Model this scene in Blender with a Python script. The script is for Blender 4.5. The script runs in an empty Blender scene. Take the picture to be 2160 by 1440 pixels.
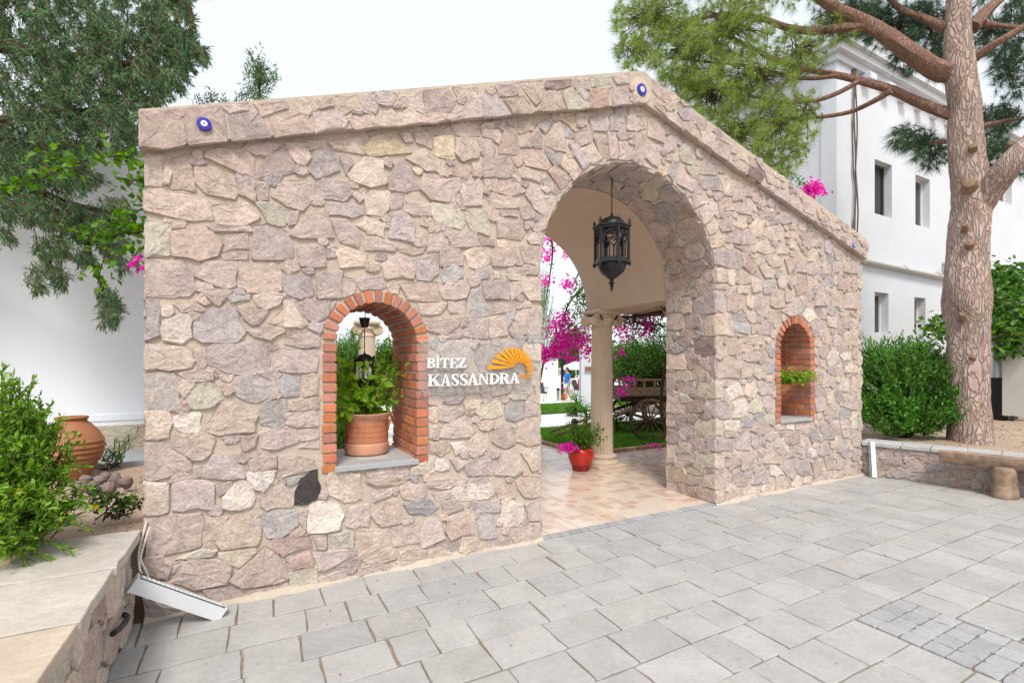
import bpy, bmesh, math, random
import numpy as np
from mathutils import Vector, Matrix
from mathutils.geometry import tessellate_polygon

random.seed(7); RNG = np.random.default_rng(11)
SC = bpy.context.scene
COL = SC.collection

# ------------------------------------------------------------------ camera
FPX = 1013.0            # focal length in photograph pixels (2160 wide)
HORY = 765.0            # horizon row
CAM = Vector((0.0, -3.6, 1.55))
ANG = math.radians(61.93)
FWD = Vector((math.cos(ANG), math.sin(ANG), 0)); RGT = Vector((math.sin(ANG), -math.cos(ANG), 0))
cam_d = bpy.data.cameras.new('camera'); cam = bpy.data.objects.new('camera', cam_d); COL.objects.link(cam)
cam.location = CAM; cam.rotation_euler = (math.radians(90), 0, ANG - math.radians(90))
cam_d.sensor_width = 36; cam_d.lens = 36*FPX/2160; cam_d.shift_y = (HORY-720)/2160
cam_d.clip_start = 0.05; cam_d.clip_end = 2000
SC.camera = cam

# ------------------------------------------------------------------ sky, sun, exposure
SUN_EL, SUN_AZ = 54, 205       # azimuth of the sun, degrees from +Y clockwise
w = bpy.data.worlds.new('World'); SC.world = w; w.use_nodes = True
nt = w.node_tree; nt.nodes.clear()
out = nt.nodes.new('ShaderNodeOutputWorld'); bg = nt.nodes.new('ShaderNodeBackground')
sky = nt.nodes.new('ShaderNodeTexSky'); sky.sky_type = 'NISHITA'; sky.sun_disc = False
sky.sun_elevation = math.radians(SUN_EL); sky.sun_rotation = math.radians(SUN_AZ)
sky.air_density = 1.0; sky.dust_density = 4.0; sky.ozone_density = 1.0
hs = nt.nodes.new('ShaderNodeHueSaturation'); hs.inputs['Saturation'].default_value = 0.6
veil = nt.nodes.new('ShaderNodeMix'); veil.data_type = 'RGBA'; veil.inputs[0].default_value = .62; veil.inputs[7].default_value = (8.0, 8.35, 8.8, 1)   # thin bright cloud veil
nt.links.new(sky.outputs[0], hs.inputs['Color']); nt.links.new(hs.outputs[0], veil.inputs[6]); nt.links.new(veil.outputs[2], bg.inputs[0])
bg.inputs[1].default_value = 0.12; nt.links.new(bg.outputs[0], out.inputs[0])
sl = bpy.data.lights.new('sun', 'SUN'); sl.energy = 2.1; sl.angle = math.radians(16); sl.color = (1, .94, .86)
so = bpy.data.objects.new('sun', sl); COL.objects.link(so)
a, e = math.radians(SUN_AZ), math.radians(SUN_EL)
sdir = Vector((math.sin(a)*math.cos(e), math.cos(a)*math.cos(e), math.sin(e)))
so.rotation_euler = sdir.to_track_quat('Z', 'Y').to_euler(); so.location = sdir*30
SC.view_settings.view_transform = 'Standard'; SC.view_settings.look = 'None'
SC.view_settings.exposure = 0.52; SC.view_settings.gamma = 1
SC.view_settings.use_curve_mapping = False
SC.cycles.max_bounces = 6; SC.cycles.transparent_max_bounces = 8

# ------------------------------------------------------------------ pixel -> place
def ray(px, py):
    u = (px-1080)/FPX; v = (HORY-py)/FPX
    return FWD + RGT*u + Vector((0, 0, v))
def on_y(px, py, y=0.0):
    d = ray(px, py); return CAM + d*((y-CAM.y)/d.y)
def on_x(px, py, x):
    d = ray(px, py); return CAM + d*((x-CAM.x)/d.x)
def on_z(px, py, z=0.0):
    d = ray(px, py); return CAM + d*((z-CAM.z)/d.z)
def at_depth(px, py, Z):
    return CAM + ray(px, py)*Z
def project(p):
    d = Vector(p)-CAM; Z = d.dot(FWD)
    if Z < 0.05: return (-9999, -9999, Z)
    return (1080+FPX*d.dot(RGT)/Z, HORY-FPX*d.z/Z, Z)

# ------------------------------------------------------------------ objects
def thing(name, label, cat, loc=(0, 0, 0), group=None):
    o = bpy.data.objects.new(name, None); COL.objects.link(o); o.location = loc
    o.empty_display_size = .1
    o['label'] = label; o['category'] = cat; o['kind'] = 'thing'
    if group: o['group'] = group
    return o
def structure(o):
    o['kind'] = 'structure'; return o
def tag(o, label, cat, group=None):
    o['label'] = label; o['category'] = cat; o['kind'] = 'thing'
    if group: o['group'] = group
    return o
def put(name, me, parent=None):
    o = bpy.data.objects.new(name, me); COL.objects.link(o)
    if parent is not None:
        o.parent = parent
        off = Vector(parent.location) if parent.parent is None else Vector()
        o.matrix_parent_inverse = Matrix.Translation(-off)
    return o
def mesh(name, V, F, mat=None, smooth=False, col=None):
    me = bpy.data.meshes.new(name); me.from_pydata([tuple(v) for v in V], [], [tuple(f) for f in F])
    if mat is not None: me.materials.append(mat)
    if smooth: me.polygons.foreach_set('use_smooth', [True]*len(me.polygons))
    if col is not None:
        at = me.attributes.new('Col', 'FLOAT_COLOR', 'POINT')
        arr = np.ones((len(V), 4), dtype=np.float32); arr[:, :3] = np.asarray(col, dtype=np.float32)
        at.data.foreach_set('color', arr.ravel())
    me.update(); return me
def np_mesh(name, V, T, mat, smooth=False):
    V = np.asarray(V, dtype=np.float32).reshape(-1, 3); T = np.asarray(T, dtype=np.int32).reshape(-1, 3)
    me = bpy.data.meshes.new(name)
    me.vertices.add(len(V)); me.vertices.foreach_set('co', V.ravel())
    me.loops.add(T.size); me.loops.foreach_set('vertex_index', T.ravel())
    me.polygons.add(len(T)); me.polygons.foreach_set('loop_start', np.arange(0, T.size, 3, dtype=np.int32))
    me.polygons.foreach_set('loop_total', np.full(len(T), 3, dtype=np.int32))
    if smooth: me.polygons.foreach_set('use_smooth', np.ones(len(T), dtype=bool))
    me.materials.append(mat); me.update(calc_edges=True); me.validate(); return me

class MB:
    """collects primitives into one mesh"""
    def __init__(s): s.V = []; s.F = []
    def add(s, V, F):
        k = len(s.V); s.V += [Vector(v) for v in V]; s.F += [tuple(i+k for i in f) for f in F]; return s
    def box(s, lo, hi, rot=None, org=None, bev=0.0):
        x0, y0, z0 = lo; x1, y1, z1 = hi
        if bev > 0:
            b = bev
            V = []
            for z, i in ((z0, b), (z0+b, 0), (z1-b, 0), (z1, b)):
                V += [(x0+i, y0+i+(0 if i else 0), z), (x1-i, y0+i, z), (x1-i, y1-i, z), (x0+i, y1-i, z)]
            F = [(3, 2, 1, 0), (12, 13, 14, 15)]
            for k in range(3):
                for j in range(4):
                    a_ = 4*k+j; b_ = 4*k+(j+1) % 4; F.append((a_, b_, b_+4, a_+4))
        else:
            V = [(x0, y0, z0), (x1, y0, z0), (x1, y1, z0), (x0, y1, z0), (x0, y0, z1), (x1, y0, z1), (x1, y1, z1), (x0, y1, z1)]
            F = [(3, 2, 1, 0), (4, 5, 6, 7), (0, 1, 5, 4), (1, 2, 6, 5), (2, 3, 7, 6), (3, 0, 4, 7)]
        if rot is not None:
            c = Vector(org) if org is not None else Vector(((x0+x1)/2, (y0+y1)/2, (z0+z1)/2))
            V = [rot @ (Vector(v)-c)+c for v in V]
        return s.add(V, F)
    def tube(s, pts, rad, n=8, caps=True):
        pts = [Vector(p) for p in pts]; N = len(pts)
        if not hasattr(rad, '__len__'): rad = [rad]*N
        ref = Vector((0, 0, 1)); V = []; F = []
        t0 = (pts[1]-pts[0]).normalized()
        if abs(t0.dot(ref)) > .9: ref = Vector((1, 0, 0))
        u = t0.cross(ref).normalized()
        for i, p in enumerate(pts):
            t = (pts[min(i+1, N-1)]-pts[max(i-1, 0)]).normalized()
            u = (u-t*u.dot(t)).normalized(); v = t.cross(u)
            for k in range(n):
                an = 2*math.pi*k/n; V.append(p+(u*math.cos(an)+v*math.sin(an))*rad[i])
        for i in range(N-1):
            for k in range(n):
                F.append((i*n+k, i*n+(k+1) % n, (i+1)*n+(k+1) % n, (i+1)*n+k))
        if caps:
            F.append(tuple(reversed(range(n)))); F.append(tuple((N-1)*n+k for k in range(n)))
        return s.add(V, F)
    def lathe(s, prof, n=24, org=(0, 0, 0), rfun=None, closed=True, sx=1, sy=1):
        ox, oy, oz = org; V = []; F = []; N = len(prof)
        for (r, z) in prof:
            for k in range(n):
                an = 2*math.pi*k/n; rr = r*(rfun(an, z) if rfun else 1)
                V.append((ox+rr*math.cos(an)*sx, oy+rr*math.sin(an)*sy, oz+z))
        for i in range(N-1):
            for k in range(n):
                F.append((i*n+k, i*n+(k+1) % n, (i+1)*n+(k+1) % n, (i+1)*n+k))
        if closed:
            F.append(tuple(reversed(range(n)))); F.append(tuple((N-1)*n+k for k in range(n)))
        return s.add(V, F)
    def prism(s, poly, mapf, h0, h1):
        """extrude a 2-D polygon between heights h0 and h1 along mapf(a,b,h)"""
        n = len(poly); tri = tessellate_polygon([[Vector((p[0], p[1], 0)) for p in poly]])
        V = [mapf(p[0], p[1], h0) for p in poly]+[mapf(p[0], p[1], h1) for p in poly]
        F = [tuple(t) for t in tri]+[tuple(i+n for i in reversed(t)) for t in tri]
        F += [(i, (i+1) % n, n+(i+1) % n, n+i) for i in range(n)]
        return s.add(V, F)
    def build(s, name, mat, parent=None, smooth=False, recalc=True):
        me = bpy.data.meshes.new(name); me.from_pydata([tuple(v) for v in s.V], [], s.F)
        if recalc:
            bm = bmesh.new(); bm.from_mesh(me); bmesh.ops.recalc_face_normals(bm, faces=bm.faces)
            if smooth:
                for e in bm.edges:
                    if len(e.link_faces) == 2 and e.calc_face_angle(0) > .7: e.smooth = False
                for f in bm.faces: f.smooth = True
            bm.to_mesh(me); bm.free()
        me.materials.append(mat); me.update()
        return put(name, me, parent)

def holed(outline, holes, mapf, depth):
    """a slab with real openings: front h=0, back h=depth, reveals round every hole"""
    mb = MB(); loops = [outline]+holes; flat = [p for l in loops for p in l]; n = len(flat)
    tri = tessellate_polygon([[Vector((p[0], p[1], 0)) for p in l] for l in loops])
    V = [mapf(p[0], p[1], 0) for p in flat]+[mapf(p[0], p[1], depth) for p in flat]
    F = [tuple(t) for t in tri]+[tuple(i+n for i in reversed(t)) for t in tri]
    k = 0
    for l in loops:
        m = len(l); F += [(k+i, k+(i+1) % m, n+k+(i+1) % m, n+k+i) for i in range(m)]; k += m
    return mb.add(V, F)

def catmull(P, k=6):
    P = [Vector(p) for p in P]
    if len(P) < 3: return P
    Q = [2*P[0]-P[1]]+P+[2*P[-1]-P[-2]]; out_ = []
    for i in range(1, len(Q)-2):
        for j in range(k):
            t = j/k; p0, p1, p2, p3 = Q[i-1:i+3]
            out_.append(.5*((2*p1)+(p2-p0)*t+(2*p0-5*p1+4*p2-p3)*t*t+(3*p1-p0-3*p2+p3)*t**3))
    out_.append(P[-1]); return out_

# ------------------------------------------------------------------ materials
def ramp(nt, fac, stops):
    r = nt.nodes.new('ShaderNodeValToRGB'); el = r.color_ramp.elements
    while len(el) > 1: el.remove(el[-1])
    el[0].position = stops[0][0]; el[0].color = (*stops[0][1], 1)
    for p, c in stops[1:]:
        e_ = el.new(p); e_.color = (*c, 1)
    nt.links.new(fac, r.inputs[0]); return r.outputs[0]
def noise(nt, vec, scale, detail=6, rough=.6, dist=0):
    n = nt.nodes.new('ShaderNodeTexNoise'); n.inputs['Scale'].default_value = scale
    n.inputs['Detail'].default_value = detail; n.inputs['Roughness'].default_value = rough; n.inputs['Distortion'].default_value = dist
    nt.links.new(vec, n.inputs['Vector']); return n.outputs['Fac']
def mixc(nt, fac, a_, b_, mode='MIX'):
    m = nt.nodes.new('ShaderNodeMix'); m.data_type = 'RGBA'; m.blend_type = mode
    for s_, v in ((0, fac), (6, a_), (7, b_)):
        if isinstance(v, bpy.types.NodeSocket): nt.links.new(v, m.inputs[s_])
        elif s_ == 0: m.inputs[0].default_value = v
        else: m.inputs[s_].default_value = (*v, 1)
    return m.outputs[2]
def basemat(name, rough=.8, spec=.3, metal=0.0):
    m = bpy.data.materials.new(name); m.use_nodes = True; nt = m.node_tree
    b = nt.nodes['Principled BSDF']; b.inputs['Roughness'].default_value = rough; b.inputs['Metallic'].default_value = metal
    b.inputs['Specular IOR Level'].default_value = spec
    g = nt.nodes.new('ShaderNodeNewGeometry')
    return m, nt, b, g
def bump(nt, b, h, strength=.5, dist=.01):
    bp = nt.nodes.new('ShaderNodeBump'); bp.inputs['Strength'].default_value = strength; bp.inputs['Distance'].default_value = dist
    nt.links.new(h, bp.inputs['Height']); nt.links.new(bp.outputs[0], b.inputs['Normal']); return bp
def mat_plain(name, c, rough=.7, spec=.3, metal=0, var=.12, scale=6, bmp=.15, bs=60, bd=.004, island=0.0):
    m, nt, b, g = basemat(name, rough, spec, metal)
    f = noise(nt, g.outputs['Position'], scale, 5)
    c0 = tuple(max(0, x*(1-var)) for x in c); c1 = tuple(min(1, x*(1+var)) for x in c)
    col = ramp(nt, f, [(.3, c0), (.7, c1)])
    if island:
        r = ramp(nt, g.outputs['Random Per Island'], [(0, (1-island,)*3), (1, (1+island*.3,)*3)])
        col = mixc(nt, 1.0, col, r, 'MULTIPLY')
    nt.links.new(col, b.inputs['Base Color'])
    if bmp: bump(nt, b, noise(nt, g.outputs['Position'], bs, 6), bmp, bd)
    return m
def mat_leaf(name, cols, rough=.5, trans=.35, spec=.35):
    m = bpy.data.materials.new(name); m.use_nodes = True; nt = m.node_tree; nt.nodes.clear()
    o = nt.nodes.new('ShaderNodeOutputMaterial'); g = nt.nodes.new('ShaderNodeNewGeometry')
    n = len(cols); c = ramp(nt, g.outputs['Random Per Island'], [((i+.5)/n, cols[i]) for i in range(n)])
    b = nt.nodes.new('ShaderNodeBsdfPrincipled'); b.inputs['Roughness'].default_value = rough; b.inputs['Specular IOR Level'].default_value = spec
    t = nt.nodes.new('ShaderNodeBsdfTranslucent'); mx = nt.nodes.new('ShaderNodeMixShader'); mx.inputs[0].default_value = trans
    nt.links.new(c, b.inputs['Base Color'])
    hv = nt.nodes.new('ShaderNodeHueSaturation'); hv.inputs['Value'].default_value = 1.5; hv.inputs['Saturation'].default_value = 1.1
    nt.links.new(c, hv.inputs['Color']); nt.links.new(hv.outputs[0], t.inputs[0])
    nt.links.new(b.outputs[0], mx.inputs[1]); nt.links.new(t.outputs[0], mx.inputs[2]); nt.links.new(mx.outputs[0], o.inputs[0])
    return m

def mat_stone(name='rubble stone'):
    m, nt, b, g = basemat(name, .88, .2)
    at = nt.nodes.new('ShaderNodeAttribute'); at.attribute_name = 'Col'
    P = g.outputs['Position']
    n1 = noise(nt, P, 9, 8, .68, .6); n2 = noise(nt, P, 55, 5, .7); n3 = noise(nt, P, 170, 3, .6)
    c = mixc(nt, 1.0, at.outputs['Color'], ramp(nt, n1, [(.25, (.66, .63, .63)), (.5, (1, .99, .99)), (.72, (1.26, 1.24, 1.21))]), 'MULTIPLY')
    c = mixc(nt, 1.0, c, ramp(nt, n2, [(.3, (.70, .68, .68)), (.5, (1, 1, 1)), (.7, (1.20, 1.19, 1.17))]), 'MULTIPLY')
    # pale crystals and iron stains
    c = mixc(nt, ramp(nt, n3, [(.62, (0, 0, 0)), (.74, (.55, .55, .55))]), c, (.62, .58, .54))
    st = noise(nt, P, 2.3, 4, .6, 1.0)
    c = mixc(nt, ramp(nt, st, [(.60, (0, 0, 0)), (.74, (.38, .38, .38))]), c, (.44, .29, .17))
    nt.links.new(c, b.inputs['Base Color'])
    ad = nt.nodes.new('ShaderNodeMath'); ad.operation = 'MULTIPLY_ADD'; ad.inputs[1].default_value = .45
    nt.links.new(n2, ad.inputs[0]); nt.links.new(n1, ad.inputs[2])
    bump(nt, b, ad.outputs[0], .75, .022); return m
def mat_mortar():
    m, nt, b, g = basemat('sand mortar', .95, .1); P = g.outputs['Position']
    c = ramp(nt, noise(nt, P, 1.6, 6, .65), [(.3, (.45, .375, .30)), (.55, (.53, .452, .368)), (.75, (.57, .505, .425))])
    c = mixc(nt, .5, c, ramp(nt, noise(nt, P, 90, 4, .7), [(.3, (.36, .30, .24)), (.7, (.62, .545, .455))]))
    nt.links.new(c, b.inputs['Base Color']); 
    ad = nt.nodes.new('ShaderNodeMath'); ad.operation = 'MULTIPLY_ADD'; ad.inputs[1].default_value = .3
    nt.links.new(noise(nt, P, 110, 4, .7), ad.inputs[0]); nt.links.new(noise(nt, P, 14, 5, .6), ad.inputs[2])
    bump(nt, b, ad.outputs[0], .7, .02); return m
def mat_col(name, rough=.8, spec=.25, amt=.16, scale=5, bmp=.35, bs=45, bd=.006, stain=None):
    """per-piece colour from the Col attribute plus weathering"""
    m, nt, b, g = basemat(name, rough, spec); P = g.outputs['Position']
    at = nt.nodes.new('ShaderNodeAttribute'); at.attribute_name = 'Col'
    c = mixc(nt, 1.0, at.outputs['Color'], ramp(nt, noise(nt, P, scale, 7, .65, .4), [(.28, (1-amt,)*3), (.72, (1+amt,)*3)]), 'MULTIPLY')
    c = mixc(nt, 1.0, c, ramp(nt, noise(nt, P, scale*9, 4, .7), [(.3, (1-amt*.6,)*3), (.7, (1+amt*.6,)*3)]), 'MULTIPLY')
    if stain:
        c = mixc(nt, ramp(nt, noise(nt, P, 3.1, 5, .7, .8), [(.60, (0, 0, 0)), (.78, (.6, .6, .6))]), c, stain)
    nt.links.new(c, b.inputs['Base Color'])
    if bmp: bump(nt, b, noise(nt, P, bs, 6, .65), bmp, bd)
    return m

M = {}
M['stone'] = mat_stone(); M['mortar'] = mat_mortar()
M['brick'] = mat_col('red brick', .85, .2, .16, 14, .5, 80, .006)
M['paver'] = mat_col('grey paving', .72, .3, .13, 3.6, .45, 34, .007, stain=(.47, .41, .33))
M['flag'] = mat_col('flagstone', .75, .3, .16, 3.5, .5, 22, .012, stain=(.50, .40, .29))
M['sill'] = mat_col('slate sill', .6, .35, .12, 5, .35, 35, .006)
M['plaster_beige'] = mat_plain('beige plaster', (.58, .46, .355), .9, .15, var=.05, scale=1.5, bmp=.12, bs=40)
M['plaster_white'] = mat_plain('white render', (.63, .66, .705), .85, .2, var=.05, scale=.6, bmp=.12, bs=9, bd=.02)
M['plaster_cool'] = mat_plain('cool white render', (.78, .825, .88), .85, .2, var=.03, scale=.7, bmp=.12, bs=9, bd=.02)
M['column'] = mat_plain('column plaster', (.64, .52, .40), .8, .2, var=.06, scale=4, bmp=.15, bs=70)
M['iron'] = mat_plain('black iron', (.022, .022, .025), .42, .5, metal=.35, var=.3, scale=30, bmp=.2, bs=90)
M['iron_brown'] = mat_plain('brown iron', (.03, .022, .018), .5, .4, metal=.3, var=.3, scale=30, bmp=.2)
M['rope'] = mat_plain('rusty wire', (.22, .10, .045), .8, .2, var=.3, scale=60)
M['terracotta'] = mat_plain('terracotta', (.50, .20, .105), .8, .2, var=.2, scale=7, bmp=.25, bs=70)
M['terracotta_urn'] = mat_plain('urn terracotta', (.36, .155, .075), .7, .3, var=.16, scale=5, bmp=.2, bs=50)
M['red_glaze'] = mat_plain('red glaze', (.50, .022, .012), .16, .5, var=.15, scale=8, bmp=.1, bs=30)
M['red_glaze_matt'] = mat_plain('dark red clay', (.24, .02, .014), .5, .4, var=.15, scale=8)
M['grout'] = mat_plain('pale grout', (.62, .57, .50), .8, .2, var=.1, scale=8)
M['soil'] = mat_plain('sandy soil', (.40, .30, .225), .95, .1, var=.16, scale=3, bmp=.6, bs=28, bd=.03)
M['sand_joint'] = mat_plain('joint sand', (.27, .215, .16), .95, .1, var=.25, scale=9, bmp=.5, bs=60)
M['grass_base'] = mat_plain('lawn base', (.07, .14, .025), .9, .1, var=.25, scale=6, bmp=.6, bs=60, bd=.02)
M['path'] = mat_plain('pale path', (.74, .73, .71), .5, .3, var=.05, scale=2, bmp=.15, bs=30)
M['kerb'] = mat_col('kerb brick', .85, .2, .15, 8)
M['alu'] = mat_plain('white aluminium', (.72, .73, .75), .38, .4, metal=.1, var=.04, scale=8, bmp=0)
M['alu_dark'] = mat_plain('lamp trim', (.05, .055, .06), .4, .4, var=.1, scale=8, bmp=0)
M['led'] = mat_plain('led lens', (.42, .52, .52), .2, .5, var=.1, scale=40, bmp=0)
M['cable'] = mat_plain('white cable', (.68, .64, .57), .5, .3, var=.08, scale=20, bmp=0)
M['cable_brown'] = mat_plain('weathered cable', (.16, .125, .10), .8, .2, var=.2, scale=10, bmp=0)
M['rubber'] = mat_plain('black hose', (.015, .014, .013), .6, .3, var=.2, scale=20, bmp=.1)
M['white_paint'] = mat_plain('white sign paint', (.82, .82, .82), .4, .3, var=.02, scale=5, bmp=0)
M['orange_paint'] = mat_plain('orange sign paint', (.82, .33, .008), .4, .3, var=.03, scale=5, bmp=0)
M['steel'] = mat_plain('steel', (.5, .5, .5), .3, .5, metal=.9, var=.1, scale=20, bmp=0)
M['blue_glass'] = mat_plain('cobalt glass', (.020, .010, .32), .07, .6, var=.15, scale=25, bmp=.1, bs=25)
M['eye_white'] = mat_plain('milk glass', (.78, .82, .84), .1, .5, var=.03, scale=20, bmp=0)
M['eye_blue'] = mat_plain('sky glass', (.25, .55, .70), .1, .5, var=.03, scale=20, bmp=0)
M['eye_black'] = mat_plain('black glass', (.01, .012, .03), .1, .5, var=.03, scale=20, bmp=0)
M['wood_old'] = mat_plain('weathered wood', (.105, .066, .045), .8, .2, var=.35, scale=14, bmp=.5, bs=40, bd=.01)
M['window_frame'] = mat_plain('window frame', (.66, .64, .60), .5, .3, var=.04, scale=4, bmp=0)
M['pipe_grey'] = mat_plain('grey pvc pipe', (.50, .49, .46), .5, .3, var=.08, scale=4, bmp=0)
M['frame_dark'] = mat_plain('dark frame', (.06, .05, .045), .5, .4, var=.1, scale=4, bmp=0)
M['curtain_or_room_shade'] = mat_plain('curtain_or_room_shade', (.50, .47, .42), .9, .1, var=.12, scale=7, bmp=.2, bs=20)
M['room_dark'] = mat_plain('dim room', (.05, .045, .04), .9, .1, var=.2, scale=3, bmp=0)  # near-black colour standing in for the unlit room behind the glass
def mat_glass(name, tint=(.9, .95, .95), alpha=.4):
    m = bpy.data.materials.new(name); m.use_nodes = True; nt = m.node_tree; nt.nodes.clear()
    o = nt.nodes.new('ShaderNodeOutputMaterial'); t = nt.nodes.new('ShaderNodeBsdfTransparent'); t.inputs[0].default_value = (*tint, 1)
    g = nt.nodes.new('ShaderNodeBsdfGlossy'); g.inputs['Roughness'].default_value = .03
    f = nt.nodes.new('ShaderNodeFresnel'); f.inputs[0].default_value = 1.5
    ad = nt.nodes.new('ShaderNodeMath'); ad.operation = 'ADD'; ad.inputs[1].default_value = alpha; ad.use_clamp = True
    mx = nt.nodes.new('ShaderNodeMixShader'); nt.links.new(f.outputs[0], ad.inputs[0]); nt.links.new(ad.outputs[0], mx.inputs[0])
    nt.links.new(t.outputs[0], mx.inputs[1]); nt.links.new(g.outputs[0], mx.inputs[2]); nt.links.new(mx.outputs[0], o.inputs[0]); return m
M['pane'] = mat_glass('window pane', (.75, .8, .8), .12)
def mat_acrylic():
    m = bpy.data.materials.new('clear acrylic'); m.use_nodes = True; nt = m.node_tree; nt.nodes.clear()
    o = nt.nodes.new('ShaderNodeOutputMaterial'); t = nt.nodes.new('ShaderNodeBsdfTransparent'); t.inputs[0].default_value = (.97, .98, .98, 1)
    d = nt.nodes.new('ShaderNodeBsdfPrincipled'); d.inputs['Base Color'].default_value = (.8, .8, .8, 1); d.inputs['Roughness'].default_value = .15
    mx = nt.nodes.new('ShaderNodeMixShader'); mx.inputs[0].default_value = .075
    nt.links.new(t.outputs[0], mx.inputs[1]); nt.links.new(d.outputs[0], mx.inputs[2]); nt.links.new(mx.outputs[0], o.inputs[0]); return m
M['acrylic'] = mat_acrylic()
def mat_bark(name, c0, c1, c2, sc=1.0):
    m, nt, b, g = basemat(name, .9, .15)
    mp = nt.nodes.new('ShaderNodeMapping'); mp.inputs['Scale'].default_value = (1, 1, .26); nt.links.new(g.outputs['Position'], mp.inputs[0])
    v = nt.nodes.new('ShaderNodeTexVoronoi'); v.feature = 'DISTANCE_TO_EDGE'; v.inputs['Scale'].default_value = 19*sc; v.inputs['Randomness'].default_value = 1
    n0 = nt.nodes.new('ShaderNodeTexNoise'); n0.inputs['Scale'].default_value = 7*sc; nt.links.new(mp.outputs[0], n0.inputs[0])
    va = nt.nodes.new('ShaderNodeVectorMath'); va.operation = 'MULTIPLY_ADD'; va.inputs[1].default_value = (.30, .30, .30)
    nt.links.new(n0.outputs['Color'], va.inputs[0]); nt.links.new(mp.outputs[0], va.inputs[2]); nt.links.new(va.outputs[0], v.inputs['Vector'])
    n1 = noise(nt, mp.outputs[0], 14*sc, 6, .7)
    c = ramp(nt, n1, [(.3, c1), (.65, c2)])
    c = mixc(nt, ramp(nt, v.outputs['Distance'], [(.0, (.5, .5, .5)), (.2, (0, 0, 0))]), c, c0)
    nt.links.new(c, b.inputs['Base Color'])
    mn = nt.nodes.new('ShaderNodeMath'); mn.operation = 'MINIMUM'; mn.inputs[1].default_value = .2; nt.links.new(v.outputs['Distance'], mn.inputs[0])
    ad = nt.nodes.new('ShaderNodeMath'); ad.operation = 'MULTIPLY_ADD'; ad.inputs[1].default_value = .12; nt.links.new(n1, ad.inputs[0]); nt.links.new(mn.outputs[0], ad.inputs[2])
    bump(nt, b, ad.outputs[0], .9, .09); return m
M['bark_pine'] = mat_bark('pine bark', (.20, .11, .085), (.34, .245, .205), (.52, .42, .37))
M['bark_branch'] = mat_bark('pine branch bark', (.17, .085, .055), (.29, .165, .12), (.42, .27, .205), 1.8)
M['bark_dark'] = mat_plain('dark twig', (.07, .045, .032), .9, .1, var=.3, scale=20)
M['cut_wood'] = mat_plain('cut knot', (.24, .165, .11), .85, .15, var=.5, scale=40)
M['wood_board'] = mat_plain('brown board', (.25, .12, .05), .6, .3, var=.2, scale=12)
M['orange_clay'] = mat_plain('orange clay', (.52, .12, .03), .6, .3, var=.1, scale=8)
M['wicker'] = mat_plain('grey wicker', (.07, .07, .075), .7, .3, var=.3, scale=60, bmp=.5, bs=120)
M['bamboo'] = mat_plain('bamboo', (.50, .36, .19), .6, .3, var=.15, scale=10)
M['canvas'] = mat_plain('canvas', (.52, .51, .47), .9, .1, var=.05, scale=2)
M['log'] = mat_plain('varnished log', (.29, .205, .145), .6, .3, var=.4, scale=9, bmp=.4, bs=26, bd=.012)
M['leaf_olea'] = mat_leaf('shrub leaf', [(.07, .17, .014), (.13, .28, .02), (.19, .37, .035), (.26, .43, .06)])
M['leaf_myrtle'] = mat_leaf('myrtle leaf', [(.03, .12, .018), (.06, .20, .026), (.10, .28, .04), (.18, .37, .06)])
M['leaf_boug'] = mat_leaf('vine leaf', [(.05, .14, .008), (.09, .22, .012), (.15, .30, .02)], trans=.45)
M['leaf_lime'] = mat_leaf('lime leaf', [(.13, .29, .015), (.22, .42, .03), (.34, .54, .06)], trans=.5)
M['leaf_deep'] = mat_leaf('deep leaf', [(.02, .07, .012), (.045, .13, .018), (.08, .19, .028), (.14, .28, .045)])
M['leaf_cypress'] = mat_leaf('cypress spray', [(.08, .08, .045), (.05, .15, .085), (.09, .22, .11), (.18, .13, .08), (.14, .105, .06), (.10, .26, .12), (.18, .31, .09)], trans=.45)
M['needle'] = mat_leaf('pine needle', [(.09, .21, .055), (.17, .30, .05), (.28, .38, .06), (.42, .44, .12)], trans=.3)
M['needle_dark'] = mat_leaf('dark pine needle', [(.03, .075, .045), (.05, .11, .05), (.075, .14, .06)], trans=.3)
M['bract'] = mat_leaf('bougainvillea bract', [(.66, .02, .42), (.80, .05, .56), (.85, .12, .62)], trans=.5)
M['bract_pink'] = mat_leaf('pink petal', [(.62, .25, .50), (.72, .40, .62)], trans=.3)
M['grass'] = mat_leaf('grass blade', [(.05, .15, .008), (.09, .24, .012), (.14, .32, .02)], trans=.35)
M['leaf_pergola'] = mat_leaf('pergola leaf', [(.02, .06, .01), (.045, .13, .018), (.08, .19, .025), (.12, .25, .03)])
M['dry_leaf'] = mat_leaf('dry leaf', [(.20, .12, .06), (.30, .19, .09), (.14, .08, .05)], trans=.1)
M['grey_leaf'] = mat_leaf('pepper leaf', [(.12, .22, .10), (.20, .32, .15), (.30, .42, .22)], trans=.4)
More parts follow.
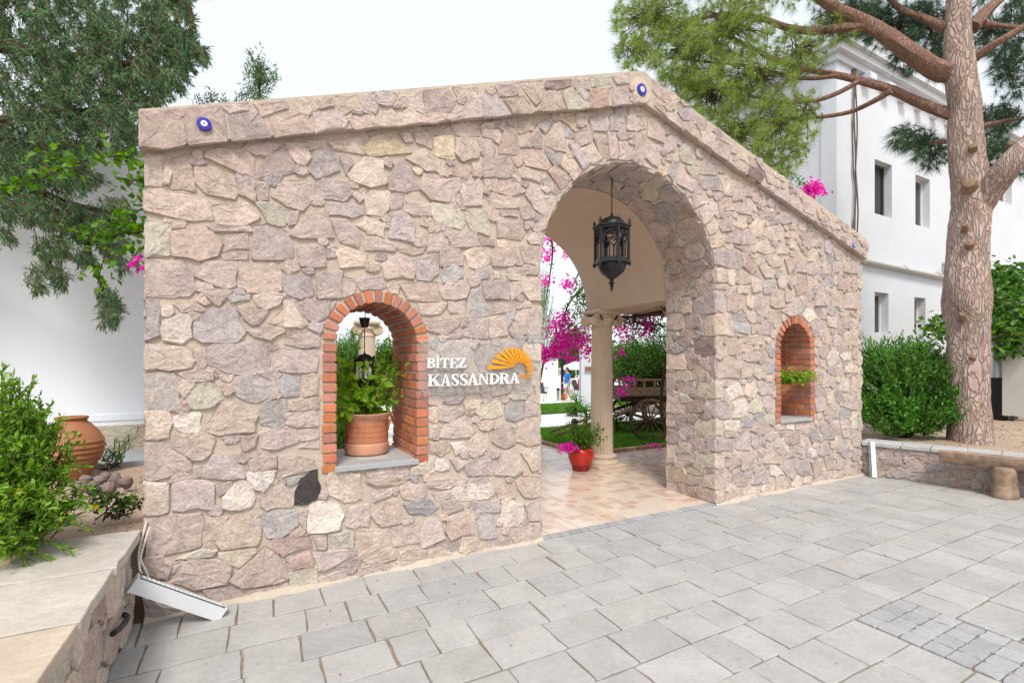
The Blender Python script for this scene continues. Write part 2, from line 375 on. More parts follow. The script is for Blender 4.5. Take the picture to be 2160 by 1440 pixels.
# ------------------------------------------------------------------ stone outlines read off the photograph
# each block: (view rectangle origin x, y, magnification, text); one stone per line: tone, then corners
CAP = [(290, 130, 3, """
p 30,320 220,315 300,440 290,530 60,560 25,520
p 225,300 290,290 300,330 260,350
p 310,290 530,280 560,505 330,530
p 545,280 700,262 690,300 575,320
v 580,345 770,320 840,480 600,500
p 745,255 930,235 945,285 790,345
p 840,350 1060,320 1105,450 870,490
c 1000,260 1110,235 1140,280 1085,330 1015,310
v 1120,320 1280,310 1325,380 1310,450 1130,460
p 1150,225 1230,215 1240,275 1160,290
p 1255,225 1390,215 1410,290 1310,330 1270,300
p 1335,355 1480,325 1545,430 1385,450
p 1425,220 1500,210 1520,290 1500,330 1425,290
v 1520,220 1620,200 1660,250 1590,275 1525,265
c 1560,305 1750,290 1795,375 1560,425
p 1700,230 1790,200 1815,320 1710,265
p 1820,195 1960,180 2010,250 1980,310 1825,320
p 1800,340 1970,330 1975,370 1800,405
p 1985,330 2130,210 2170,220 2180,360 1990,375
p 2000,160 2150,145 2150,195 2030,220"""), (900, 130, 4.113, """
v 490,300 600,275 715,450 500,480
v 610,200 800,190 790,285 640,295
p 680,330 850,305 905,400 910,455 760,460
p 820,210 1010,170 1030,230 985,340 945,375
p 940,420 1060,255 1120,255 1210,420 1210,440 945,470
d 1040,170 1250,140 1260,195 1130,240 1040,225
p 1285,150 1400,140 1415,235 1290,220
g 1180,260 1290,255 1410,350 1415,400 1230,415
g 1425,150 1600,120 1610,200 1590,225 1440,210
r 1425,250 1580,240 1580,375 1425,395
p 1625,115 1760,100 1760,180 1650,190
v 1620,225 1750,225 1755,355 1625,375"""), (1100, 130, 5.143, """
p 1430,210 1530,290 1540,400 1480,380 1430,300
p 1560,320 1720,420 1660,520 1540,410
v 1720,460 1880,560 1870,640 1760,630 1700,540
p 1450,400 1560,520 1580,590 1450,470
p 1590,530 1760,680 1740,740 1580,610
p 1900,600 2010,690 1970,750 1905,670
p 1770,660 1930,760 1920,880 1760,740"""), (1440, 200, 4, """
p 30,230 140,300 140,360 20,300
p 130,190 210,230 160,300 110,240
p 160,310 290,330 260,450 170,390
p 300,390 420,440 390,570 280,480
p 340,340 450,400 420,430 340,380
c 440,440 540,490 550,580 470,520
p 430,540 510,600 530,670 420,610
p 560,520 640,580 610,610 560,580
d 570,620 650,620 690,690 660,770 560,690
p 690,640 830,720 820,780 720,730
p 680,750 780,770 770,860 690,810
v 790,800 910,850 890,950 780,870
p 910,870 1000,880 1030,990 910,960
p 1050,900 1130,950 1110,1010 1040,980
p 1040,1020 1130,1040 1120,1090 1050,1060
p 1140,970 1230,1030 1220,1060 1150,1040
c 1120,1090 1230,1120 1240,1190 1160,1150
p 1250,1130 1320,1170 1300,1240 1240,1200
p 1250,1050 1340,1110 1330,1140 1250,1100
p 1350,1140 1440,1180 1400,1220 1340,1190
p 1330,1210 1410,1230 1400,1290 1330,1270
v 1420,1200 1500,1230 1510,1300 1490,1370 1410,1300""")]
FACE = [(290, 130, 3, """
p 60,590 160,600 150,780 55,780
p 170,640 215,640 200,770 170,770
p 225,620 310,610 340,680 355,815 220,790
p 300,600 380,605 430,640 380,650 310,630
p 430,600 510,560 680,560 735,620 730,710 680,710
p 370,670 540,690 640,790 620,870 430,830 365,750
p 745,720 860,570 950,570 1010,690 750,740
p 940,530 1060,520 1090,610 1060,665 1020,650
p 1060,500 1180,500 1190,535 1090,555
v 1080,690 1130,570 1210,550 1270,610 1270,690 1130,735
c 1215,510 1400,485 1430,580 1240,545
y 1430,560 1480,490 1600,460 1730,570 1460,595
p 1290,590 1340,590 1360,640 1325,710 1295,640
c 1340,710 1440,610 1550,630 1575,770 1470,790 1350,740
v 1595,810 1600,720 1670,620 1720,660 1780,800 1700,820
p 1700,610 1820,560 1910,620 1920,690 1820,690
p 1660,460 1720,450 1740,500 1690,500
p 1755,450 1860,445 1860,545 1770,510
y 1880,480 1990,470 2005,610 1890,590
c 2020,490 2160,480 2160,600 2050,630 2015,580
p 1950,660 2080,640 2110,700 2080,735 1960,700
p 1790,800 1820,710 2040,740 2040,800 1960,885 1860,870
p 50,820 430,860 470,990 350,1000 50,930
p 475,910 700,900 765,990 690,1030 500,1020
p 640,760 730,800 740,890 640,830
p 745,760 830,760 820,870 770,870
p 850,850 900,760 1090,760 1085,900 1040,940 960,910
p 1130,770 1180,740 1320,770 1355,830 1310,885 1140,850
g 755,900 850,900 950,950 930,1030 830,1020
p 960,960 1020,950 1000,1020 960,1035
p 970,1090 1120,930 1190,940 1240,1110 1030,1115
v 1190,900 1270,890 1420,920 1425,960 1350,980 1210,960
p 1370,840 1440,800 1440,850 1400,890
c 1440,880 1480,820 1590,820 1590,930 1550,975 1450,960
c 1400,1040 1450,990 1560,1030 1560,1110 1470,1080
v 1600,950 1700,960 1750,1020 1740,1140 1600,1110
v 1600,850 1680,840 1670,920 1610,925
g 1870,900 2030,930 2070,1010 2050,1050 1900,1030 1865,960
p 1690,890 1860,900 1860,970 1760,970 1690,940
g 60,1010 210,1020 190,1220 60,1230
p 210,1080 340,1040 470,1080 530,1160 500,1230 400,1255 230,1230
p 450,1040 700,1040 720,1065 480,1070
p 540,1110 690,1090 700,1180 560,1180
p 530,1210 690,1210 690,1250 540,1245
v 740,1050 830,1030 960,1090 980,1240 930,1255 730,1240
p 1230,1000 1320,1000 1410,1090 1390,1170 1290,1140
p 1010,1180 1060,1160 1180,1170 1190,1290 1040,1295
c 1260,1200 1340,1185 1450,1210 1440,1290 1290,1300
p 1430,1110 1510,1115 1640,1170 1630,1200 1450,1190
p 1640,1180 1830,1170 1800,1210 1720,1220
p 1850,1090 1930,1070 1960,1180 1840,1200
p 1970,1100 2140,1080 2160,1160 1990,1170
p 1550,1290 1640,1230 1740,1280 1750,1370 1570,1370
v 1750,1250 1900,1220 1905,1330 1840,1385 1770,1370
p 1920,1210 2060,1205 2060,1285 1920,1290"""), (0, 480, 3, """
p 920,210 1150,215 1215,280 1235,400 1190,430 925,425
p 1250,280 1290,225 1450,220 1495,260 1490,370 1440,385 1340,350 1245,310
p 1500,250 1520,215 1730,220 1780,300 1770,400 1700,420 1560,400
v 1790,320 1820,300 1960,310 1975,430 1920,445 1800,410
p 2010,320 2060,275 2160,275 2160,440 2010,440
p 1245,395 1470,395 1430,440 1385,490 1330,450
b 1445,440 1490,415 1580,430 1570,455 1470,465
p 1600,435 1800,430 1770,480 1690,510 1640,500
v 920,460 985,455 1005,620 1000,680 920,710
w 1030,510 1085,500 1090,540 1060,565 1035,555
p 1110,480 1220,470 1290,520 1150,535
p 1250,460 1280,430 1330,480 1300,490
w 1015,650 1060,580 1160,550 1205,590 1200,700 1150,735 1040,710
v 1230,610 1330,510 1430,490 1500,510 1545,670 1500,720 1290,725 1225,690
p 1510,515 1640,510 1690,530 1640,600 1590,610 1540,560
c 1710,600 1820,480 1870,500 1950,610 1900,625 1740,610
p 1870,490 1950,460 2120,470 2120,520 1990,600 1930,560
p 1565,650 1700,630 1800,665 1700,705 1610,680
p 1810,700 1850,660 2000,655 2030,690 2020,750 1920,760 1810,740
p 925,745 1200,760 1220,830 1200,880 1080,895 920,890
p 1235,775 1300,770 1310,850 1280,885 1240,850
v 1320,770 1360,740 1650,720 1700,770 1690,890 1600,920 1450,920 1320,850
p 1720,780 1760,760 2000,770 2005,900 1830,910 1730,890
p 1145,920 1240,905 1340,910 1350,960 1180,965
p 1380,935 1470,935 1460,965 1410,955
b 925,935 1080,920 1130,990 1130,1120 1060,1150 930,1155
g 1180,1070 1220,1000 1300,980 1390,1010 1405,1080 1340,1130 1210,1140
v 1470,990 1540,940 1680,935 1730,1000 1720,1060 1610,1105 1500,1060
b 1755,960 1790,930 1890,950 1885,1060 1800,1070 1750,1020
c 1930,930 2010,930 2010,1060 1930,1065
b 1645,1150 1690,1090 1800,1085 1815,1220 1770,1260 1660,1240
p 1835,1100 2010,1075 2010,1140 1835,1155
p 1320,1230 1400,1110 1500,1100 1620,1190 1610,1280 1480,1290 1390,1310 1320,1290
c 925,1170 1050,1170 1080,1220 1060,1320 930,1330
w 1110,1200 1150,1175 1260,1180 1275,1290 1160,1305 1120,1260
p 1820,1190 1960,1150 2010,1180 2010,1240 1890,1265 1820,1240
p 1650,1300 1700,1280 1860,1280 1870,1350 1760,1395 1650,1385
p 1530,1320 1620,1310 1610,1390 1545,1405
p 1890,1290 2010,1275 2010,1330 1900,1335
p 1900,1390 1960,1350 2010,1350 2010,1390"""), (300, 980, 4.3636, """
p 30,-200 240,-200 430,-30 460,30 300,90 60,140 30,110
p 430,30 530,20 550,90 500,125 440,110
v 560,60 640,-80 720,-90 800,-60 950,80 930,120 570,110
p 980,-30 1160,-90 1230,-80 1230,20 1010,60
p 1260,-60 1420,-90 1580,-30 1600,30 1290,105
w 970,80 1100,70 1225,60 1190,150 1110,245 1060,220 970,130
k 1420,260 1440,200 1540,80 1600,60 1640,230 1600,300 1500,360 1415,360
b 1310,130 1450,110 1420,150 1350,190
c 30,165 230,170 235,420 160,450 40,450
p 290,180 400,140 620,155 660,190 655,370 620,400 400,410 280,420
w 760,290 830,180 910,150 980,180 1030,290 990,380 880,420 740,400
p 695,190 820,165 820,190 730,270 700,260
p 1090,290 1150,190 1300,175 1400,320 1380,380 1130,415 1095,370
c 1700,130 1730,80 1920,70 1920,330 1850,340 1720,270
p 40,500 200,470 540,460 565,520 530,740 420,780 50,850
c 570,560 630,480 780,480 760,560 660,690 570,765 540,740
c 700,640 790,520 880,450 990,460 1010,580 1080,680 1060,725 730,775 690,720
b 1110,460 1200,430 1430,420 1430,550 1290,660 1160,670 1100,570
p 1010,500 1060,470 1085,560 1095,640 1060,640
p 1450,430 1510,420 1500,580 1460,530
w 1525,490 1560,360 1640,340 1800,360 1860,470 1800,590 1535,620
p 1360,630 1450,590 1500,600 1480,640 1380,655
r 1210,700 1540,660 1560,770 1280,830 1215,790
p 1580,660 1680,660 1680,760 1620,775
g 1720,640 1920,620 1920,760 1720,780
p 1570,800 1900,780 1910,840 1680,960 1640,970
r 1350,880 1540,820 1570,940 1360,965
g 1365,990 1600,940 1620,1090 1380,1150
p 1640,1040 1880,970 1900,1030 1650,1090
p 810,1060 1130,760 1210,800 1350,1000 1340,1040 1200,1090 930,1125
g 700,810 1040,770 1030,810 900,930 800,900 720,860
g 310,870 560,780 690,790 620,830 480,860
p 270,1070 330,1000 420,890 500,870 720,880 820,950 780,1080 480,1140
p 30,870 200,850 260,920 220,1050 30,980
p 260,930 360,880 390,910 280,990
p 560,1160 700,1140 900,1150 930,1220 700,1290
p 30,1080 260,1090 330,1160 60,1190
p 30,1230 220,1220 480,1340 380,1370 60,1420 30,1380
p 970,1180 1330,1080 1350,1150 980,1240"""), (600, 580, 3.372, """
p 235,60 380,10 500,40 510,120 450,155 240,160
v 505,50 570,15 690,15 715,80 700,110 540,110
c 735,80 770,50 815,80 800,130 730,125
p 825,60 1090,55 1095,180 850,180
p 1110,110 1170,50 1290,40 1310,100 1290,160 1130,160
p 1310,20 1385,0 1390,60 1320,80
b 1310,170 1340,110 1395,100 1430,190 1480,270 1440,290 1300,295
p 1420,50 1560,40 1600,40 1600,165 1430,165
p 1605,60 1680,50 1690,110 1620,175 1608,130
c 1690,40 1820,20 1820,180 1740,175 1695,110
g 1590,0 1710,0 1700,30 1600,30
p 955,205 1150,200 1110,260 960,280
p 1170,190 1280,185 1280,260 1180,265
p 1455,190 1640,190 1640,265 1480,270
p 1660,200 1750,190 1760,225 1660,230
p 1700,250 1820,225 1820,420 1640,415 1620,330
p 1020,320 1250,310 1230,370 1150,420 1020,380
p 1280,430 1310,330 1430,310 1445,430 1430,450
p 1465,310 1570,290 1580,420 1470,445
p 85,200 160,180 320,180 300,290 230,340 120,260
c 0,190 60,200 150,350 130,370 0,360
p 850,210 950,200 940,250 870,235
b 1015,470 1095,450 1080,520 1040,510
p 1110,640 1110,540 1180,470 1290,470 1330,550 1310,640 1200,680 1110,670
v 1355,600 1370,510 1480,490 1540,570 1520,660 1400,690
p 1550,490 1640,465 1670,550 1600,620 1550,560
c 1690,480 1815,480 1815,600 1690,600
p 1560,640 1740,640 1800,670 1660,690
c 1640,750 1680,700 1815,690 1815,800 1640,815
p 1030,720 1100,700 1250,720 1270,790 1240,830 1050,820
p 1280,790 1340,720 1440,730 1450,820 1290,830
p 1470,740 1600,710 1620,790 1590,840 1480,860
g 1590,860 1640,830 1740,840 1720,870 1640,880
p 1030,870 1130,870 1110,920 1030,915
b 1135,890 1180,860 1280,860 1240,910 1160,915
c 1280,910 1330,890 1400,895 1380,940 1300,950
g 1360,970 1440,910 1530,890 1550,990 1480,1015 1390,1015
b 1575,950 1600,910 1700,910 1705,1010 1640,1035 1585,1020
p 1715,900 1810,900 1810,990 1720,1000
c 1025,930 1085,935 1085,1040 1030,1045
p 1100,940 1240,930 1270,970 1170,1030 1100,1020
p 1100,1150 1130,1080 1250,990 1310,990 1350,1110 1330,1140 1180,1155
p 1370,1050 1490,1040 1480,1085 1400,1100
p 1480,1180 1500,1090 1560,1050 1630,1090 1635,1200 1560,1225
p 1650,1180 1660,1080 1740,1020 1810,1060 1815,1190 1740,1210
p 1030,1080 1090,1075 1090,1160 1030,1165
p 1025,1260 1030,1190 1160,1185 1175,1240 1120,1285
w 1190,1200 1280,1185 1290,1230 1220,1275
p 1300,1240 1340,1150 1440,1130 1450,1230 1350,1300
p 1300,1420 1290,1340 1380,1300 1470,1310 1480,1410
p 1500,1410 1540,1290 1580,1240 1660,1240 1690,1390 1630,1420
c 1690,1260 1740,1225 1815,1225 1815,1380 1760,1390
w 1080,1380 1080,1320 1160,1310 1175,1370 1130,1385
p 1185,1310 1300,1300 1290,1340 1230,1385
c 910,1370 960,1320 1060,1300 1060,1390 1030,1410 900,1410
p 590,1400 680,1360 860,1360 880,1410 780,1430 600,1430"""), (720, 1000, 3, """
c 5,0 115,0 125,150 100,165 5,165
p 170,25 420,25 410,40 230,70 165,45
p 550,60 560,35 760,35 750,60 680,80 560,80
p 1110,40 1180,20 1250,20 1255,140 1160,140 1125,90
p 375,100 400,60 530,45 540,130 510,155 390,150
p 200,120 320,95 310,130 210,165
w 705,110 740,70 950,60 970,120 940,145 740,160
p 980,90 1040,55 1105,65 1105,145 1000,150
p 580,120 690,110 690,140 610,165
b 400,190 560,165 615,215 560,250 440,240
p 30,320 60,210 170,190 185,270 170,320 80,335
p 200,260 290,170 350,155 390,290 250,325
p 640,180 740,170 770,210 650,260
v 860,180 1000,160 1005,230 860,245
w 1010,290 1025,200 1080,170 1150,200 1155,280 1110,325 1040,325
p 1165,190 1250,160 1255,280 1190,295
p 670,280 830,220 840,370 690,410 665,370
b 870,270 960,255 980,390 880,405
p 540,270 620,250 655,400 510,460 500,400
p 320,340 490,325 495,430 330,455
c 100,360 290,350 300,440 100,520
g 0,360 70,370 75,460 0,460
p 1080,400 1130,325 1250,305 1255,410 1105,435
p 930,410 1000,375 1060,410 1070,440 930,475
p 380,500 450,470 530,480 530,530 390,530
p 130,540 290,460 350,480 340,530 170,565
p 560,490 620,465 720,510 700,520 545,550
c 770,400 860,410 890,470 770,510 755,480
p 110,590 200,575 300,575 290,605 110,645
c 315,560 500,545 500,575 315,605
p 0,490 60,490 0,540"""), (980, 330, 3.35, """
p 130,60 150,0 310,0 370,130 300,145 130,140
c 60,50 110,50 120,140 70,140
p 385,90 450,80 540,110 535,180 400,150
p 250,170 350,155 430,250 330,280 240,250
p 335,165 450,190 440,215 370,200
p 160,290 200,260 380,300 380,355 200,360
p 20,190 100,160 125,250 120,340 0,340 -20,250
c 140,160 230,160 220,240 150,220
g 15,380 130,370 175,470 170,555 60,530 15,450
p 230,450 270,430 410,450 420,530 400,580 240,570
p 390,370 430,345 500,390 490,435 410,440
p 250,390 370,390 370,425 260,415
p 470,490 560,445 575,500 530,540
p 425,470 460,460 460,500 430,510
p 450,590 480,540 540,550 530,620 480,610
c 240,600 310,600 310,630 240,635
p 110,580 200,590 210,630 120,620
c 10,680 60,645 150,660 185,740 90,790 30,770
p 190,720 210,650 360,640 370,740 340,770 210,770
p 400,640 520,640 515,760 420,740
v 360,790 520,780 515,835 370,830
p 430,270 480,195 540,235 630,290 575,415 500,370"""), (900, 130, 4.113, """
p 480,590 620,600 640,640 630,700 490,640
c 500,540 580,535 575,580 440,585
p 690,560 760,590 810,770 780,800 640,785 650,700
c 800,525 900,510 880,590 800,620
p 825,740 960,570 1000,650 1000,745 900,735
v 970,560 1040,500 1090,505 1030,610
p 1040,690 1110,545 1160,535 1220,780 1130,770 1040,730
y 1160,505 1290,480 1290,600 1240,560
p 1305,460 1390,455 1380,550 1310,560
v 1420,500 1560,450 1585,530 1560,600 1440,590
v 1600,475 1720,440 1720,540 1690,600 1600,590
p 1740,480 1860,470 1900,570 1820,600 1740,590
p 1290,620 1440,600 1430,700 1330,715 1300,690
p 740,830 820,825 830,890 790,905
p 835,840 850,770 1000,770 1080,910 1040,935 860,890
b 1030,800 1170,795 1160,880 1110,900"""), (1440, 200, 4, """
p 330,710 400,700 410,850 350,840
p 410,700 500,750 500,880 430,890
p 80,850 200,850 220,900 110,950
p 140,980 230,900 290,910 300,970 180,1090
p 300,890 410,870 430,970 320,970
p 510,770 600,790 580,850 510,860
p 500,990 510,910 570,880 600,920 590,1010 520,1000
c 200,1100 310,1095 290,1150 230,1180
p 315,1090 360,1020 425,1090 415,1130 340,1150
p 430,1050 530,1020 550,1110 500,1130 435,1090
p 650,1060 670,990 790,990 780,1050
v 810,1060 830,990 910,1000 920,1070 850,1095
c 560,1110 620,1050 690,1065 650,1190 610,1190
p 690,1180 700,1110 820,1090 850,1150 830,1220 780,1230
v 365,1230 390,1150 450,1130 500,1170 500,1260
v 510,1260 520,1160 570,1140 620,1220 610,1250
c 240,1280 230,1205 330,1180 355,1200 345,1260
p 870,1200 900,1130 990,1160 960,1220
p 1010,1220 1030,1150 1090,1160 1080,1250
p 620,1310 660,1240 740,1240 790,1320 700,1340
p 810,1340 830,1260 890,1290 890,1340
p 440,1280 580,1270 580,1350"""), (1400, 460, 4.5, """
p 470,310 540,300 590,460 480,460
v 600,320 660,300 730,360 730,480 690,495 600,460
r 755,460 770,380 840,390 890,490 840,515
g 840,370 900,350 970,380 940,440 890,440
c 1035,380 1140,370 1120,450 1040,460
p 905,460 1090,470 1030,560 960,560
p 1150,390 1250,380 1250,480 1190,520
p 1260,500 1270,420 1380,420 1360,520
p 1390,420 1470,420 1470,500 1420,535 1380,520
p 1510,460 1550,420 1585,450 1580,520 1520,525
v 1600,430 1650,410 1670,500 1610,515
p 1710,510 1720,420 1800,395 1840,430 1835,520
c 490,480 600,475 610,600 500,610
p 670,600 700,520 800,520 830,610 720,630
p 500,630 610,640 600,670 500,665
p 640,640 690,645 680,690 640,690
p 700,650 820,650 800,710 710,715
p 835,650 855,560 930,580 930,680 845,705
b 950,650 980,590 1030,600 1010,710 960,715
p 1080,600 1110,540 1160,560 1150,660 1100,660
p 1180,600 1220,550 1230,620 1210,680
p 1250,650 1260,550 1335,560 1360,700 1270,735
p 1360,560 1450,560 1430,640 1390,680
b 1520,640 1530,560 1620,550 1610,650
p 1650,570 1730,560 1780,640 1750,680 1660,670
v 1430,830 1450,700 1560,690 1580,820
c 1600,710 1700,700 1700,830 1600,830
p 1710,850 1730,710 1840,690 1835,860
p 1020,830 1020,690 1110,680 1140,720 1150,840 1050,850
p 1160,690 1220,690 1230,760 1165,790
v 500,690 580,700 580,890 500,880
p 610,880 620,720 740,725 770,830 690,895
p 865,740 960,750 990,830 980,945 905,920 860,850
c 790,740 850,740 840,850 790,830
c 1005,870 1100,870 1120,970 1060,985 1000,980
p 1120,880 1170,825 1250,855 1280,910 1200,935
w 1320,930 1340,860 1410,870 1450,940 1380,985
v 1470,890 1540,865 1550,960 1480,940
b 640,960 650,920 770,905 780,960 670,990
p 800,960 810,890 890,900 890,970 840,990
c 500,920 610,910 655,1000 655,1110 500,1110
b 670,1060 690,1000 780,995 820,1050 800,1095
p 840,1010 895,1010 895,1080 840,1090
v 905,1090 940,955 1030,1020 1020,1110
c 1700,1200 1710,1110 1780,1065 1840,1060 1835,1210
v 1615,1130 1680,1115 1690,1200 1620,1205
p 1510,1180 1530,1110 1600,1115 1605,1200
p 1410,1180 1430,1130 1500,1140 1490,1220 1430,1220
c 1550,930 1640,930 1640,1040 1560,1020
p 1660,1030 1670,930 1750,915 1780,980 1750,1040
p 1400,1020 1440,970 1540,1010 1530,1095 1410,1070
p 710,1130 930,1120 940,1190 800,1195
p 620,1290 640,1160 750,1150 760,1255 700,1295
p 750,1330 790,1265 910,1270 900,1350 800,1355
c 730,1420 740,1370 820,1380 800,1410
w 1560,1400 1550,1340 1600,1230 1660,1280 1640,1380
w 1680,1300 1730,1270 1780,1290 1770,1340 1700,1350
p 1800,1230 1840,1230 1830,1340 1800,1330
p 490,1150 560,1150 560,1270 500,1260"""), (1400, 760, 4.5, """
p 500,10 600,-50 700,0 715,160 520,165
c 735,60 830,60 840,140 740,165
g 850,120 870,60 960,30 980,90 970,170 900,170
w 590,270 620,230 720,220 755,320 640,375
c 770,320 790,220 860,205 885,290 850,350
p 895,290 900,210 1030,200 1030,310 930,325
w 660,540 665,405 740,375 785,400 780,520 700,540
g 805,470 830,390 920,365 940,420 920,480 850,495
v 500,395 580,385 650,470 630,530 540,545 500,530
p 950,350 1035,345 1035,440 950,440
g 500,205 555,215 550,350 500,370
g 500,565 560,585 550,700 500,720
w 580,590 720,575 710,660 590,655
b 740,620 790,540 870,590 840,630
p 830,660 920,570 960,560 1030,650 1010,680 900,705
p 580,680 680,675 670,720 590,725
p 690,840 690,715 780,665 825,690 825,840
v 840,800 840,710 920,715 940,810 870,835
v 500,750 660,740 660,850 510,860
c 950,750 960,700 1040,690 1060,740 1010,765
c 1060,810 1070,745 1140,735 1180,800 1150,830
p 1085,690 1290,675 1290,770 1215,800 1190,715
b 1390,720 1400,650 1460,640 1480,750 1420,790
w 1170,615 1240,595 1240,650 1175,650
p 1255,610 1330,575 1340,640 1260,650
c 1060,625 1140,595 1150,650 1070,655
p 1430,400 1440,360 1530,355 1540,450 1450,480
v 1430,280 1440,235 1500,245 1540,320 1450,340
c 1550,330 1570,290 1610,300 1600,400 1560,410
p 1560,540 1580,430 1640,430 1660,540 1600,555
b 1530,740 1550,610 1600,605 1620,740
p 1680,560 1750,545 1760,640 1690,650
g 1775,560 1790,490 1835,490 1835,640 1780,640
w 1670,280 1680,190 1740,175 1760,290
p 1780,270 1790,160 1840,150 1835,290
p 1720,440 1740,340 1830,325 1835,460 1780,460
c 1720,110 1740,50 1840,30 1840,110
p 1590,130 1650,75 1710,90 1690,150
p 740,1040 750,890 850,875 910,990 800,1030
p 600,1010 600,935 720,915 730,990 640,1015
c 500,1020 500,905 570,915 580,1020
c 945,970 960,855 1040,855 1110,930 1100,970
p 1120,940 1150,875 1240,845 1250,900
p 1270,870 1290,820 1360,820 1350,900
w 1380,850 1440,825 1455,900 1400,920
v 1470,880 1490,805 1550,775 1580,880 1500,905
p 1590,830 1580,770 1650,760 1660,820
v 1150,1050 1190,955 1250,930 1240,1060 1190,1095
v 1270,1060 1280,925 1375,955 1390,1080 1320,1090
c 1400,960 1490,935 1515,1070 1440,1105
p 1530,940 1600,895 1620,1030 1560,1040
p 1640,1020 1650,905 1700,910 1740,980 1670,1040
w 1010,990 1060,990 1140,1080 1070,1100 1015,1080
v 840,1170 870,1065 980,1055 990,1150
p 500,1220 500,1060 600,1045 640,1070 620,1200 540,1230
p 655,1190 660,1065 740,1055 815,1130 780,1190
c 500,1350 500,1245 570,1245 570,1330
p 590,1330 600,1270 700,1235 740,1300
c 735,1240 830,1195 910,1205 910,1270 760,1300
c 930,1230 960,1185 1050,1185 1050,1240 940,1255
c 1065,1210 1070,1110 1150,1105 1190,1190 1100,1240
c 1220,1190 1240,1100 1290,1095 1310,1170 1260,1200
c 1330,1160 1350,1105 1400,1105 1410,1170
p 1430,1150 1510,1085 1540,1130 1450,1165
c 1550,1120 1560,1060 1600,1060 1600,1130
p 1615,1110 1640,1055 1700,1055 1700,1110""")]
VOUSSOIR = [(1100, 130, 5.143, """
v 525,900 600,870 740,1100 660,1160 590,1030
c 650,960 780,890 860,1060 760,1100 690,990
p 790,820 870,800 960,1050 870,1060
p 940,780 1020,775 1050,1050 970,1050
p 1060,880 1150,875 1185,1055 1065,1050
v 1045,790 1090,765 1170,775 1165,830 1080,860
p 1225,770 1350,760 1330,1050 1250,1050
c 430,1130 470,1020 540,1050 650,1190 560,1280
p 290,1190 370,1130 495,1310 430,1370
v 230,1270 290,1240 425,1400 380,1435 250,1330
p 1380,640 1450,605 1540,740 1540,880 1380,810
p 1360,890 1500,895 1480,1130 1355,1050
v 1550,960 1600,800 1690,830 1660,960 1580,990
b 1590,1220 1650,1075 1710,1085 1640,1280
g 1720,960 1760,900 1830,920 1915,1105 1860,1115 1740,1070
g 1790,1145 1880,1135 1940,1210 1850,1255
v 1965,1100 1990,1035 2090,1080 2150,1160 2120,1225 1960,1215
p 1700,1270 1750,1195 1850,1270 1920,1340 1850,1410 1695,1315
v 1945,1295 2000,1260 2140,1265 2150,1390 1960,1365""")]
JAMB = [(1400, 460, 4.5, """
p 20,580 70,570 85,680 40,710 20,690
p 95,620 130,570 210,560 230,640 170,690 110,680
b 240,590 270,530 305,560 300,640 250,650
p 350,580 380,490 480,490 485,590 400,610
g 165,720 320,675 320,700 175,735
p 20,760 80,765 90,890 30,900
p 130,880 160,760 265,750 260,890 200,905
v 280,760 480,690 485,890 300,910
p 25,1040 40,920 180,910 195,1040 100,1060
v 205,920 340,915 360,1020 220,1040
p 395,1110 410,930 485,920 485,1110
p 25,1260 30,1080 95,1090 80,1230
p 110,1180 140,1120 260,1140 280,1200 200,1220
d 290,1290 290,1165 480,1145 485,1280 400,1300
c 20,1420 30,1290 170,1290 215,1400 200,1430
p 200,1310 230,1240 275,1240 270,1310
p 260,1340 380,1335 390,1370 290,1380
b 285,1100 300,1060 370,1060 380,1110 310,1140"""), (1400, 760, 4.5, """
p 440,150 440,-20 485,-40 485,150
c 120,190 130,105 240,105 260,180
c 270,170 290,60 380,50 425,110 420,180 340,195
p 25,270 30,125 110,115 110,250 60,280
p 140,290 160,220 295,210 290,310 180,320
g 305,310 340,220 485,205 485,350 340,340
p 25,480 30,335 130,325 190,410 190,490 100,500
p 205,400 370,395 360,490 220,510
v 410,500 430,405 485,395 485,530
p 30,620 30,530 110,530 100,620
v 150,640 170,580 250,575 270,640 260,720 170,710
g 290,650 300,565 485,565 485,705 380,705
p 25,760 40,655 150,680 155,760 100,785
b 175,780 190,745 250,745 240,790
p 250,860 260,755 355,745 395,850 330,870
b 410,840 415,765 485,760 485,850
c 25,960 40,800 110,805 110,960
p 120,960 130,875 265,885 290,965 200,970
g 305,960 315,895 485,895 485,1005 350,1000
c 25,1130 25,1000 190,1020 205,1070 190,1145 80,1135
g 225,1050 230,1010 320,1020 365,1085 320,1085
p 220,1160 230,1095 360,1110 350,1175 290,1180
p 380,1180 390,1085 485,1075 485,1220
p 25,1250 30,1155 120,1175 110,1260
p 130,1260 140,1175 220,1185 250,1285 190,1290
p 320,1320 320,1230 485,1245 485,1350""")]
LOWR = [(1560, 480, 2.4, """
v 620,1110 680,1080 730,1110 700,1140 640,1140
p 740,1095 830,1095 830,1130 750,1135
v 840,1105 940,1110 940,1150 850,1150
v 950,1185 970,1130 1040,1130 1045,1180 990,1200
p 620,1160 710,1152 700,1190 620,1190
p 720,1170 830,1158 830,1200 740,1195
p 840,1200 870,1160 935,1180 945,1230 850,1230
v 970,1230 1060,1212 1075,1255 1000,1258
p 660,1240 690,1210 750,1240 700,1258
v 770,1240 800,1212 890,1250 800,1265
p 950,1280 980,1265 1060,1268 1040,1300 960,1300
p 1070,1285 1170,1275 1170,1305 1075,1305
p 1085,1232 1190,1232 1190,1262 1090,1262
p 1100,1190 1195,1190 1195,1220 1110,1217
v 1205,1235 1310,1242 1310,1300 1210,1290""")]
TONE = dict(p=(.475, .392, .352), v=(.425, .366, .350), b=(.395, .367, .358), g=(.495, .455, .375), c=(.54, .45, .38),
            w=(.62, .55, .49), r=(.435, .325, .285), k=(.055, .048, .048), d=(.265, .205, .195), y=(.55, .465, .345))
